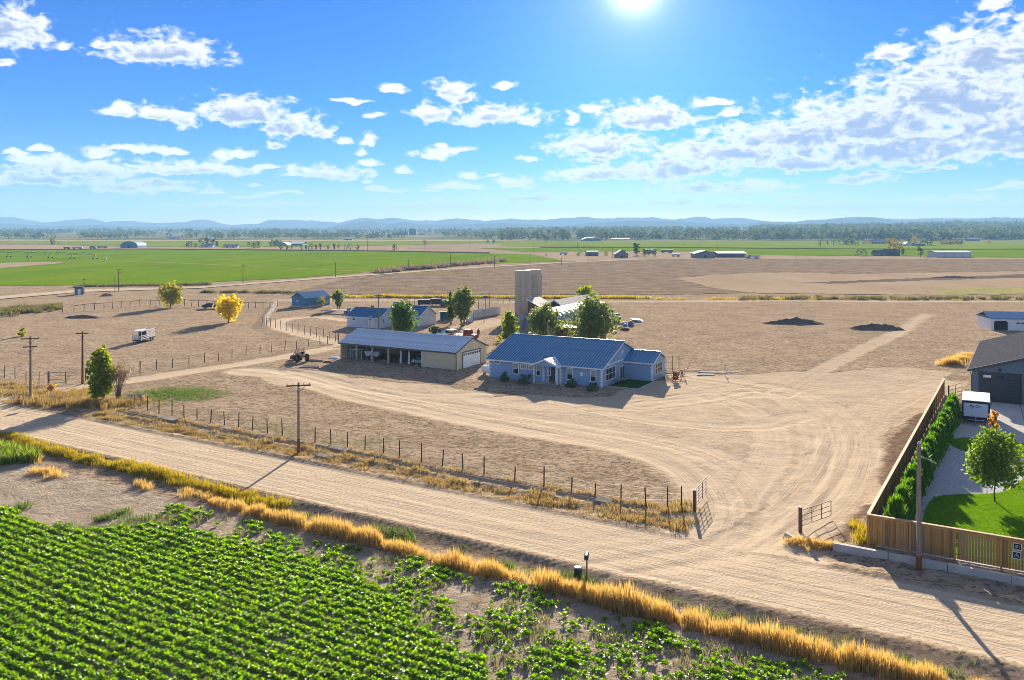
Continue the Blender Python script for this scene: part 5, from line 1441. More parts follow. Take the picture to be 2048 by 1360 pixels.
def poly_sheet(name, pts, z0, z1, m_):
    b = MB(); n = len(pts); v0 = 0
    b.v = [(x, y, z1) for x, y in pts]+[(x, y, z0) for x, y in pts]
    b.f = [tuple(range(n))]+[(i, n+i, n+(i+1) % n, (i+1) % n) for i in range(n)]; b.m = [0]*len(b.f)
    return tag(b.obj(name, m_), kind='structure')
M_ROCK = mat('river_rock', (.52, .50, .50), .9, .35, 9, .06, 14, spec=0.0)
M_LAWN = mat('lawn_grass', (.11, .23, .006), .9, .0, 3, .05, 40, c2=(.19, .32, .010), spec=0.0)
poly_sheet('rock_bed', [SN(-8.3, 57.6), SN(30, 57.6), SN(30, 96), SN(8, 92.5), SN(-8.0, 103)], -.2, .0, M_ROCK)
lawn1 = catmull(GP([(1838,1200),(1842,1075),(1846,1042),(1856,1010),(1876,994),(1920,990),(1970,989),(2010,984),(2045,960),(2075,935),(2120,915)]), .5)
lawn1 = [tuple(p) for p in lawn1 if .521*p[0]+.853*p[1] > 57.75]
poly_sheet('lawn', lawn1+[SN(24, 85), SN(28, 57.75)]+[(lawn1[0][0], lawn1[0][1]-.01)], -.2, .05, M_LAWN)
lawn2 = catmull(GP([(1900,885),(1906,879),(1930,876),(1980,880),(2048,888),(2120,900),(2120,914),(2048,916),(1985,908),(1930,902),(1908,893),(1900,885)]), .4)[:-1]
poly_sheet('island_lawn', [tuple(p) for p in lawn2], -.2, .06, M_LAWN)
poly_sheet('mulch_border', [tuple(p) for p in catmull(GP([(1925,900),(1960,904),(1985,909),(2000,915),(1980,914),(1950,908),(1925,900)]), .4)[:-1]], -.2, .055, mat('bark_mulch', (.11, .07, .05), .95, .3, 8, .03, 20, spec=0.0))
M_DRIVE = mat('driveway_concrete', (.52, .49, .43), .9, .07, .8, .005, 10, spec=0.0)
cp = [G(1910,852), G(1907,868), G(1945,874), G(2048,882), G(2300,900), G(2300,815), G(2040,810), G(1958,801), G(1932,806), G(1918,830)]
apron = poly_sheet('concrete_apron', cp, -.2, .03, M_DRIVE)
jm = MB()
for (a, b_) in (((1918,842),(2200,868)), ((1985,803),(1960,876)), ((2040,809),(2060,884))):
    p, q = G(*a), G(*b_); jm.bar((p[0], p[1], .029), (q[0], q[1], .029), .05, .01)
jo = jm.obj('saw_joint', M_DARKM, apron); jo['kind'] = 'stuff'
# loose river rock
rv = MB(); rv.lathe([(.35, -.3), (1, .0), (.75, .55), (.2, .8)], 5)
RV = np.array(rv.v); RF = np.array([list(f) for f in rv.f if len(f) == 4])
cnt = 9000; q = RNG.random((cnt, 2)); s = -8+22*q[:, 0]; n = 57.8+43*q[:, 1]
P_ = np.stack([UX*s+.521*n, UY*s+.853*n], 1)
k = ~inside(P_[:, 0], P_[:, 1], lawn1+[SN(24, 85), SN(28, 57.75)]) & ~inside(P_[:, 0], P_[:, 1], [tuple(p) for p in lawn2]) & ~inside(P_[:, 0], P_[:, 1], cp)
P_ = P_[k]
scatter('loose_rock', [(RV*np.array([1, .8, .7]), RF, np.full(len(RV), .2)), (RV*np.array([.9, 1.2, .6]), RF, np.full(len(RV), .6)), (RV*np.array([.8, .7, .9]), RF, np.full(len(RV), 1.0))], P_, np.full(len(P_), -.01), .05+.06*RNG.random(len(P_)), leafmat('loose_river_rock', (.36, .35, .36), (.78, .75, .74), 0.0, .9, .1), tintj=.5)
q = RNG.random((26000, 2)); s = -8+26*q[:, 0]; n = 57.8+32*q[:, 1]; P_ = np.stack([UX*s+.521*n, UY*s+.853*n], 1)
k = inside(P_[:, 0], P_[:, 1], lawn1+[SN(24, 85), SN(28, 57.75)]) | inside(P_[:, 0], P_[:, 1], [tuple(p) for p in lawn2]); P_ = P_[k]
GL = [blade_clump(np.random.default_rng(700+i), 7, .085, .16, .02, .7) for i in range(4)]
scatter('lawn_blades', GL, P_, np.full(len(P_), .045), .8+.5*RNG.random(len(P_)), leafmat('lawn_blade', (.07, .17, .008), (.17, .30, .015), .5, .6, .1), tintj=.5)

# ------------------------------------------------------------------ wooden privacy fence
M_PLANK = [mat('cedar_plank_'+w, c, .8, .22, 3, .01, 25, stretch=(1, 1, .1), spec=.15) for w, c in (('amber', (.50, .275, .09)), ('brown', (.43, .235, .085)), ('grey', (.38, .25, .13)), ('dark', (.30, .17, .07)))]
M_CAP = mat('fence_cap', (.50, .36, .20), .7, .15, 4, spec=.2)
FC = G(1736, 1088)
fence = empty('wooden_fence', (*FC, 0), ka, 'front wooden privacy fence of spaced upright planks facing the gravel road', 'fence')
FL = 15.0; FHt = 1.92
pms = [MB().box(0, .135, 0, .022, .06, FHt-.1).mesh('plank', mm) for mm in M_PLANK]
x = .12; i = 0
while x < FL:
    if not (abs((x-.0) % 2.44-.0) < .02):
        o = link_mesh('plank', pms[rnd.choice((0, 1, 1, 2, 3))], None, fence); o.location = (x, .0, rnd.uniform(-.012, .012)); o.rotation_euler = (0, 0, 0)
    x += .158 if x > 5.6 else .149
for k in range(7):
    m = MB(); m.box(k*2.44-.06, k*2.44+.06, -.13, -.002, -.3, FHt-.05); part(fence, 'post', m, M_PLANK[0])
for z in (.35, 1.0, 1.62):
    m = MB(); m.box(0, FL, .026, .07, z-.045, z+.045); part(fence, 'rail', m, M_PLANK[3])
m = MB(); m.box(-.06, FL, -.14, .10, FHt-.045, FHt); part(fence, 'cap_board', m, M_CAP)
m = MB(); m.box(0, FL, -.022, -.002, FHt-.2, FHt-.05); part(fence, 'trim_board', m, M_PLANK[0])
sf = empty('side_fence', (FC[0], FC[1], 0), ka+math.pi/2, 'long side run of the wooden fence between the dirt driveway and the hedge', 'fence')
SFL = 57.0
pms2 = [MB().box(0, .147, 0, .02, .04, FHt-.1).mesh('plank', mm) for mm in M_PLANK]
nb = int(SFL/2.44)
near_n = 0
bulk = MB()
x = .1
while x < SFL:
    if near_n < 300:
        o = link_mesh('plank', pms2[rnd.choice((1, 2, 2, 3))], None, sf); o.location = (x, 0, rnd.uniform(-.01, .01)); near_n += 1
    else: bulk.box(x, x+.147, 0, .02, .04, FHt-.1)
    x += .152
if bulk.v: o = part(sf, 'plank_run', bulk, M_PLANK[2], kind='stuff')
for k in range(nb+1):
    m = MB(); m.box(k*2.44-.05, k*2.44+.05, -.12, -.002, -.3, FHt-.05); part(sf, 'post', m, M_PLANK[1])
for z in (.35, 1.0, 1.6):
    m = MB(); m.box(.12, SFL, -.05, -.003, z-.045, z+.045); part(sf, 'rail', m, M_PLANK[1])
m = MB(); m.box(.12, SFL, -.12, .09, FHt-.05, FHt-.004); part(sf, 'cap_board', m, M_CAP)
# two dark square signs near the right end of the front fence
def emblem_sign(px, py, label, kind):
    t, z = onwall(FC, ka, px, py)
    root = empty('fence_sign', (FC[0]+UX*t, FC[1]+UY*t, z), ka, label, 'sign', 'signs on the wooden fence')
    m = MB(); m.box(-.22, .22, -.165, -.145, -.21, .21); part(root, 'border', m, M_WHITE)
    m = MB(); m.box(-.185, .185, -.172, -.166, -.175, .175); part(root, 'face', m, mat('navy_sign_face', (.012, .025, .045), .4, .1, 3))
    M_EM = mat('pale_blue_emblem', (.34, .52, .62), .5, .1, 3)
    m = MB()
    def ring(cx, cz, r0, r1, a0=0, a1=6.283, n=14):
        for k in range(n):
            t0, t1 = a0+(a1-a0)*k/n, a0+(a1-a0)*(k+1)/n
            m.hexa([(cx+r0*math.cos(t0), -.178, cz+r0*math.sin(t0)), (cx+r1*math.cos(t0), -.178, cz+r1*math.sin(t0)), (cx+r1*math.cos(t1), -.178, cz+r1*math.sin(t1)), (cx+r0*math.cos(t1), -.178, cz+r0*math.sin(t1)),
                    (cx+r0*math.cos(t0), -.173, cz+r0*math.sin(t0)), (cx+r1*math.cos(t0), -.173, cz+r1*math.sin(t0)), (cx+r1*math.cos(t1), -.173, cz+r1*math.sin(t1)), (cx+r0*math.cos(t1), -.173, cz+r0*math.sin(t1))])
    if kind == 0:
        ring(-.04, .02, .045, .075); ring(-.04, .02, .0, .022, n=8); ring(.08, .03, .035, .06, -.6, 2.4, 8); ring(-.0, -.02, .11, .135, 3.5, 5.9, 10)
    else:
        ring(0, -.06, .085, .12, -.3, 3.44, 12); ring(0, -.05, .02, .05, 0, 3.14, 8); m.box(-.025, .025, -.178, -.173, .06, .13)
    part(root, 'emblem', m, M_EM)
emblem_sign(2035, 1092, 'upper dark square sign with pale round emblem on the wooden fence', 0)
emblem_sign(2033.5, 1109, 'lower dark square sign with pale arched emblem on the wooden fence', 1)

# ------------------------------------------------------------------ post and wire fences
M_POST = mat('fence_post_wood', (.14, .105, .075), .9, .25, 5, spec=0.1)
M_TPOST = mat('steel_t_post', (.075, .05, .04), .8, .3, 5, spec=0.1)
M_WIRE = mat('fence_wire', (.16, .14, .12), .6, .1, 5, metal=.4)
def wire_fence(name, label, pts, hts, r=.05, wires=(.35, .65, .95), m_=None, rails=None, wr=.006, closed=False, lean=.03):
    P_ = [G(*p) for p in pts]; P_ = [(x, y, hz_at(x, y)) for x, y in P_]
    P_ = [(*G(p[0], p[1], q[2]), q[2]) for p, q in zip(pts, P_)]
    root = empty(name, P_[0], 0, label, 'fence'); o0 = Vector(P_[0])
    tops = []
    meshes = {}
    for i, p in enumerate(P_):
        h = hts if isinstance(hts, (int, float)) else hts[i % len(hts)]
        h *= rnd.uniform(.93, 1.07)
        key = round(h, 1)
        if key not in meshes:
            b = MB(); b.tube([(0, 0, -.3), (0, 0, key*.5), (0, 0, key)], [r, r*.95, r*.85], 6); meshes[key] = b.mesh('post', m_ or M_POST)
        o = link_mesh('post', meshes[key], None, root); o.location = Vector(p)-o0; o.rotation_euler = (rnd.gauss(0, lean), rnd.gauss(0, lean), rnd.random()*6)
        tops.append((Vector(p)-o0, key))
    for f in wires:
        b = MB()
        for (a, ha), (c, hc) in zip(tops, tops[1:]):
            b.bar(tuple(a+Vector((0, 0, ha*f))), tuple(c+Vector((0, 0, hc*f))), wr*2)
        part(root, 'wire', b, M_WIRE)
    for f in rails or ():
        for (a, ha), (c, hc) in zip(tops, tops[1:]):
            b = MB(); b.bar(tuple(a+Vector((0, 0, ha*f))), tuple(c+Vector((0, 0, hc*f))), .07, .09); part(root, 'rail', b, m_ or M_POST)
    return root
wire_fence('wire_fence', 'post and wire fence between the gravel road verge and the bare front pasture',
  [(270,813),(295,821),(318,828),(344,831),(368,836),(394,840),(421,846),(449,850),(477,856),(505,861),(535,867),(565,872),(630,884),(662,890),(695,896),(730,901),(767,907),(799,915),(843,925),(885,932),(926,940),(968,949),(1029,970),(1088,973),(1143,990),(1190,1000),(1242,1008),(1292,1013),(1335,1014),(1363,1016)],
  [1.35, 1.5, 1.45, 1.6, 1.5], r=.055, m_=M_TPOST)
wire_fence('wire_fence', 'wire fence running along the left side of the long dirt driveway',
  [(280,745),(313,740),(345,736),(378,731),(409,726),(436.6,722.4),(464,717),(492,710),(520,708),(543,704.5),(569.5,701),(593,698),(617,693),(640,690),(655,688),(676,684.6)], [1.5, 1.6, 1.4], r=.06)
wire_fence('wire_fence', 'wire fence curving from the pale rail panels down to the open shed',
  [(524,651),(533,652),(540.6,654),(551,656),(562,659),(573.5,661.5),(584.5,664),(596,667),(608.5,669.6),(620.7,672),(632.6,674),(646,676.6),(659.7,679.8),(671,682),(677,684)], [1.7, 1.8], r=.06)
wire_fence('wire_fence', 'far paddock fence passing behind the two yellow trees',
  [(125,625),(148,623),(168,622),(189,619.5),(208,618.5),(225,617),(242,615.5),(260,614.5),(280,613),(300,611.5),(320,611.5),(369,612),(383,612.5),(397,613.5),(412,614),(430,615.5),(446,616.5),(482,619),(497,617),(511,616),(526,618),(540,617.5),(555,612)], [1.7, 1.6, 1.85], r=.08, rails=(.9,))
wire_fence('wire_fence', 'short wire fence at the left edge beside the junction',
  [(-12,757),(9,757),(30,757.5),(52,766),(78,768),(98,769)], [1.6, 1.75], r=.05, rails=())
wire_fence('wire_fence', 'wire fence between the brown utility pole and the tube gate at left',
  [(132,768),(171,762),(205,757),(240,751),(280,745.5)], [1.5, 1.6], r=.05)
M_PALEPIPE = mat('pale_pipe', (.55, .52, .47), .6, .1, 5)
def panel_fence(name, label, a, b_, n, h, m_, bars=5, cat='fence', group=None):
    A_, B_ = Vector((*G(*a), 0)), Vector((*G(*b_), 0))
    root = empty(name, A_, 0, label, cat, group); D_ = B_-A_
    for i in range(n+1):
        m = MB(); p = D_*(i/n); m.tube([(p.x, p.y, -.2), (p.x, p.y, h*1.06)], .05, 6); part(root, 'post', m, m_)
    for k in range(bars):
        z = h*(.16+.84*k/(bars-1))
        m = MB(); m.bar((0, 0, z), (D_.x, D_.y, z), .045); part(root, 'rail', m, m_)
    return root
panel_fence('rail_fence', 'pale pipe rail panels at the bend beside the blue barn', (529,650), (556,609), 9, 1.7, M_PALEPIPE, 6)
panel_fence('corral_fence', 'dark corral rails behind the slim tree and the white farmhouse', (798,610), (892,611), 9, 1.7, M_DARKM, 3)
panel_fence('corral_fence', 'pale corral rails running from the tall willow to the silos', (950,599), (1030,600), 8, 1.5, mat('grey_rail', (.30, .26, .22), .8, .2, 3), 4)
panel_fence('corral_fence', 'lower row of corral rails in front of the silos', (960,607), (1031,606), 6, 1.4, mat('grey_rail', (.30, .26, .22)), 3)
panel_fence('timber_rail', 'low timber rail frame beside the wing of the blue house', (1332,741), (1358,742), 2, 2.0, M_WOOD, 3)
# white board wall of the corral
def board_wall(a, b_, h, label, n):
    A_, B_ = G(*a), G(*b_); L_ = math.hypot(B_[0]-A_[0], B_[1]-A_[1]); an = math.atan2(B_[1]-A_[1], B_[0]-A_[0])
    root = empty('board_wall', (*A_, 0), an, label, 'wall')
    w = L_/n
    me = MB().box(.01, w-.01, 0, .05, -.1, h).mesh('panel', mat('chalky_white', (.60, .60, .60), .8, .15, 1.5, spec=.1))
    for i in range(n): loc_part(root, 'panel', me, (i*w, 0, rnd.uniform(-.03, .03)))
    for i in range(n+1):
        m = MB(); m.box(i*w-.05, i*w+.05, .055, .16, -.2, h+.15); part(root, 'post', m, M_GREYW)
    return root
board_wall((947, 637), (1001, 628), 1.85, 'long white board wall of the corral beside the tall willow', 6)
board_wall((930, 643), (946, 644), 1.9, 'short white board wall panel under the tall willow', 2)
board_wall((1036, 641.5), (1055, 639.5), 1.35, 'low white board wall at the foot of the silos', 3)

# ------------------------------------------------------------------ gates
M_GATE = mat('brown_gate_steel', (.13, .075, .05), .7, .2, 5)
def tube_gate(name, label, a, b_, h, m_, bars=6, uprights=2, postm=None, pr=.13, ph=None, cat='gate', z0=.22):
    A_, B_ = G(*a), G(*b_); L_ = math.hypot(B_[0]-A_[0], B_[1]-A_[1]); an = math.atan2(B_[1]-A_[1], B_[0]-A_[0])
    root = empty(name, (*A_, hz_at(*A_)), an, label, cat)
    if pr:
        m = MB(); m.tube([(-.12, 0, -.4), (-.12, 0, ph or h+.2)], pr, 9); part(root, 'gatepost', m, postm or m_)
    for k in range(bars):
        z = z0+(h-z0)*k/(bars-1); m = MB(); m.tube([(.05, 0, z), (L_, 0, z)], .026, 6); part(root, 'rail', m, m_)
    for k in range(uprights+2):
        x = .05+(L_-.05)*k/(uprights+1); m = MB(); m.tube([(x, 0, z0), (x, 0, h)], .026, 6); part(root, 'upright', m, m_)
    return root
tube_gate('farm_gate', 'open rusty tube gate on the left of the driveway mouth', (1390, 1021), (1412, 993), 1.45, M_GATE, 6, 2, ph=1.52)
tube_gate('farm_gate', 'open rusty tube gate on the right of the driveway mouth', (1603, 1057), (1662, 1036), 1.25, M_GATE, 4, 2, ph=1.5)
tube_gate('tube_gate', 'black tube gate at the far end of the hedge', (1898, 800), (1924, 792), 1.6, M_BLK, 4, 1, pr=.06, ph=1.75)
tube_gate('tube_gate', 'grey tube gate in the short fence at the left', (98, 769), (131, 768), 1.55, mat('grey_gate', (.16, .15, .14), .7, .2, 4), 4, 0, pr=.06, ph=1.7)

# ------------------------------------------------------------------ utility poles
M_POLE = [mat('grey_pole', (.26, .22, .18), .9, .2, 4, .01, 20, stretch=(1, 1, .1), spec=.1), mat('brown_pole', (.14, .07, .04), .9, .2, 4, .01, 20, stretch=(1, 1, .1), spec=.1)]
POLES = {}
def pole(px, py, top, label, arms=1, mi=0, r=.14, aw=2.2, group='utility poles', far=False, ang=None, base=None):
    x, y = G(px, py); z = hz_at(x, y) if y < 400 else 0
    if abs(z) > .05: x, y = G(px, py, z)
    h = (py-top)*y/FPX
    an = (ka+math.pi/2 if ang is None else ang)
    root = empty('utility_pole', (x, y, z), an, label, 'utility pole', group)
    m = MB(); m.tube([(0, 0, -.4), (0, 0, h*.5), (0, 0, h)], [r, r*.87, r*.72], 9 if not far else 5); part(root, 'shaft', m, M_POLE[mi])
    if not far and base:
        m = MB(); m.tube([(0, 0, -.1), (0, 0, base)], [r*1.08, r*1.05], 9); part(root, 'stained_foot', m, mat('stained_wood', (.23, .085, .03), .9, .2, 4, spec=.1))
    z_ = h-.25
    for k in range(arms):
        m = MB(); m.box(-aw/2, aw/2, -r-.10, -r+.01, z_-.06, z_+.06); a_ = part(root, 'crossarm', m, M_POLE[1])
        for q in (-.46, -.22, .22, .46):
            m = MB(); m.lathe([(.035, 0), (.055, .05), (.03, .09), (.05, .13), (.02, .18)], 7, (aw*q, -r-.05, z_+.06)); part(a_, 'insulator', m, mat('porcelain', (.45, .43, .40), .3, .1, 4))
        if not far:
            m = MB()
            for sg in (-1, 1): m.bar((sg*aw*.28, -r-.06, z_-.06), (0, -r-.04, z_-.65), .04)
            part(root, 'brace', m, M_DARKM)
        z_ -= .95; aw *= .8
    POLES[label] = (x, y, z+h-.2)
    return root
pole(61, 803, 673, 'grey utility pole with crossarms beside the traffic cone at the left', 2, 0, .15, 1.9, ang=.3)
pole(165, 768, 663, 'brown utility pole with a single crossarm left of the tall green tree', 1, 1, .14, 1.5, ang=.3, base=1.2)
pole(597, 908, 764, 'grey utility pole standing on the road verge before the pasture', 1, 0, .13, 2.1, ang=.25, base=1.4)
p4 = pole(1838, 1140, 887, 'tall bare utility pole in front of the wooden fence', 0, 0, .15, base=.85)
m = MB(); m.bar((0, -.1, 6.7), (0, -.9, 6.45), .03); m.tube([(0, -.7, 6.48), (0, -.95, 6.38)], .035, 6); m.box(-.18, .18, -.2, -.12, 7.1, 7.2); part(p4, 'service_bracket', m, M_STEEL)
m = MB(); m.lathe([(.06, 0), (.1, .08), (.05, .2)], 8, (0, 0, 7.36)); part(p4, 'top_insulator', m, M_STEEL)
pole(757, 661, 588, 'grey utility pole rising over the white farmhouse gable', 1, 0, .13, 1.8, ang=.2)
pole(901, 650, 582, 'slender utility pole inside the slim green tree', 1, 0, .13, 1.4, ang=.2)
pole(168, 587, 557, 'short utility pole beside the dark hut at the far lane', 1, 1, .13, 1.4, far=True)
pole(230, 584, 552, 'left pole of the close pair by the far green field', 0, 1, .13, far=True)
pole(237.5, 583, 538, 'taller pole with crossarm of the close pair by the far green field', 2, 1, .15, 1.9, far=True)
NTH = ['first','second','third','fourth','fifth','sixth','seventh','eighth','ninth','tenth','eleventh','twelfth','thirteenth','fourteenth','fifteenth','sixteenth','seventeenth','eighteenth','nineteenth','twentieth','twenty-first','twenty-second','twenty-third','twenty-fourth','twenty-fifth']
for ni, (px, py, top) in enumerate([(486,567,530),(671,555,525),(817,540,519),(864,536,518),(901,535,507),(989,536,512),(1060,533,509),(1123,530,515),(1176,524,509),(1225,516,494)]):
    pole(px, py, top, 'slim utility pole along the far county road, %s of its line from the left' % NTH[ni], 1, 1, .14, 1.6, group='poles along the far county road', far=True)
for ni, (px, py, top) in enumerate(sorted([(50,478,459),(162,477,459),(118,497,484),(358,490,474),(347,472,459),(388,470,461),(424,472,458),(502,470,461),(578,478,461),(597,471,463),(735,502,475),(818,500,484),(850,506,487),(940,505,481),(1068,507,486),(1155,498,484),(1252,496,485),(1290,505,490),(1340,503,489),(1398,500,484),(1435,498,489),(1470,500,490),(1592,516,500),(1641,496,484),(1920,460,445)])):
    pole(px, py, top, 'far thin utility pole in the flat fields beyond the county road, %s from the left' % NTH[ni], 1, 1, .17, 1.8, group='far utility poles', far=True)
# the few wires that can be made out
def wire(a, b_, sag, label, r=.012):
    A_, B_ = Vector(a), Vector(b_); m = MB(); pts = []
    for k in range(11):
        t = k/10; p = A_.lerp(B_, t); p.z -= sag*4*t*(1-t); pts.append(tuple(p))
    m.tube(pts, r, 3); o = m.obj('power_wire', M_DARKM); tag(o, label, 'wire')
pa, pb = POLES['grey utility pole rising over the white farmhouse gable'], POLES['slender utility pole inside the slim green tree']
wire(pb, (*G(958, 640), 2.4), .5, 'pale service wire from the slender pole down past the tall willow')
wire(pa, pb, .9, 'thin wire between the farmhouse pole and the slender pole')
pc = POLES['grey utility pole standing on the road verge before the pasture']
wire((pa[0], pa[1], pa[2]), (HO[0]+2, HO[1]+8, 5), .9, 'thin service wire from the farmhouse pole to the blue house', .008)

# ------------------------------------------------------------------ mailbox, box, cone, sign, trough
mb_ = empty('mailbox', (*G(1173.5, 1149, -.0), hz_at(*G(1173.5, 1149))), ka+.35, 'black mailbox on a grey post at the near road edge', 'mailbox')
m = MB(); m.box(-.045, .045, -.045, .045, -.4, 1.16); part(mb_, 'post', m, M_GREYW)
m = MB(); m.extrude([(-.11, 1.16), (.11, 1.16), (.11, 1.32), (.085, 1.385), (.04, 1.42), (-.04, 1.42), (-.085, 1.385), (-.11, 1.32)], -.28, .28); bx_ = part(mb_, 'box', m, mat('mailbox_black', (.03, .032, .036), .4, .1, 4))
m = MB(); m.extrude([(-.118, 1.15), (.118, 1.15), (.118, 1.33), (.09, 1.395), (.04, 1.43), (-.04, 1.43), (-.09, 1.395), (-.118, 1.33)], -.30, -.284); part(bx_, 'door', m, mat('mailbox_black', (.03, .032, .036)))
m = MB(); m.box(-.13, -.116, -.1, -.06, 1.28, 1.46); part(bx_, 'flag', m, M_RUST)
ub = empty('utility_box', (*G(1156, 1142), hz_at(*G(1156, 1142))), ka+.2, 'small dark ground box with pale lid beside the mailbox', 'utility box')
m = MB(); m.box(-.2, .2, -.16, .16, -.1, .34); part(ub, 'body', m, mat('box_green_grey', (.05, .06, .065), .6, .1, 4))
m = MB(); m.hexa([(-.23, -.19, .34), (.23, -.19, .34), (.23, .19, .34), (-.23, .19, .34), (-.19, -.15, .41), (.19, -.15, .41), (.19, .15, .41), (-.19, .15, .41)]); part(ub, 'lid', m, mat('box_lid', (.45, .45, .44), .5, .1, 4))
cn = empty('traffic_cone', (*G(38, 807), hz_at(*G(38, 807))), .2, 'orange traffic cone at the road junction by the grey pole', 'traffic cone')
M_CONE = mat('cone_orange', (.75, .06, .03), .6, .1, 4)
m = MB(); m.box(-.26, .26, -.26, .26, 0, .06); part(cn, 'base', m, M_CONE)
m = MB(); m.lathe([(.19, .05), (.12, .42)], 12); m.lathe([(.10, .55), (.045, .95)], 12); part(cn, 'cone', m, M_CONE)
m = MB(); m.lathe([(.121, .42), (.10, .55)], 12); part(cn, 'reflective_band', m, M_WHITE)
sg_ = empty('road_sign', (*G(101, 806), hz_at(*G(101, 806))), .35, 'orange diamond road sign on a thin post in the roadside weeds', 'road sign')
m = MB(); m.tube([(0, 0, -.3), (0, 0, 2.1)], .03, 6); part(sg_, 'post', m, M_STEEL)
m = MB(); m.hexa([(-.4, -.05, 1.75), (0, -.05, 1.35), (.4, -.05, 1.75), (0, -.05, 2.15), (-.4, -.035, 1.75), (0, -.035, 1.35), (.4, -.035, 1.75), (0, -.035, 2.15)]); part(sg_, 'board', m, mat('sign_orange', (.55, .10, .02), .5, .1, 4))
tr_ = empty('concrete_trough', (*G(248, 803), hz_at(*G(248, 803))), .12, 'broken concrete trough standing by the bare bush and wire fence', 'trough')
m = MB(); m.box(0, 2.0, 0, .12, -.1, .62); m.box(0, .12, .12, .9, -.1, .62); m.box(1.88, 2.0, .12, .9, -.1, .62); m.box(0, 2.0, .9, 1.02, -.1, .66); m.box(.12, 1.88, .12, .9, -.1, .1); part(tr_, 'basin', m, CONC2)
m = MB(); m.hexa([(2.05, -.1, -.1), (2.35, 0, -.1), (2.3, .5, -.1), (2.05, .6, -.1), (2.05, .0, .45), (2.2, .1, .3), (2.15, .4, .3), (2.05, .5, .5)]); part(tr_, 'broken_end', m, M_BRICK)
for i, (px, py, l, w_, lb) in enumerate([(338,839,2.4,1.2,'flat concrete slab over the irrigation ditch at the left'), (680,901,2.0,.9,'pale concrete slab by the ditch right of the utility pole'), (650,915,1.6,.8,'tilted concrete slab on the verge below the utility pole'), (1208,1004,1.2,.8,'small concrete headgate across the irrigation ditch')]):
    m = MB(); m.box(-l/2, l/2, -w_/2, w_/2, -.1, .14); o = m.obj('concrete_slab', CONC2); x, y = G(px, py); o.location = (x, y, max(0, hz_at(x, y))+.05); o.rotation_euler = (.03*i, .04, ka+.1); tag(o, lb, 'slab')

# ------------------------------------------------------------------ vehicles and farm gear
def wheel(root, x, y, r, w_, axis='y', name='wheel', rimm=None):
    m = MB(); n = 12
    prof = [(r*.55, -w_/2), (r*.92, -w_/2), (r, -w_*.3), (r, w_*.3), (r*.92, w_/2), (r*.55, w_/2)]
    base = 0
    for (rr, d) in prof:
        for j in range(n):
            a = 2*math.pi*j/n; m.v.append((x+rr*math.cos(a), y+d, r+rr*math.sin(a)))
    for k in range(5):
        for j in range(n):
            a = k*n+j; b = k*n+(j+1) % n; m.f.append((a, b, b+n, a+n)); m.m.append(0)
    t = part(root, name, m, M_BLK)
    m = MB()
    for sgn in (-1, 1):
        c = len(m.v); 
        for j in range(n):
            a = 2*math.pi*j/n; m.v.append((x+r*.56*math.cos(a), y+sgn*w_*.38, r+r*.56*math.sin(a)))
        m.f.append(tuple(range(c, c+n))); m.m.append(0)
    part(t, 'rim', m, rimm or M_STEEL)
    return t
def pickup(name, label, x, y, z, rz, paint, bed=True, L_=5.2, wd=1.85, cat='pickup truck'):
    root = empty(name, (x, y, z), rz, label, cat)
    h = wd/2
    if bed: prof = [(-L_/2, .45), (L_/2, .42), (L_/2, .95), (L_*.24, 1.08), (L_*.12, 1.72), (-L_*.10, 1.75), (-L_*.14, 1.10), (-L_/2, 1.08)]
    else: prof = [(-L_/2, .40), (L_/2, .38), (L_/2, .72), (L_*.26, .88), (L_*.10, 1.40), (-L_*.22, 1.42), (-L_*.40, .98), (-L_/2, .92)]
    m = MB(); m.extrude(prof, -h, h); b = part(root, 'body', m, paint)
    bv = b.modifiers.new('bevel', 'BEVEL'); bv.width = .06; bv.segments = 2
    zt = 1.70 if bed else 1.37
    xa, xb, xc, xd = (L_*.215, L_*.128, -L_*.095, -L_*.125) if bed else (L_*.235, L_*.11, -L_*.21, -L_*.36)
    zl = 1.14 if bed else .95
    for sgn in (-1, 1):
        m = MB(); y_ = sgn*(h+.004)
        m.hexa([(xd, y_, zl), (xa, y_, zl), (xb, y_, zt-.06), (xc, y_, zt-.06), (xd, y_-sgn*.01, zl), (xa, y_-sgn*.01, zl), (xb, y_-sgn*.01, zt-.06), (xc, y_-sgn*.01, zt-.06)]); part(root, 'side_window', m, M_GLASS)
    m = MB(); m.hexa([(xa+.06, -h+.12, zl), (xa+.06, h-.12, zl), (xb+.05, h-.18, zt-.04), (xb+.05, -h+.18, zt-.04), (xa+.03, -h+.12, zl), (xa+.03, h-.12, zl), (xb+.02, h-.18, zt-.04), (xb+.02, -h+.18, zt-.04)]); part(root, 'windscreen', m, M_GLASS)
    if bed:
        m = MB(); m.box(-L_/2+.08, -L_*.15, -h+.1, h-.1, 1.082, 1.09); part(root, 'load_bed', m, M_DARKM)
    for xx in (-L_*.31, L_*.31):
        for sgn in (-1, 1): wheel(root, xx, sgn*(h-.08), .38 if bed else .32, .24)
    for sgn in (-1, 1):
        m = MB(); m.box(L_/2-.02, L_/2+.03, sgn*h*.72-.14, sgn*h*.72+.14, .68, .82); part(root, 'headlight', m, M_WHITE)
    m = MB(); m.box(L_/2, L_/2+.1, -h, h, .42, .56); m.box(-L_/2-.1, -L_/2, -h, h, .46, .6); part(root, 'bumper', m, M_STEEL)
    return root
x, y = G(902, 679); pickup('pickup_truck', 'white pickup parked behind the ridge of the tan open shed', x, y, .1, -.5, M_WHITE)
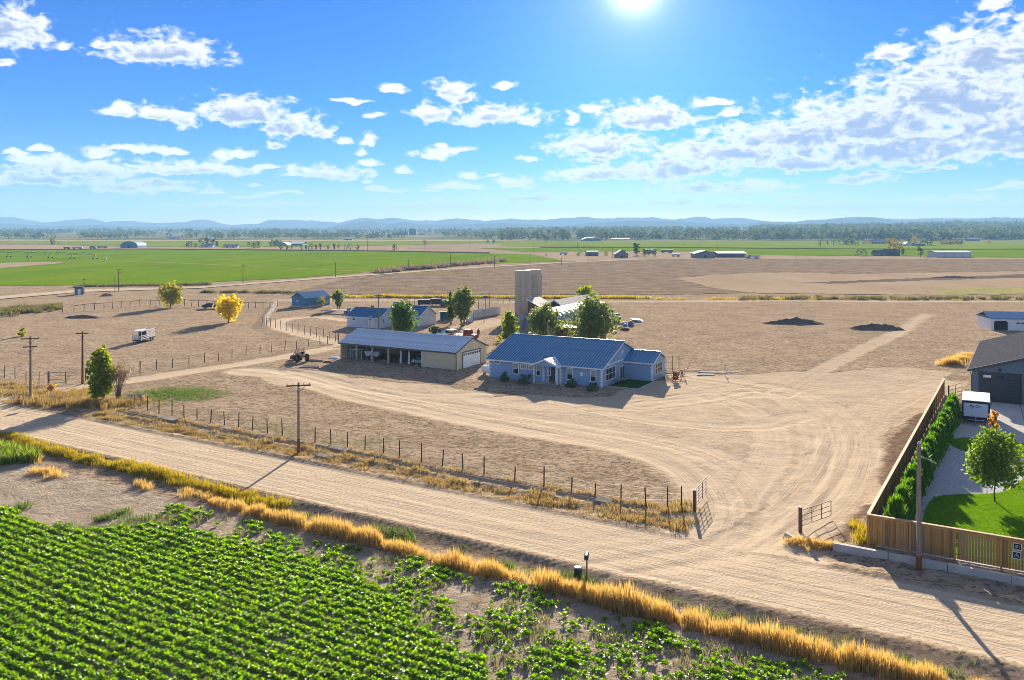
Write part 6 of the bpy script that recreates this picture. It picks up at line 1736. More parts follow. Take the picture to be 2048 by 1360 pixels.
# rusty red old farm truck behind the shed
x, y = G(928, 682.5)
ot = empty('farm_truck', (x, y, .1), -.45, 'rusty red old flatbed farm truck behind the tan open shed', 'truck')
m = MB(); m.extrude([(.2, .6), (2.6, .6), (2.6, 1.15), (1.5, 1.3), (1.3, 2.05), (.3, 2.1), (.2, 1.3)], -.8, .8); b = part(ot, 'cab', m, mat('rust_red', (.26, .06, .03), .7, .3, 4)); b.modifiers.new('bevel', 'BEVEL').width = .08
m = MB(); m.box(-2.8, .15, -1.0, 1.0, .9, 1.02); part(ot, 'flatbed', m, mat('orange_rust', (.42, .12, .04), .8, .3, 4))
m = MB()
for k in range(6): m.box(-2.7+k*.52, -2.64+k*.52, -1.0, -.95, 1.02, 1.6)
m.box(-2.75, .1, -1.0, -.96, 1.55, 1.62); part(ot, 'stake_side', m, M_RUST)
m = MB(); m.box(.55, 1.15, -.815, -.803, 1.35, 1.9); m.box(.55, 1.15, .803, .815, 1.35, 1.9); part(ot, 'side_window', m, M_GLASS)
for xx in (-1.9, 1.7):
    for sgn in (-1, 1): wheel(ot, xx, sgn*.85, .45, .25, rimm=M_RUST)
m = MB(); m.tube([(2.4, .95, .6), (2.4, .95, 2.3)], .05, 5); m.box(2.2, 2.6, .8, 1.1, 1.2, 2.0); part(ot, 'hoist', m, M_RUST)

# livestock trailer in the paddock
x, y = G(263, 687)
lv = empty('livestock_trailer', (x+.2, y, .0), 0, 'white slatted livestock trailer standing alone in the bare paddock', 'trailer')
M_TW = mat('trailer_white', (.62, .64, .66), .5, .08, 3)
LW, LL, LH = 1.55, 5.8, 2.15
lv.rotation_euler = (0, 0, .0)
m = MB(); m.box(0, LW, 0, LL, .45, .58); part(lv, 'floor', m, M_DARKM)
for (xx, yy) in ((0, 0), (LW, 0), (0, LL), (LW, LL), (LW, LL*.36), (0, LL*.36), (LW, LL*.68), (0, LL*.68)):
    m = MB(); m.box(xx-.04, xx+.04, yy-.04, yy+.04, .45, LH); part(lv, 'corner_post', m, M_TW)
for k in range(6):
    z = .68+k*.27
    for xx in (0, LW):
        m = MB(); m.box(xx-.02, xx+.02, .05, LL-.05, z, z+.11) if (k < 3 or k == 5) else m.box(xx-.02, xx+.02, LL*.36, LL-.05, z, z+.11); part(lv, 'slat', m, M_TW)
    if k < 3:
        m = MB(); m.box(.05, LW-.05, -.02, .02, z, z+.11); part(lv, 'slat', m, M_TW)
m = MB(); m.hexa([(-.06, -.08, LH-.05), (LW+.06, -.08, LH-.05), (LW+.06, LL*.40, LH+.03), (-.06, LL*.40, LH+.03), (-.06, -.08, LH), (LW+.06, -.08, LH), (LW+.06, LL*.40, LH+.10), (-.06, LL*.40, LH+.10)]); part(lv, 'roof', m, M_TW)
m = MB(); m.box(.1, LW-.1, LL*.35, LL*.36, .6, LH-.1); part(lv, 'divider', m, M_DARKM)
for yy in (LL*.62, LL*.75):
    for xx in (-.12, LW+.12):
        t = MB(); t.lathe([(.18, -.09), (.32, -.09), (.34, 0), (.32, .09), (.18, .09)], 12)
        me = t.mesh('wheel', M_BLK); o = loc_part(lv, 'wheel', me, (xx, yy, .34), (0, math.pi/2, 0))
        h_ = MB(); h_.lathe([(.02, -.07), (.17, -.07), (.17, .07), (.02, .07)], 10); part(o, 'hub', h_, M_TW)
m = MB(); m.bar((.2, 0, .5), (LW/2, -1.3, .42), .1); m.bar((LW-.2, 0, .5), (LW/2, -1.3, .42), .1); m.tube([(LW/2, -1.25, .0), (LW/2, -1.25, .6)], .05, 6); part(lv, 'hitch', m, M_DARKM)

# white enclosed trailer on the apron
x, y = G(1924, 846)
ta = ka+.04
ct = empty('cargo_trailer', (x, y, .03), ta, 'white cargo trailer with black frame and lettering on the concrete apron', 'trailer')
TW, TL, T0, T1 = 2.5, 5.4, .45, 2.32
m = MB(); m.box(0, TW, 0, TL, T0, T1); part(ct, 'body', m, mat('trailer_side', (.62, .64, .67), .4, .05, 2))
m = MB(); m.box(-.03, TW+.03, -.05, TL+.03, T1+.004, T1+.07); part(ct, 'roof', m, M_WHITE)
m = MB(); m.box(-.02, .14, -.04, -.002, T0-.02, T1); m.box(TW-.14, TW+.02, -.04, -.002, T0-.02, T1); m.box(.14, TW-.14, -.04, -.002, T1-.2, T1); m.box(.14, TW-.14, -.04, -.002, T0-.02, T0+.28); part(ct, 'front_frame', m, M_BLK)
m = MB(); m.box(.2, TW-.2, -.028, -.006, T0+.32, T1-.24); part(ct, 'front_panel', m, mat('trailer_panel', (.60, .66, .76), .35, .05, 2))
cu = bpy.data.curves.new('lettering', 'FONT'); cu.body = 'By Cre'; cu.size = .40; cu.align_x = 'CENTER'; cu.extrude = .004; cu.offset = .012; cu.shear = .15
to = bpy.data.objects.new('lettering', cu); COL.objects.link(to)
bpy.context.view_layer.update()
me = bpy.data.meshes.new_from_object(to.evaluated_get(bpy.context.evaluated_depsgraph_get())); bpy.data.objects.remove(to)
me.materials.clear(); me.materials.append(M_BLK)
o = link_mesh('lettering', me, None, ct); o.location = (TW/2, -.036, T1-.66); o.rotation_euler = (math.radians(90), 0, 0)
m = MB(); m.box(TW-.02, TW+.02, .1, TL-.1, T0, T0+.3); part(ct, 'stone_guard', m, M_BLK)
m = MB(); m.bar((.3, 0, .45), (TW/2, -1.15, .42), .1); m.bar((TW-.3, 0, .45), (TW/2, -1.15, .42), .1); part(ct, 'hitch', m, M_BLK)
m = MB(); m.tube([(TW/2, -1.0, 0), (TW/2, -1.0, .85)], .05, 8); m.box(TW/2-.16, TW/2+.16, -1.15, -.85, 0, .03); part(ct, 'jack', m, M_STEEL)
m = MB(); m.tube([(TW/2-.75, -.35, .52), (TW/2-.4, -.6, .5), (TW/2+.4, -.6, .5), (TW/2+.75, -.35, .52)], .05, 6); part(ct, 'step_bar', m, M_STEEL)
for yy in (TL*.55, TL*.72):
    for xx in (.05, TW-.05):
        t = MB(); t.lathe([(.2, -.1), (.34, -.1), (.36, 0), (.34, .1), (.2, .1)], 14)
        o = loc_part(ct, 'wheel', t.mesh('wheel', M_BLK), (xx, yy, .36), (0, math.pi/2, 0))
        h_ = MB(); h_.lathe([(.02, -.108), (.2, -.108), (.2, .108), (.02, .108)], 12); part(o, 'rim', h_, M_STEEL)
for sgn in (0, 1):
    m = MB(); m.box(.03+sgn*(TW-.14), .11+sgn*(TW-.14), -.06, -.042, T1-.14, T1-.08); part(ct, 'marker_lamp', m, mat('amber_lamp', (.6, .2, .03), .4, .1, 4))

# white tank left of the house
x, y = G(966, 749)
tk = empty('fuel_tank', (x-.1, y, 0), HA, 'white tank on legs by the left end of the blue house', 'tank')
m = MB(); m.tube([(0, .0, .75), (.08, 0, .75), (.25, 0, .75), (1.6, 0, .75), (1.75, 0, .75), (1.83, 0, .75)], [.2, .42, .52, .52, .42, .2], 16); part(tk, 'shell', m, M_WHITE, smooth=True)
for xx in (.4, 1.4):
    m = MB(); m.box(xx-.06, xx+.06, -.35, .35, -.1, .35); part(tk, 'leg', m, M_GREYW)
m = MB(); m.lathe([(.08, 0), (.08, .15), (.03, .2)], 8, (.9, 0, 1.26)); part(tk, 'valve_cap', m, M_STEEL)
m = MB(); m.box(.5, .56, -.53, -.46, .7, .85); part(tk, 'gauge', m, M_DARKM)

# big mesh satellite dish behind the house roof
x, y = 5.9, 134.5
ds = empty('satellite_dish', (x, y, 0), .5, 'large old mesh satellite dish behind the ridge of the blue house', 'satellite dish')
m = MB(); m.tube([(0, 0, -.2), (0, 0, 2.6)], .09, 8); part(ds, 'mast', m, M_GREYW)
m = MB(); n = 16; R_ = 1.35
ax = Vector((.85, -.25, .35)).normalized(); e1 = ax.cross(Vector((0, 0, 1))).normalized(); e2 = e1.cross(ax)
cc = Vector((0, 0, 3.4))
ringp = lambda r, a: tuple(cc+e1*r*math.cos(a)+e2*r*math.sin(a)+ax*(r*r*.28-.2))
for j in range(n):
    a0 = 2*math.pi*j/n
    m.tube([ringp(.1, a0), ringp(.7, a0), ringp(R_, a0)], .018, 4)
for r_ in (.35, .65, .95, 1.2, R_): m.tube([ringp(r_, 2*math.pi*k/n) for k in range(n+1)], .02 if r_ < R_ else .035, 4, cap=False)
o = part(ds, 'dish_mesh', m, mat('dish_mesh', (.36, .27, .14), .7, .2, 4))
m = MB()
for a0 in (0, 2.1, 4.2): m.tube([ringp(R_*.95, a0), tuple(cc+ax*1.15)], .02, 4)
part(ds, 'feed_arm', m, M_STEEL)
x, y = 3.6, 133.5
wh = empty('well_house', (x, y, 0), .2, 'tiny white box on legs beside the satellite dish', 'box')
m = MB(); m.box(-.5, .5, -.4, .4, 1.5, 2.9); part(wh, 'body', m, M_WHITE)
m = MB(); m.hexa([(-.6, -.5, 2.9), (.6, -.5, 2.9), (.6, .5, 2.9), (-.6, .5, 2.9), (-.1, -.5, 3.3), (.1, -.5, 3.3), (.1, .5, 3.3), (-.1, .5, 3.3)]); part(wh, 'roof', m, M_WHITE)
for xx in (-.4, .4):
    for yy in (-.3, .3):
        m = MB(); m.box(xx-.05, xx+.05, yy-.05, yy+.05, -.1, 1.5); part(wh, 'leg', m, M_GREYW)

# tractor-like implement left of the shed
x, y = G(601, 723)
im = empty('old_tractor', (x, y, 0), 2.2, 'rusty old tractor with loader frame left of the open shed', 'tractor')
m = MB(); m.extrude([(-.9, .7), (1.4, .7), (1.4, 1.25), (.3, 1.35), (-.2, 1.1), (-.9, 1.1)], -.3, .3); part(im, 'body', m, mat('faded_grey_red', (.30, .19, .17), .7, .3, 4))
for sgn in (-1, 1): wheel(im, -.7, sgn*.75, .62, .32, rimm=M_RUST); wheel(im, 1.15, sgn*.55, .36, .2, rimm=M_RUST)
m = MB()
for sgn in (-1, 1): m.bar((-.6, sgn*.5, .9), (.2, sgn*.5, 1.9), .08); m.bar((.2, sgn*.5, 1.9), (2.1, sgn*.5, .5), .08); m.bar((-.6, sgn*.45, 1.0), (-.6, sgn*.45, 2.1), .06)
m.bar((-.6, -.45, 2.1), (-.6, .45, 2.1), .06); part(im, 'loader_frame', m, mat('pale_rust', (.40, .32, .27), .7, .25, 4))
m = MB(); m.hexa([(2.0, -.7, .15), (2.6, -.7, .15), (2.6, .7, .15), (2.0, .7, .15), (2.0, -.7, .7), (2.15, -.7, .75), (2.15, .7, .75), (2.0, .7, .7)]); part(im, 'bucket', m, M_RUST)
m = MB(); m.box(-.75, -.35, -.22, .22, 1.15, 1.25); m.box(-.82, -.74, -.22, .22, 1.2, 1.6); part(im, 'seat', m, M_BLK)
m = MB(); m.tube([(.9, 0, 1.3), (.9, 0, 2.0)], .04, 6); part(im, 'exhaust', m, M_RUST)
for i, (px, py, l, w_, lb, mm) in enumerate([(632,723,2.6,.6,'dark timber beam on the ground right of the rusty tractor', M_GREYW), (668,717,1.6,.9,'pale blue sheet of metal lying by the open shed', M_CROOF), (620,735,2.8,1.3,'flat stack of grey boards on the ground before the rusty tractor', M_GREYW), (655,726,1.3,.35,'short pale plank lying beside the open shed', M_WOOD)]):
    root = empty('board_pile', (*G(px, py), hz_at(*G(px, py))), -.4+.15*i, lb, 'boards')
    for k in range(3):
        m = MB(); m.box(-l/2+.1*k, l/2-.12*k, -w_/2+k*w_/3, -w_/2+(k+.93)*w_/3, -.05, .16+.05*k); part(root, 'board', m, mm)

# things kept in the open bays
u1 = empty('wire_cage', (0, 0, 0), 0, 'white wire cage crate in the leftmost bay of the open shed', 'cage'); place(u1, carport, 1.2, .9)
m = MB()
for xx in (0, 1.1, 2.2):
    for yy in (0, 1.3): m.box(xx-.03, xx+.03, yy-.03, yy+.03, 0, 1.5)
part(u1, 'frame', m, M_TW)
for k in range(7):
    m = MB(); m.box(.1+k*.33, .13+k*.33, -.02, .02, .1, 1.4); part(u1, 'bar', m, M_TW)
m = MB(); m.box(-.15, 2.35, -.12, 1.42, 1.5, 1.58); part(u1, 'top', m, M_TW)
u2 = empty('utility_trailer', (0, 0, 0), 0, 'pale dump trailer parked in the second bay of the open shed', 'trailer'); place(u2, carport, posts[0]+1.7, 2.2, 0, .3)
m = MB(); m.hexa([(-1.0, -.8, .6), (1.0, -.8, .6), (1.0, .8, .6), (-1.0, .8, .6), (-1.25, -.9, 1.35), (1.2, -.9, 1.35), (1.2, .9, 1.35), (-1.25, .9, 1.35)]); part(u2, 'tub', m, M_CROOF)
for sgn in (-1, 1): wheel(u2, 0, sgn*.95, .42, .22)
m = MB(); m.bar((1.0, 0, .55), (2.2, 0, .45), .09); part(u2, 'drawbar', m, M_DARKM)
u3 = pickup('parked_car', 'silver blue car nose out under the right end of the open bays', 0, 0, 0, 0, mat('silver_blue_paint', (.36, .42, .50), .3, .05, 3, metal=.3), bed=False, L_=4.2, wd=1.7, cat='car'); place(u3, carport, tcl-1.5, 3.0, 0, -math.pi/2)
for i, (t, lb) in enumerate([(tcl-4.4, 'white board leaning upright in the third bay of the open shed'), (tcl-2.9, 'second white board leaning beside the silver blue car')]):
    m = MB(); m.hexa([(0, 0, 0), (.32, 0, 0), (.32, .06, 0), (0, .06, 0), (-.3, .5, 1.9), (.02, .5, 1.9), (.02, .56, 1.9), (-.3, .56, 1.9)]); o = m.obj('leaning_board', M_TW); place(o, carport, t, .7); tag(o, lb, 'board')
for i, (t, yy, lb) in enumerate([(posts[2]+1.4, 1.2, 'rusty barrel in the third bay of the open shed'), (posts[1]+2.4, 1.4, 'dark barrel in the middle bay of the open shed')]):
    m = MB(); m.lathe([(.28, 0), (.29, .02), (.28, .28), (.295, .3), (.28, .32), (.28, .6), (.295, .62), (.28, .64), (.29, .88), (.26, .9)], 14); o = m.obj('barrel', (M_RUST, M_DARKM)[i]); place(o, carport, t, yy); tag(o, lb, 'barrel')
for i, (t, yy, l, lb) in enumerate([(posts[1]+.8, 1.0, 1.4, 'stack of scrap timber between the middle posts of the open shed'), (posts[2]+3.0, 1.6, 1.7, 'stack of scrap timber beside the leaning white board')]):
    r_ = empty('timber_stack', (0, 0, 0), 0, lb, 'timber'); place(r_, carport, t, yy, 0, .4*i)
    for k in range(5):
        m = MB(); m.box(0, l-.1*k, .16*(k % 3), .16*(k % 3)+.14, .0+.14*(k//3), .13+.14*(k//3)); part(r_, 'board', m, M_GREYW)
m = MB(); m.lathe([(.2, 0), (.28, .15), (.2, .35), (.1, .4)], 8); o = m.obj('boulder', CONC2); place(o, carport, tcl-.5, -.45); tag(o, 'pale boulder by the corner where the garage wall starts', 'boulder')

# horse-drawn rake and gear right of the house
x, y = G(1350, 757)
rk = empty('hay_rake', (x, y, 0), -.2, 'rusty dump rake with curved tines by the right wing of the house', 'farm implement')
for sgn in (-1, 1):
    m = MB(); m.tube([(sgn*1.3+.0, .62*math.cos(a*.4488), .62+.62*math.sin(a*.4488)) for a in range(15)], .035, 5, cap=False)
    for a in range(8): m.bar((sgn*1.3, 0, .62), (sgn*1.3, .6*math.cos(a*.785), .62+.6*math.sin(a*.785)), .025)
    part(rk, 'wheel', m, M_RUST)
m = MB(); m.tube([(-1.35, 0, .62), (1.35, 0, .62)], .05, 6); part(rk, 'axle', m, M_RUST)
for k in range(11):
    xx = -1.1+k*.22; m = MB(); m.tube([(xx, 0, .65), (xx, -.5, .8), (xx, -.85, .5), (xx, -.75, .1), (xx, -.5, .02)], .018, 4); part(rk, 'tine', m, M_RUST)
m = MB(); m.bar((0, .1, .65), (0, 2.0, .5), .08); part(rk, 'shaft', m, M_WOOD)
x, y = G(1360, 748)
pl2 = empty('old_plough', (x+.5, y, 0), .6, 'orange rusty plough behind the curved tine rake', 'farm implement')
m = MB(); m.bar((-.9, 0, .5), (.9, 0, .7), .1); m.bar((.6, 0, .65), (1.4, .2, 1.1), .05); part(pl2, 'beam', m, mat('orange_rust', (.42, .12, .04)))
m = MB(); m.hexa([(-.7, -.3, .0), (-.1, .0, .0), (-.1, .08, .0), (-.7, -.2, .0), (-.8, -.4, .5), (-.2, .0, .5), (-.2, .1, .5), (-.8, -.3, .5)]); part(pl2, 'share', m, M_RUST)
x, y = G(1450, 751)
hp = empty('hand_pump', (x, y, 0), .3, 'small post with white valve among the scrap boards right of the house', 'post')
m = MB(); m.tube([(0, 0, -.2), (0, 0, 1.5)], .05, 6); part(hp, 'post', m, M_GREYW)
m = MB(); m.lathe([(.02, .5), (.12, .56), (.12, .66), (.02, .72)], 8, (.15, -.05, 0)); part(hp, 'valve', m, M_WHITE)
for i, (px, py, l, lb) in enumerate([(1425,746,4.0,'long dark boards lying in the dirt right of the house'), (1412,751,2.4,'short pale boards lying in front of the long dark boards'), (1460,746,2.8,'grey boards behind the small post with white valve'), (1385,742,3.0,'brown boards lying nearest the timber rail frame')]):
    root = empty('board_pile', (*G(px, py), hz_at(*G(px, py))), -.25+.1*i, lb, 'boards')
    for k in range(4):
        m = MB(); m.box(-l/2+.2*k, l/2-.15*k, k*.22, k*.22+.19, -.03, .09+.03*(k % 2)); part(root, 'board', m, (M_GREYW, M_CONC, M_GREYW, M_WOOD)[i])
# patio furniture
def chair(x, y, rz, lb):
    r_ = empty('patio_chair', (0, 0, 0), 0, lb, 'chair', 'chairs by the glazed door'); place(r_, house, x, y, .06, rz)
    m = MB(); m.box(-.25, .25, -.25, .25, .4, .45); part(r_, 'seat', m, M_GREYW)
    m = MB(); m.box(-.25, .25, .22, .26, .45, .95); part(r_, 'backrest', m, M_GREYW)
    for xx in (-.22, .22):
        for yy in (-.22, .22): m = MB(); m.box(xx-.02, xx+.02, yy-.02, yy+.02, 0, .4); part(r_, 'leg', m, M_DARKM)
chair(HL+.9, 3.0, -1.5, 'grey patio chair nearest the triple window of the blue house')
chair(HL+.9, 5.6, -1.5, 'grey patio chair next to the glazed door of the blue house')
tb = empty('patio_table', (0, 0, 0), 0, 'low grey table between the two patio chairs', 'table'); place(tb, house, HL+1.2, 4.3, .06)
m = MB(); m.box(-.45, .45, -.6, .6, .5, .55); part(tb, 'tabletop', m, M_GREYW)
for xx in (-.38, .38):
    for yy in (-.5, .5): m = MB(); m.box(xx-.03, xx+.03, yy-.03, yy+.03, 0, .5); part(tb, 'leg', m, M_DARKM)
pt = empty('flower_pot', (0, 0, 0), 0, 'round pot with yellow flowers on the porch step', 'pot'); place(pt, house, PX1-.7, PY-.3, .12)
m = MB(); m.lathe([(.14, 0), (.2, .28), (.22, .3)], 12); part(pt, 'pot', m, M_BRICK)
link_mesh('flowers', crown_mesh('flowers', [(0, 0, .38, .2, .14)], 60, .1, L_YEL, 5), None, pt)

# ------------------------------------------------------------------ farmyard clutter further back
x, y = G(832, 600)
for i, (px, py, w_, h_, lb) in enumerate([(795,612,2.4,1.6,'round bale ring left of the corral rails'), (848,608,3.2,1.7,'dark feed bunk standing at the corral rails'), (872,607,2.6,1.9,'tall dark feeder right of the feed bunk'), (890,608,2.4,1.5,'rounded dark tank beside the slim green tree')]):
    r_ = empty('cattle_feeder', (*G(px, py+4), 0), .2*i, lb, 'feeder')
    if i in (0, 3):
        m = MB(); m.lathe([(w_*.4, 0), (w_*.5, .2), (w_*.5, h_*.75), (w_*.35, h_), (w_*.1, h_*1.04)], 14); part(r_, 'shell', m, mat('blue_grey_steel', (.10, .14, .19), .5, .15, 3))
    else:
        m = MB(); m.hexa([(-w_/2, -.5, .4), (w_/2, -.5, .4), (w_/2, .5, .4), (-w_/2, .5, .4), (-w_/2, -.8, h_), (w_/2, -.8, h_), (w_/2, .8, h_), (-w_/2, .8, h_)]); part(r_, 'hopper', m, M_DARKM)
    m = MB()
    for xx in (-w_*.4, w_*.4):
        for yy in (-.4, .4): m.box(xx-.05, xx+.05, yy-.05, yy+.05, -.1, .42)
    part(r_, 'leg_frame', m, M_DARKM)
for i, (px, py, hh, lb) in enumerate([(957,621,2.9,'crooked dark post with hook left of the corral wall'), (971,620,3.6,'dark post carrying a broken vane above the corral wall'), (979,619,4.2,'tallest dark post above the corral wall'), (968,643,2.6,'leaning pole in the dirt before the corral wall')]):
    r_ = empty('corral_post', (*G(px, py), 0), .4*i, lb, 'post')
    m = MB(); m.tube([(0, 0, -.2), (.05, 0, hh*.5), (.15*(i-1), .1, hh)], [.1, .09, .06], 6); part(r_, 'shaft', m, M_GREYW)
    m = MB(); m.box(-.35, .35, -.04, .04, hh-.5, hh-.15) if i == 1 else m.bar((.15*(i-1), .1, hh-.1), (.15*(i-1)-.4, .1, hh-.25), .07); part(r_, 'top_piece', m, M_DARKM)
x, y = G(893, 640)
st = empty('stock_shed', (x, y, 0), .1, 'small dark stock shelter beside the pole and slim green tree', 'shed')
m = MB(); m.box(-1.4, 1.4, .9, 1.0, -.1, 1.7); m.box(-1.4, -1.3, -.9, .9, -.1, 1.7); m.box(1.3, 1.4, -.9, .9, -.1, 1.7); part(st, 'wall', m, M_BBARN)
m = MB(); m.hexa([(-1.6, -1.1, 1.9), (1.6, -1.1, 1.9), (1.6, 1.2, 1.71), (-1.6, 1.2, 1.71), (-1.6, -1.1, 1.97), (1.6, -1.1, 1.97), (1.6, 1.2, 1.78), (-1.6, 1.2, 1.78)]); part(st, 'roof', m, M_STEEL)
for i, (px, py, lb) in enumerate([(856,645,'upper dark log post at the end of the white farmhouse')]):
    r_ = empty('log_frame', (*G(px, py+2), 0), .3, lb, 'frame')
    m = MB(); m.tube([(0, 0, -.2), (0, 0, 3)], .14, 7); m.tube([(.9, 0, -.2), (.9, 0, 2.6)], .14, 7); part(r_, 'post', m, M_DARKM)
    m = MB(); m.tube([(-.2, 0, 2.5), (1.1, 0, 2.4)], .12, 7); part(r_, 'beam', m, M_DARKM)
x, y = G(665, 627)
fb_ = empty('flatbed_trailer', (x-2, y, 0), -.15, 'long low flatbed trailer between the blue barn and the farmhouse', 'trailer')
m = MB(); m.box(0, 7.5, 0, 1.9, .65, .8); part(fb_, 'deck', m, M_CONC)
for xx in (5.2, 6.1):
    for yy in (.1, 1.8): wheel(fb_, xx, yy, .38, .22)
m = MB(); m.bar((0, .95, .6), (-1.4, .95, .5), .12); m.tube([(-.9, .95, 0), (-.9, .95, .7)], .05, 6); part(fb_, 'hitch', m, M_DARKM)
m = MB(); m.box(5.5, 6.3, .3, 1.2, .8, 1.3); o = part(fb_, 'tool_box', m, M_BBARN)
# heaps of scrap and tarped gear at the right end of the quonset
for i, (px, py, w_, h_, mm, lb) in enumerate([(1232,637,2.2,1.2,M_DARKM,'dark scrap heap against the far end of the quonset hut'), (1243,648,2.0,.4,M_CONC,'flat white sheet pile right of the biggest willow'), (1262,651,1.8,1.0,mat('blue_tarp',(.12,.17,.33),.6,.2,4),'bluish tarped heap right of the biggest willow'), (1250,655,1.5,.8,mat('blue_tarp',(.12,.17,.33)),'lower bluish tarped heap near the rusty scrap'), (1275,643,2.6,.5,M_STEEL,'pale metal sheet lying farthest right of the tarped heaps'), (1250,660,2.0,.6,M_RUST,'rusty scrap heap in the dirt right of the biggest willow')]):
    x, y = G(px, py); r_ = random.Random(i+50); m = MB()
    if i in (1, 4):
        m.box(-w_/2, w_/2, -.6, .6, -.05, h_*.5); m.box(-w_/2+.3, w_/2+.2, -.3, .8, h_*.5+.01, h_)
    else:
        prof = []
        for k in range(7): prof.append((w_/2*math.cos(k/6*1.45)*(1+.15*r_.uniform(-1, 1)), h_*math.sin(k/6*1.45)))
        m.lathe(prof, 9)
        m.v = [(a*(1+.25*r_.uniform(-1, 1)), b*.7*(1+.2*r_.uniform(-1, 1)), c) for a, b, c in m.v]
    o = m.obj('scrap_heap', mm); o.location = (x, y, 0); o.rotation_euler = (0, 0, .5*i); tag(o, lb, 'heap')
# dark hut by the far lane
x, y = G(158, 589)
hu = empty('hut', (x, y, 0), .5, 'small dark hut beside a short pole on the far lane', 'hut')
m = MB(); m.box(-1.2, 1.2, -1, 1, -.2, 2.0); part(hu, 'wall', m, mat('hut_wall', (.16, .20, .24), .7, .15, 3))
m = MB(); m.hexa([(-1.35, -1.2, 2.0), (1.35, -1.2, 2.0), (1.35, 1.2, 2.0), (-1.35, 1.2, 2.0), (-.9, -1.2, 2.45), (.9, -1.2, 2.45), (.9, 1.2, 2.45), (-.9, 1.2, 2.45)]); part(hu, 'roof', m, M_DARKM)
m = MB(); m.box(-.4, .4, -1.04, -1.004, 0, 1.7); part(hu, 'door', m, M_WHITE)
# dark car by the yellow tree
x, y = G(423, 617); pickup('parked_car', 'dark car standing behind the golden yellow tree', x, y, 0, .2, mat('dark_blue_paint', (.03, .045, .08), .3, .05, 3), bed=False, L_=4.4, cat='car')

# ------------------------------------------------------------------ earth heaps
def mound(name, label, px0, px1, py, hpx, seed, m_):
    xa, y = G(px0, py); xb, _ = G(px1, py); L_ = xb-xa; h = hpx*y/FPX
    n, k = 44, 16; u = np.linspace(0, 1, n); v = np.linspace(-1, 1, k); Uu, Vv = np.meshgrid(u, v)
    env = np.sin(np.pi*Uu)**.55*(.62+.30*fbm(Uu*6+seed, Vv*0+.5, 3, seed)+.25*np.sin(np.pi*Uu))
    prof = np.clip(1-np.abs(Vv+.25*fbm(Uu*7, Vv, 2, seed+2))**1.15, 0, 1)
    z = h*env*prof*1.05*(1+.35*fbm(Uu*22, Vv*3, 3, seed+4))+.35*fbm(Uu*40, Vv*9, 3, seed+3)*env*prof; z[0] = z[-1] = -.1; z[:, 0] = z[:, -1] = -.1
    wv = h*1.55
    vx = np.stack([xa+Uu*L_, y+h*.6+Vv*wv*(1+.2*fbm(Uu*4, Vv, 2, seed+7)), z], -1).reshape(-1, 3)
    id_ = np.arange(n*k).reshape(k, n); q = np.stack([id_[:-1, :-1], id_[:-1, 1:], id_[1:, 1:], id_[1:, :-1]], -1).reshape(-1, 4)
    o = link_mesh(name, np_mesh(name, vx, q, m_, smooth=True)); tag(o, label, 'earth heap')
M_HEAP = mat('dark_topsoil', (.19, .145, .105), .95, .3, .8, .15, 3, spec=0.0)
mound('earth_heap', 'left long dark earth heap in the bare field', 1527, 1648, 648, 11, 3, M_HEAP)
mound('earth_heap', 'right dark earth heap in the bare field', 1704, 1808, 659, 13, 9, M_HEAP)
M_HEAP2 = mat('pale_topsoil', (.30, .23, .16), .95, .25, .8, .15, 3, spec=0.0)
mound('earth_heap', 'small pale earth heap beside the far lane at left', 200, 226, 592, 5, 13, M_HEAP2)
mound('earth_heap', 'low dark earth heap in the paddock at left', 128, 200, 636, 7, 17, M_HEAP)
mound('earth_heap', 'long low spoil bank in the fallow field at right', 1860, 1960, 556, 4, 23, M_HEAP2)
# ------------------------------------------------------------------ far farms, trees and the town
def FG(px, py):
    """point on the far plain seen at a pixel, allowing for the rise on the right"""
    x, y = G(px, py); 
    for _ in range(6):
        z = hz_at(x, y); x, y = G(px, py, min(z, 18.0))
        if y > 9000: break
    return x, y, hz_at(x, y)
def far_tree_proto(seed, m, shape, w=1.0, h=1.0):
    lobes = make_lobes(w, h, .10*h, seed, 11, shape)
    c = crown_mesh('crown', lobes, 330, .105, m, seed)
    t = MB(); t.tube([(0, 0, -.05), (0, 0, .55*h)], [.035, .015], 5)
    return c, t.mesh('trunk', M_BARK)
FT = [far_tree_proto(800+i, L_FAR, s, w) for i, (s, w) in enumerate([('round', .95), ('round', 1.15), ('tall', .6), ('vase', .8), ('round', 1.3)])]
FTY = [far_tree_proto(830+i, L_FARY, s, w) for i, (s, w) in enumerate([('round', 1.0), ('vase', .85)])]
ICR = []
def far_tree(px, py, hpx, label, group, k=None, yel=False, z=None, sx=1.0):
    x, y, zz = FG(px, py); h = hpx*y/FPX
    c, t = (rnd.choice(FTY) if yel else (FT[k] if k is not None else rnd.choice(FT)))
    root = empty('tree', (x, y, zz), rnd.random()*6.28, label, 'tree', group); root.scale = (h*sx, h*sx, h)
    link_mesh('crown', c, None, root); link_mesh('trunk', t, None, root)
    return root
gp = 'far trees around the fields'
def row(pts, label, yel=False, k=None, sx=1.0):
    for i, (px, py, hp) in enumerate(pts):
        far_tree(px, py, hp, label if len(pts) == 1 else label+', '+NTH[i]+' from the left', gp, k, yel, None, sx)
row([(104,490,14)], 'lone dark tree in the far green strip at the left', k=0)
row([(374,495,12), (382,495,13), (391,495,9)], 'dark tree at the left end of the far farmstead', k=0)
row([(405,493,15), (415,493,17), (426,494,16), (434,494,13)], 'tall dark tree behind the far farmhouse at left')
row([(452,494,7), (474,495,8), (498,494,10), (508,497,14), (516,496,14)], 'small tree beside the second far farmhouse', k=0)
row([(541,493,10), (549,492,14), (556,492,14)], 'dark tree left of the far pale sheds', k=1)
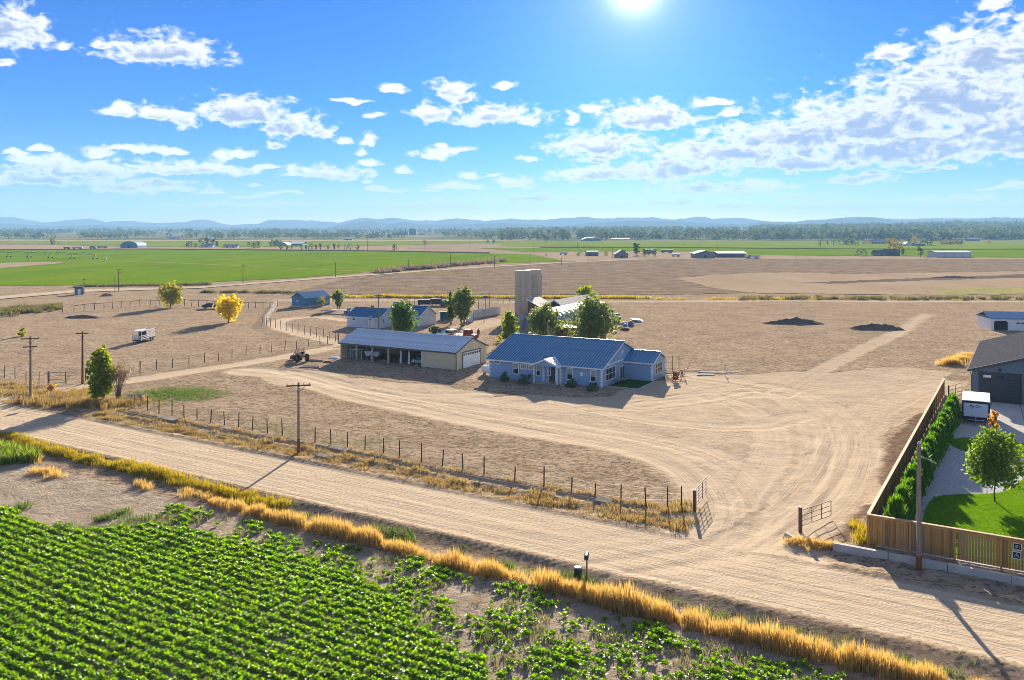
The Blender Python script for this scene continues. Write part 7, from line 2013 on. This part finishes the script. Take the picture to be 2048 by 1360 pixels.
row([(562,500,10), (575,500,11), (583,500,9), (603,500,9), (612,500,11), (622,500,13), (632,500,12), (641,500,13), (656,500,10), (669,500,14), (677,499,9), (692,500,10), (700,500,11)], 'small brownish tree of the row along the far green field', sx=.8)
row([(716,500,11)], 'round dark tree right of the far tree row', k=0)
row([(788,501,14)], 'lone bushy tree at the middle of the far field edge', k=0)
row([(850,492,11)], 'yellow tree standing in the far stubble', True)
row([(976,487,8), (987,487,9)], 'pair of round dark trees in the far fields', k=0)
row([(195,477,9), (360,478,8), (378,478,7), (445,478,7)], 'yellow tree in the hazy strip before the hills', True)
row([(1091,485,4), (1092,512,4), (1158,512,9)], 'small bush beside the far farmyard lane', k=1)
row([(1212,511,11)], 'yellow tree between the two dark sheds of the far farmyard', True)
row([(1248,515,17)], 'dark tree leaning over the peaked shed of the far farmyard', k=2)
row([(1274,511,27)], 'tallest dark tree of the far farmyard', k=2, sx=1.1)
row([(1288,512,15), (1297,510,13), (1310,512,14)], 'dark tree right of the tallest tree in the far farmyard', k=0)
row([(1498,518,9)], 'bush at the right end of the far open shed', k=0)
row([(1715,512,12), (1727,512,13)], 'round dark bush left of the far barn under the yellow tree', k=4)
row([(1780,500,22), (1790,503,22), (1799,499,18)], 'golden tree behind the far dark barn at right', True)
row([(1805,511,15)], 'dark tree at the right end of the far dark barn', k=2)
row([(1841,514,19)], 'thin bare-stemmed tree between the far barn and the white building', k=3)
row([(1792,489,20)], 'large dark tree behind the golden trees at right', k=0)
row([(1640,490,7), (1655,490,8), (1668,490,9), (1682,490,12), (1693,490,14), (1702,490,14), (1711,490,13), (1728,489,8)], 'tree of the dark grove left of the golden trees')
row([(1736,488,10), (1829,487,15), (1880,489,13), (1893,489,12), (1912,490,12), (1978,487,8)], 'yellow tree among the far houses at right', True)
row([(1818,491,14), (1843,491,12), (1852,491,15), (1862,491,16), (1900,490,11), (1922,490,10)], 'dark tree among the far houses at right', k=0)
# ---- far buildings
def far_build(name, label, px0, px1, py, wallpx, roofpx, wc, rc, kind='gable', depth=9, door=None, cat='barn', group=None, doors=1):
    x0, y, z = FG(px0, py); x1 = (px1-1024)*y/FPX; L_ = x1-x0; s = y/FPX
    h, rh = wallpx*s, roofpx*s
    root = empty(name, (x0, y, z), 0, label, cat, group)
    if kind == 'gable':
        m = MB(); m.box(0, L_, 0, depth, -.5, h); part(root, 'wall', m, wc)
        m = MB(); o = .03*L_
        m.hexa([(-o, -.6, h), (L_+o, -.6, h), (L_+o, depth/2, h+rh), (-o, depth/2, h+rh), (-o, -.6, h+.25), (L_+o, -.6, h+.25), (L_+o, depth/2, h+rh+.25), (-o, depth/2, h+rh+.25)])
        m.hexa([(-o, depth/2, h+rh), (L_+o, depth/2, h+rh), (L_+o, depth+.6, h), (-o, depth+.6, h), (-o, depth/2, h+rh+.25), (L_+o, depth/2, h+rh+.25), (L_+o, depth+.6, h+.25), (-o, depth+.6, h+.25)]); part(root, 'roof', m, rc)
    elif kind == 'end':
        m = MB(); m.extrude([(0, -.5), (L_, -.5), (L_, h), (L_/2, h+rh), (0, h)], 0, depth); part(root, 'wall', m, wc)
        m = MB()
        for a, b_ in ((0, 1), (1, 0)):
            xe = -.05*L_ if a == 0 else L_*1.05
            m.hexa([(xe, -.4, h-.3), (L_/2, -.4, h+rh), (L_/2, depth+.4, h+rh), (xe, depth+.4, h-.3), (xe, -.4, h), (L_/2, -.4, h+rh+.3), (L_/2, depth+.4, h+rh+.3), (xe, depth+.4, h)])
        part(root, 'roof', m, rc)
    elif kind == 'arch':
        pr = [(L_/2+L_/2*math.cos(math.pi*k/14), h*.45+(h+rh-h*.45)*math.sin(math.pi*k/14)) for k in range(15)]
        m = MB(); m.extrude([(L_, -.5)]+pr+[(0, -.5)], 0, depth); part(root, 'wall', m, wc)
        m = MB()
        for (a, b_) in zip(pr, pr[1:]):
            f = 1.03
            q = lambda p: (L_/2+(p[0]-L_/2)*f, p[1]*f)
            (ax, az_), (bx, bz) = a, b_; (cx, cz_), (dx, dz) = q(a), q(b_)
            m.hexa([(ax, -.3, az_), (bx, -.3, bz), (bx, depth, bz), (ax, depth, az_), (cx, -.3, cz_), (dx, -.3, dz), (dx, depth, dz), (cx, depth, cz_)])
        part(root, 'roof', m, rc)
    for k in range(doors):
        m = MB(); w = L_*.14; xx = L_*(k+.6)/(doors+.2)-w/2; m.box(xx, xx+w, -.12, -.01, 0, h*.6); part(root, 'door', m, door or M_DARKM)
    return root
M_FB = mat('far_blue_steel', (.08, .20, .30), .7, .1, .1); M_FW = mat('far_white_wall', (.62, .63, .62), .8, .08, .1); M_FR = mat('far_pale_roof', (.55, .58, .60), .6, .1, .1)
M_FG = mat('far_grey_wall', (.20, .22, .24), .8, .15, .1); M_FT = mat('far_tan_wall', (.40, .33, .24), .8, .15, .1); M_FD = mat('far_dark_roof', (.10, .12, .14), .8, .15, .1)
far_build('quonset_barn', 'blue arched barn far off at the left', 241, 275, 496, 9, 4, M_FB, M_FB, 'arch', 22)
far_build('farmhouse', 'low pale farmhouse under dark trees far off at left', 402, 426, 494.5, 4, 2, M_FW, M_FD, cat='house')
far_build('farmhouse', 'small pale farmhouse right of the far dark trees', 447, 473, 495, 4, 2.5, M_FW, M_FT, cat='house', doors=2)
far_build('shed', 'pale grey shed with rounded roof in the far farmstead', 548, 574, 492.5, 5, 3, M_FT, M_FR, 'arch', 18, cat='shed')
far_build('shed', 'long white roofed shed in the far farmstead', 578, 605, 491.5, 4, 4, M_FB, M_FR, depth=26, cat='shed')
far_build('shed', 'tiny blue shed in the hazy fields left of the town', 688, 704, 480.5, 3, 1, M_FB, M_FB, cat='shed')
far_build('barn', 'pale low barn in the far stubble right of centre', 1165, 1202, 482, 3, 4, M_FG, M_FR, 'arch', 30)
far_build('shed', 'long pale shed beside the pale low barn', 1224, 1258, 480.5, 2, 1.5, M_FG, M_FR, cat='shed')
far_build('shed', 'blue shed at the left of the far farmyard', 1173, 1197, 512, 7, 3, M_FB, M_FD, cat='shed', doors=2)
far_build('shed', 'peaked dark shed in the middle of the far farmyard', 1231, 1256, 515.5, 7, 8, M_FG, M_FD, 'end', 9, cat='shed')
far_build('house', 'grey house behind the dark trees of the far farmyard', 1290, 1310, 507, 6, 3, M_FG, M_FD, cat='house')
far_build('barn', 'grey gabled barn at the right of the far farmyard', 1391, 1430, 516, 9, 5, M_FG, M_FG, 'end', 16)
far_build('open_shed', 'long open shed with white roof beside the grey gabled barn', 1437, 1492, 515, 8, 3.5, mat('far_shade_wall', (.12, .13, .15), .9, .2, .1), mat('far_white_roof', (.72, .72, .70), .6, .1, .1), depth=20, cat='shed', doors=3)
far_build('house', 'grey house left of the far dark barn at right', 1753, 1774, 512, 6, 5, M_FG, M_FD, cat='house')
far_build('barn', 'dark barn under the golden trees at right', 1773, 1800, 512, 8, 5, mat('far_teal_wall', (.06, .11, .12), .8, .15, .1), M_FD)
far_build('long_building', 'long white building with pale doors in the green field at right', 1874, 1943, 515, 10, 2.5, mat('far_lilac_wall', (.52, .54, .60), .7, .06, .1), M_FW, depth=14, door=M_FW, cat='building', doors=4)
far_build('greenhouse', 'long pale blue building far off at the right edge', 1936, 1960, 481.5, 4, 1.5, M_FB, M_FR, cat='building')
far_build('house', 'white house with many windows among the far trees at right', 1742, 1775, 487.5, 5, 2, M_FW, M_FD, cat='house', doors=5)
far_build('house', 'small white peaked house among the far trees at right', 1811, 1821, 492, 4, 4, M_FW, M_FW, 'end', 8, cat='house')
far_build('shed', 'dark blue shed beside the small white peaked house', 1830, 1850, 492, 4, 2, M_FB, M_FD, cat='shed')
far_build('house', 'grey house right of the dark blue shed', 1868, 1885, 482, 4, 2, M_FG, M_FD, cat='house')
far_build('house', 'reddish house far off between the yellow trees at right', 1890, 1925, 488, 3, 2, M_FT, M_BRICK, cat='house', doors=2)
far_build('house', 'pale house among the hazy trees at the far left', 60, 80, 476, 3, 2, M_FW, M_FD, cat='house')
far_build('house', 'cream house in the hazy trees left of the blue arched barn', 225, 250, 473, 3, 2, M_FT, M_FD, cat='house')
far_build('house', 'white house beside the yellow tree in the hazy strip', 335, 358, 477.5, 3, 1.5, M_FW, M_FR, cat='house')
far_build('house', 'long pale house in the hazy strip right of the yellow trees', 405, 425, 478, 2.5, 1.2, M_FW, M_FR, cat='house')
far_build('house', 'bright little house in the hills at the right', 1815, 1832, 462, 2.5, 1.5, M_FW, M_FR, cat='house')
# gas-town skyline in the haze
M_CITY = mat('town_concrete', (.10, .12, .15), .9, .1, .02); M_CITYP = mat('town_pane', (.05, .07, .1), .4, .1, .05)
for i, (px0, px1, top, lb) in enumerate([(645,649,464,'low far town block at the left end of the skyline'),(655,672,466.5,'long low block of the far town skyline'),(693,702,463,'square far town block left of the middle of the skyline'),(703,710,466,'low block beside the square far town block'),(744,748,462,'narrow far town block in the middle of the skyline'),(752,758,466,'small block right of the narrow far town block'),(767,769.5,461.5,'slim far tower left of the twin stacks'),(776,779,463,'second slim far tower left of the twin stacks'),(784,797,466,'low block before the twin stacks'),(797,816,464,'long block under the twin stacks'),(818,832,458,'tallest square block of the far town skyline'),(838,850,467,'low block right of the tallest far town block')]):
    y = 2350; x0, x1 = (px0-1024)*y/FPX, (px1-1024)*y/FPX; h = CAMH-(top-HOR)*y/FPX
    root = empty('town_building', (x0, y, 0), 0, lb, 'building', 'far town skyline'); w = x1-x0
    m = MB(); m.box(0, w, 0, max(12, w*.7), -1, h); part(root, 'wall', m, M_CITY)
    m = MB(); m.box(w*.3, w*.6, 3, 8, h, h+1.6); part(root, 'roof_house', m, M_CITY)
    m = MB()
    for f in range(int(h//4)): m.box(w*.06, w*.94, -.15, -.02, 1.4+f*4, 3.0+f*4)
    if m.v: part(root, 'window_band', m, M_CITYP)
for px, top, lb in ((802, 457.5, 'left smokestack of the far town'), (810.5, 458, 'right smokestack of the far town'), (260, 461.5, 'far water tower at the left'), (1492, 461, 'far water tower right of centre')):
    y = 2330; x = (px-1024)*y/FPX; h = CAMH-(top-HOR)*y/FPX; z0 = hz_at(x, y)
    m = MB()
    if 'smoke' in lb: m.lathe([(1.7, -1), (1.5, h*.6), (1.2, h), (.9, h)], 10); o = m.obj('smokestack', M_CITY); tag(o, lb, 'smokestack')
    else: m.lathe([(.6, -1), (.5, h*.7-z0), (2.6, h*.8-z0), (2.8, h*.95-z0), (.5, h*1.05-z0)], 10); o = m.obj('water_tower', M_CITY); tag(o, lb, 'water tower')
    o.location = (x, y, z0)
# centre pivot irrigator in the green field
x0, y0 = G(-60, 512.5); x1, y1 = G(190, 518.5)
pv_ = empty('irrigation_pivot', (x1, y1, 0), 0, 'long centre pivot irrigation arm in the big green field', 'irrigator')
N_ = 7; prev = None
for k in range(N_):
    t = k/(N_-1); xx, yy = (x0-x1)*t, (y0-y1)*t
    m = MB(); m.bar((xx-1.4, yy, 0), (xx, yy, 3.4), .16); m.bar((xx+1.4, yy, 0), (xx, yy, 3.4), .16)
    tw = part(pv_, 'tower', m, mat('dull_pivot_steel', (.09, .10, .10), .6, .1, 3))
    m = MB(); m.tube([(xx-1.4, yy-.2, .5), (xx-1.4, yy+.2, .5)], .55, 8); m.tube([(xx+1.4, yy-.2, .5), (xx+1.4, yy+.2, .5)], .55, 8); part(tw, 'wheel', m, M_BLK)
    if prev:
        m = MB(); mid = ((xx+prev[0])/2, (yy+prev[1])/2)
        m.tube([(prev[0], prev[1], 3.3), (mid[0], mid[1], 4.3), (xx, yy, 3.3)], .14, 5); m.tube([(prev[0], prev[1], 2.8), (mid[0], mid[1], 3.2), (xx, yy, 2.8)], .06, 4); part(pv_, 'span_pipe', m, mat('dull_pivot_steel', (.22, .24, .24)))
    prev = (xx, yy)
m = MB(); m.box(6, 7.6, -.6, .6, 0, 1.0); part(pv_, 'pump_box', m, M_FW)
for i, (px, py) in enumerate([(58, 519.5), (92, 510), (118, 509.5), (137, 510)]):
    m = MB(); x, y = G(px, py); m.box(-.45, .45, -.4, .4, 0, .8); m.hexa([(-.5, -.45, .8), (.5, -.45, .8), (.5, .45, .8), (-.5, .45, .8), (-.2, -.2, 1), (.2, -.2, 1), (.2, .2, 1), (-.2, .2, 1)]); o = m.obj('pump_box', M_FT); o.location = (x, y, 0); tag(o, 'small pale pump box in the big green field, %s from the left' % NTH[i], 'pump box', 'pump boxes in the green field')
# scrap rows and vehicles of the far left yards
for i, (px, py, lb) in enumerate([(134,498,'dark trailer parked in the red soil field'),(155,498,'long pale trailer in the red soil field'),(186,497.5,'low grey trailer right of the long pale trailer'),(205,496.5,'dark trailer nearest the blue arched barn'),(1127,510,'dark trailer by the lane of the far farmyard'),(1334,506,'long dark trailer on the far farmyard ground'),(1352,513,'pale tank trailer on the far farmyard ground'),(1505,517,'low pale trailer right of the far open shed')]):
    x, y = G(px, py); m = MB(); L_ = 6+4*(i % 2); m.box(-L_/2, L_/2, -1.2, 1.2, .8, 2.0+.4*(i % 3)); root = empty('far_trailer', (x, y, 0), 0, lb, 'trailer'); part(root, 'body', m, (M_FD, M_FW, M_FG)[i % 3] if i != 6 else M_FW)
    m = MB()
    for xx in (-L_*.35, L_*.2, L_*.33):
        for yy in (-1, 1): m = MB(); m.tube([(xx, yy*1.1, .45), (xx, yy*.8, .45)], .45, 8); part(root, 'wheel', m, M_BLK)
# brush bank along the county road
r = np.random.default_rng(77); px = r.uniform(755, 1010, 260); py = np.interp(px, [755, 840, 1010], [545.5, 541, 525.5])+r.normal(size=260)*.8-(px > 800)*3
P_ = np.array([G(a, b) for a, b in zip(px, py)])
BR = [blade_clump(np.random.default_rng(720+i), 26, 2.0, 1.5, .22, .9) for i in range(4)]
scatter('brush_bank', BR, P_, np.zeros(len(P_)), .8+.7*r.random(len(P_)), leafmat('dead_brush', (.16, .12, .08), (.34, .26, .17), .25, .9, .05), tintj=.5)
r = np.random.default_rng(78); px = r.uniform(-20, 120, 260); py = np.interp(px, [-20, 120], [628, 615])+r.normal(size=260)*3.0
P_ = np.array([G(a, b) for a, b in zip(px, py)])
scatter('left_scrub', BR, P_, np.zeros(len(P_)), .35+.35*r.random(len(P_)), leafmat('olive_scrub', (.07, .08, .025), (.26, .22, .09), .3, .9, .05), tintj=.5)
r = np.random.default_rng(79); px = np.concatenate([r.uniform(150, 420, 170), r.uniform(1480, 2060, 220), r.uniform(400, 640, 120)]); py = np.concatenate([np.interp(px[:170], [150, 420], [574, 569.5]), 598+r.normal(size=220)*.9, np.interp(px[390:], [400, 640], [585, 587])])+r.normal(size=510)*.4
P_ = np.array([G(a, b) for a, b in zip(px, py)])
scatter('lane_scrub', BR, P_, np.zeros(len(P_)), .25+.4*r.random(len(P_)), leafmat('olive_scrub', (.07, .08, .025), (.26, .22, .09)), tintj=.5)
# ---- the woods beyond the fields: a mass that nobody could count
r = np.random.default_rng(90)
cx, cy, cs, ck = [], [], [], []
def wood(n, x0, x1, y0, y1, hs, dens=None):
    px = r.uniform(x0, x1, n); yy = np.exp(r.uniform(math.log(y0), math.log(y1), n)); xx = (px-1024)*yy/FPX
    k = np.ones(n, bool) if dens is None else dens(px, yy)
    cx.extend(xx[k]); cy.extend(yy[k]); cs.extend(hs*(.55+.75*r.random(int(k.sum()))))
wood(3000, 1000, 2500, 1500, 4300, 15, lambda p, y: (fbm(p/60, y/300, 3, 5) > -.25))
wood(2300, 1500, 2500, 1500, 4000, 16)
wood(2600, -500, 1050, 1700, 4500, 10, lambda p, y: (fbm(p/70, y/260, 3, 6) > -.05) & ~((p > 640) & (p < 850) & (y < 2350) & (y > 2000)))
wood(1300, -500, 1300, 2800, 5200, 15, lambda p, y: (fbm(p/40, y/400, 3, 7) > -.1) & ~((p > 630) & (p < 860) & (y < 3600)))
wood(220, 1600, 2300, 3300, 4200, 22, lambda p, y: fbm(p/18, y/4000, 2, 8) > .2)
cx, cy, cs = map(np.array, (cx, cy, cs)); nT = len(cx)
cz = height(cx, cy); q = 18
d = r.normal(size=(nT, q, 3)); d /= np.linalg.norm(d, axis=2, keepdims=True); d *= (.6+.4*r.random((nT, q, 1)))
c = np.stack([cx[:, None]+d[..., 0]*cs[:, None]*.58, cy[:, None]+d[..., 1]*cs[:, None]*.58, cz[:, None]+cs[:, None]*(.50+.46*d[..., 2])], -1).reshape(-1, 3)
v, f = diamond(c, np.repeat(cs, q)*(.30+.15*r.random(nT*q)), r)
tt = np.repeat(np.repeat(np.where(r.random(nT) < .10, 1.0, .55*r.random(nT)), q), 4)
M_WOODS = leafmat('far_woodland', (.030, .062, .028), (.14, .15, .06), .3, .9, .02)
tag(link_mesh('far_woods', np_mesh('far_woods', v, f, M_WOODS, {'tint': tt})), kind='stuff')
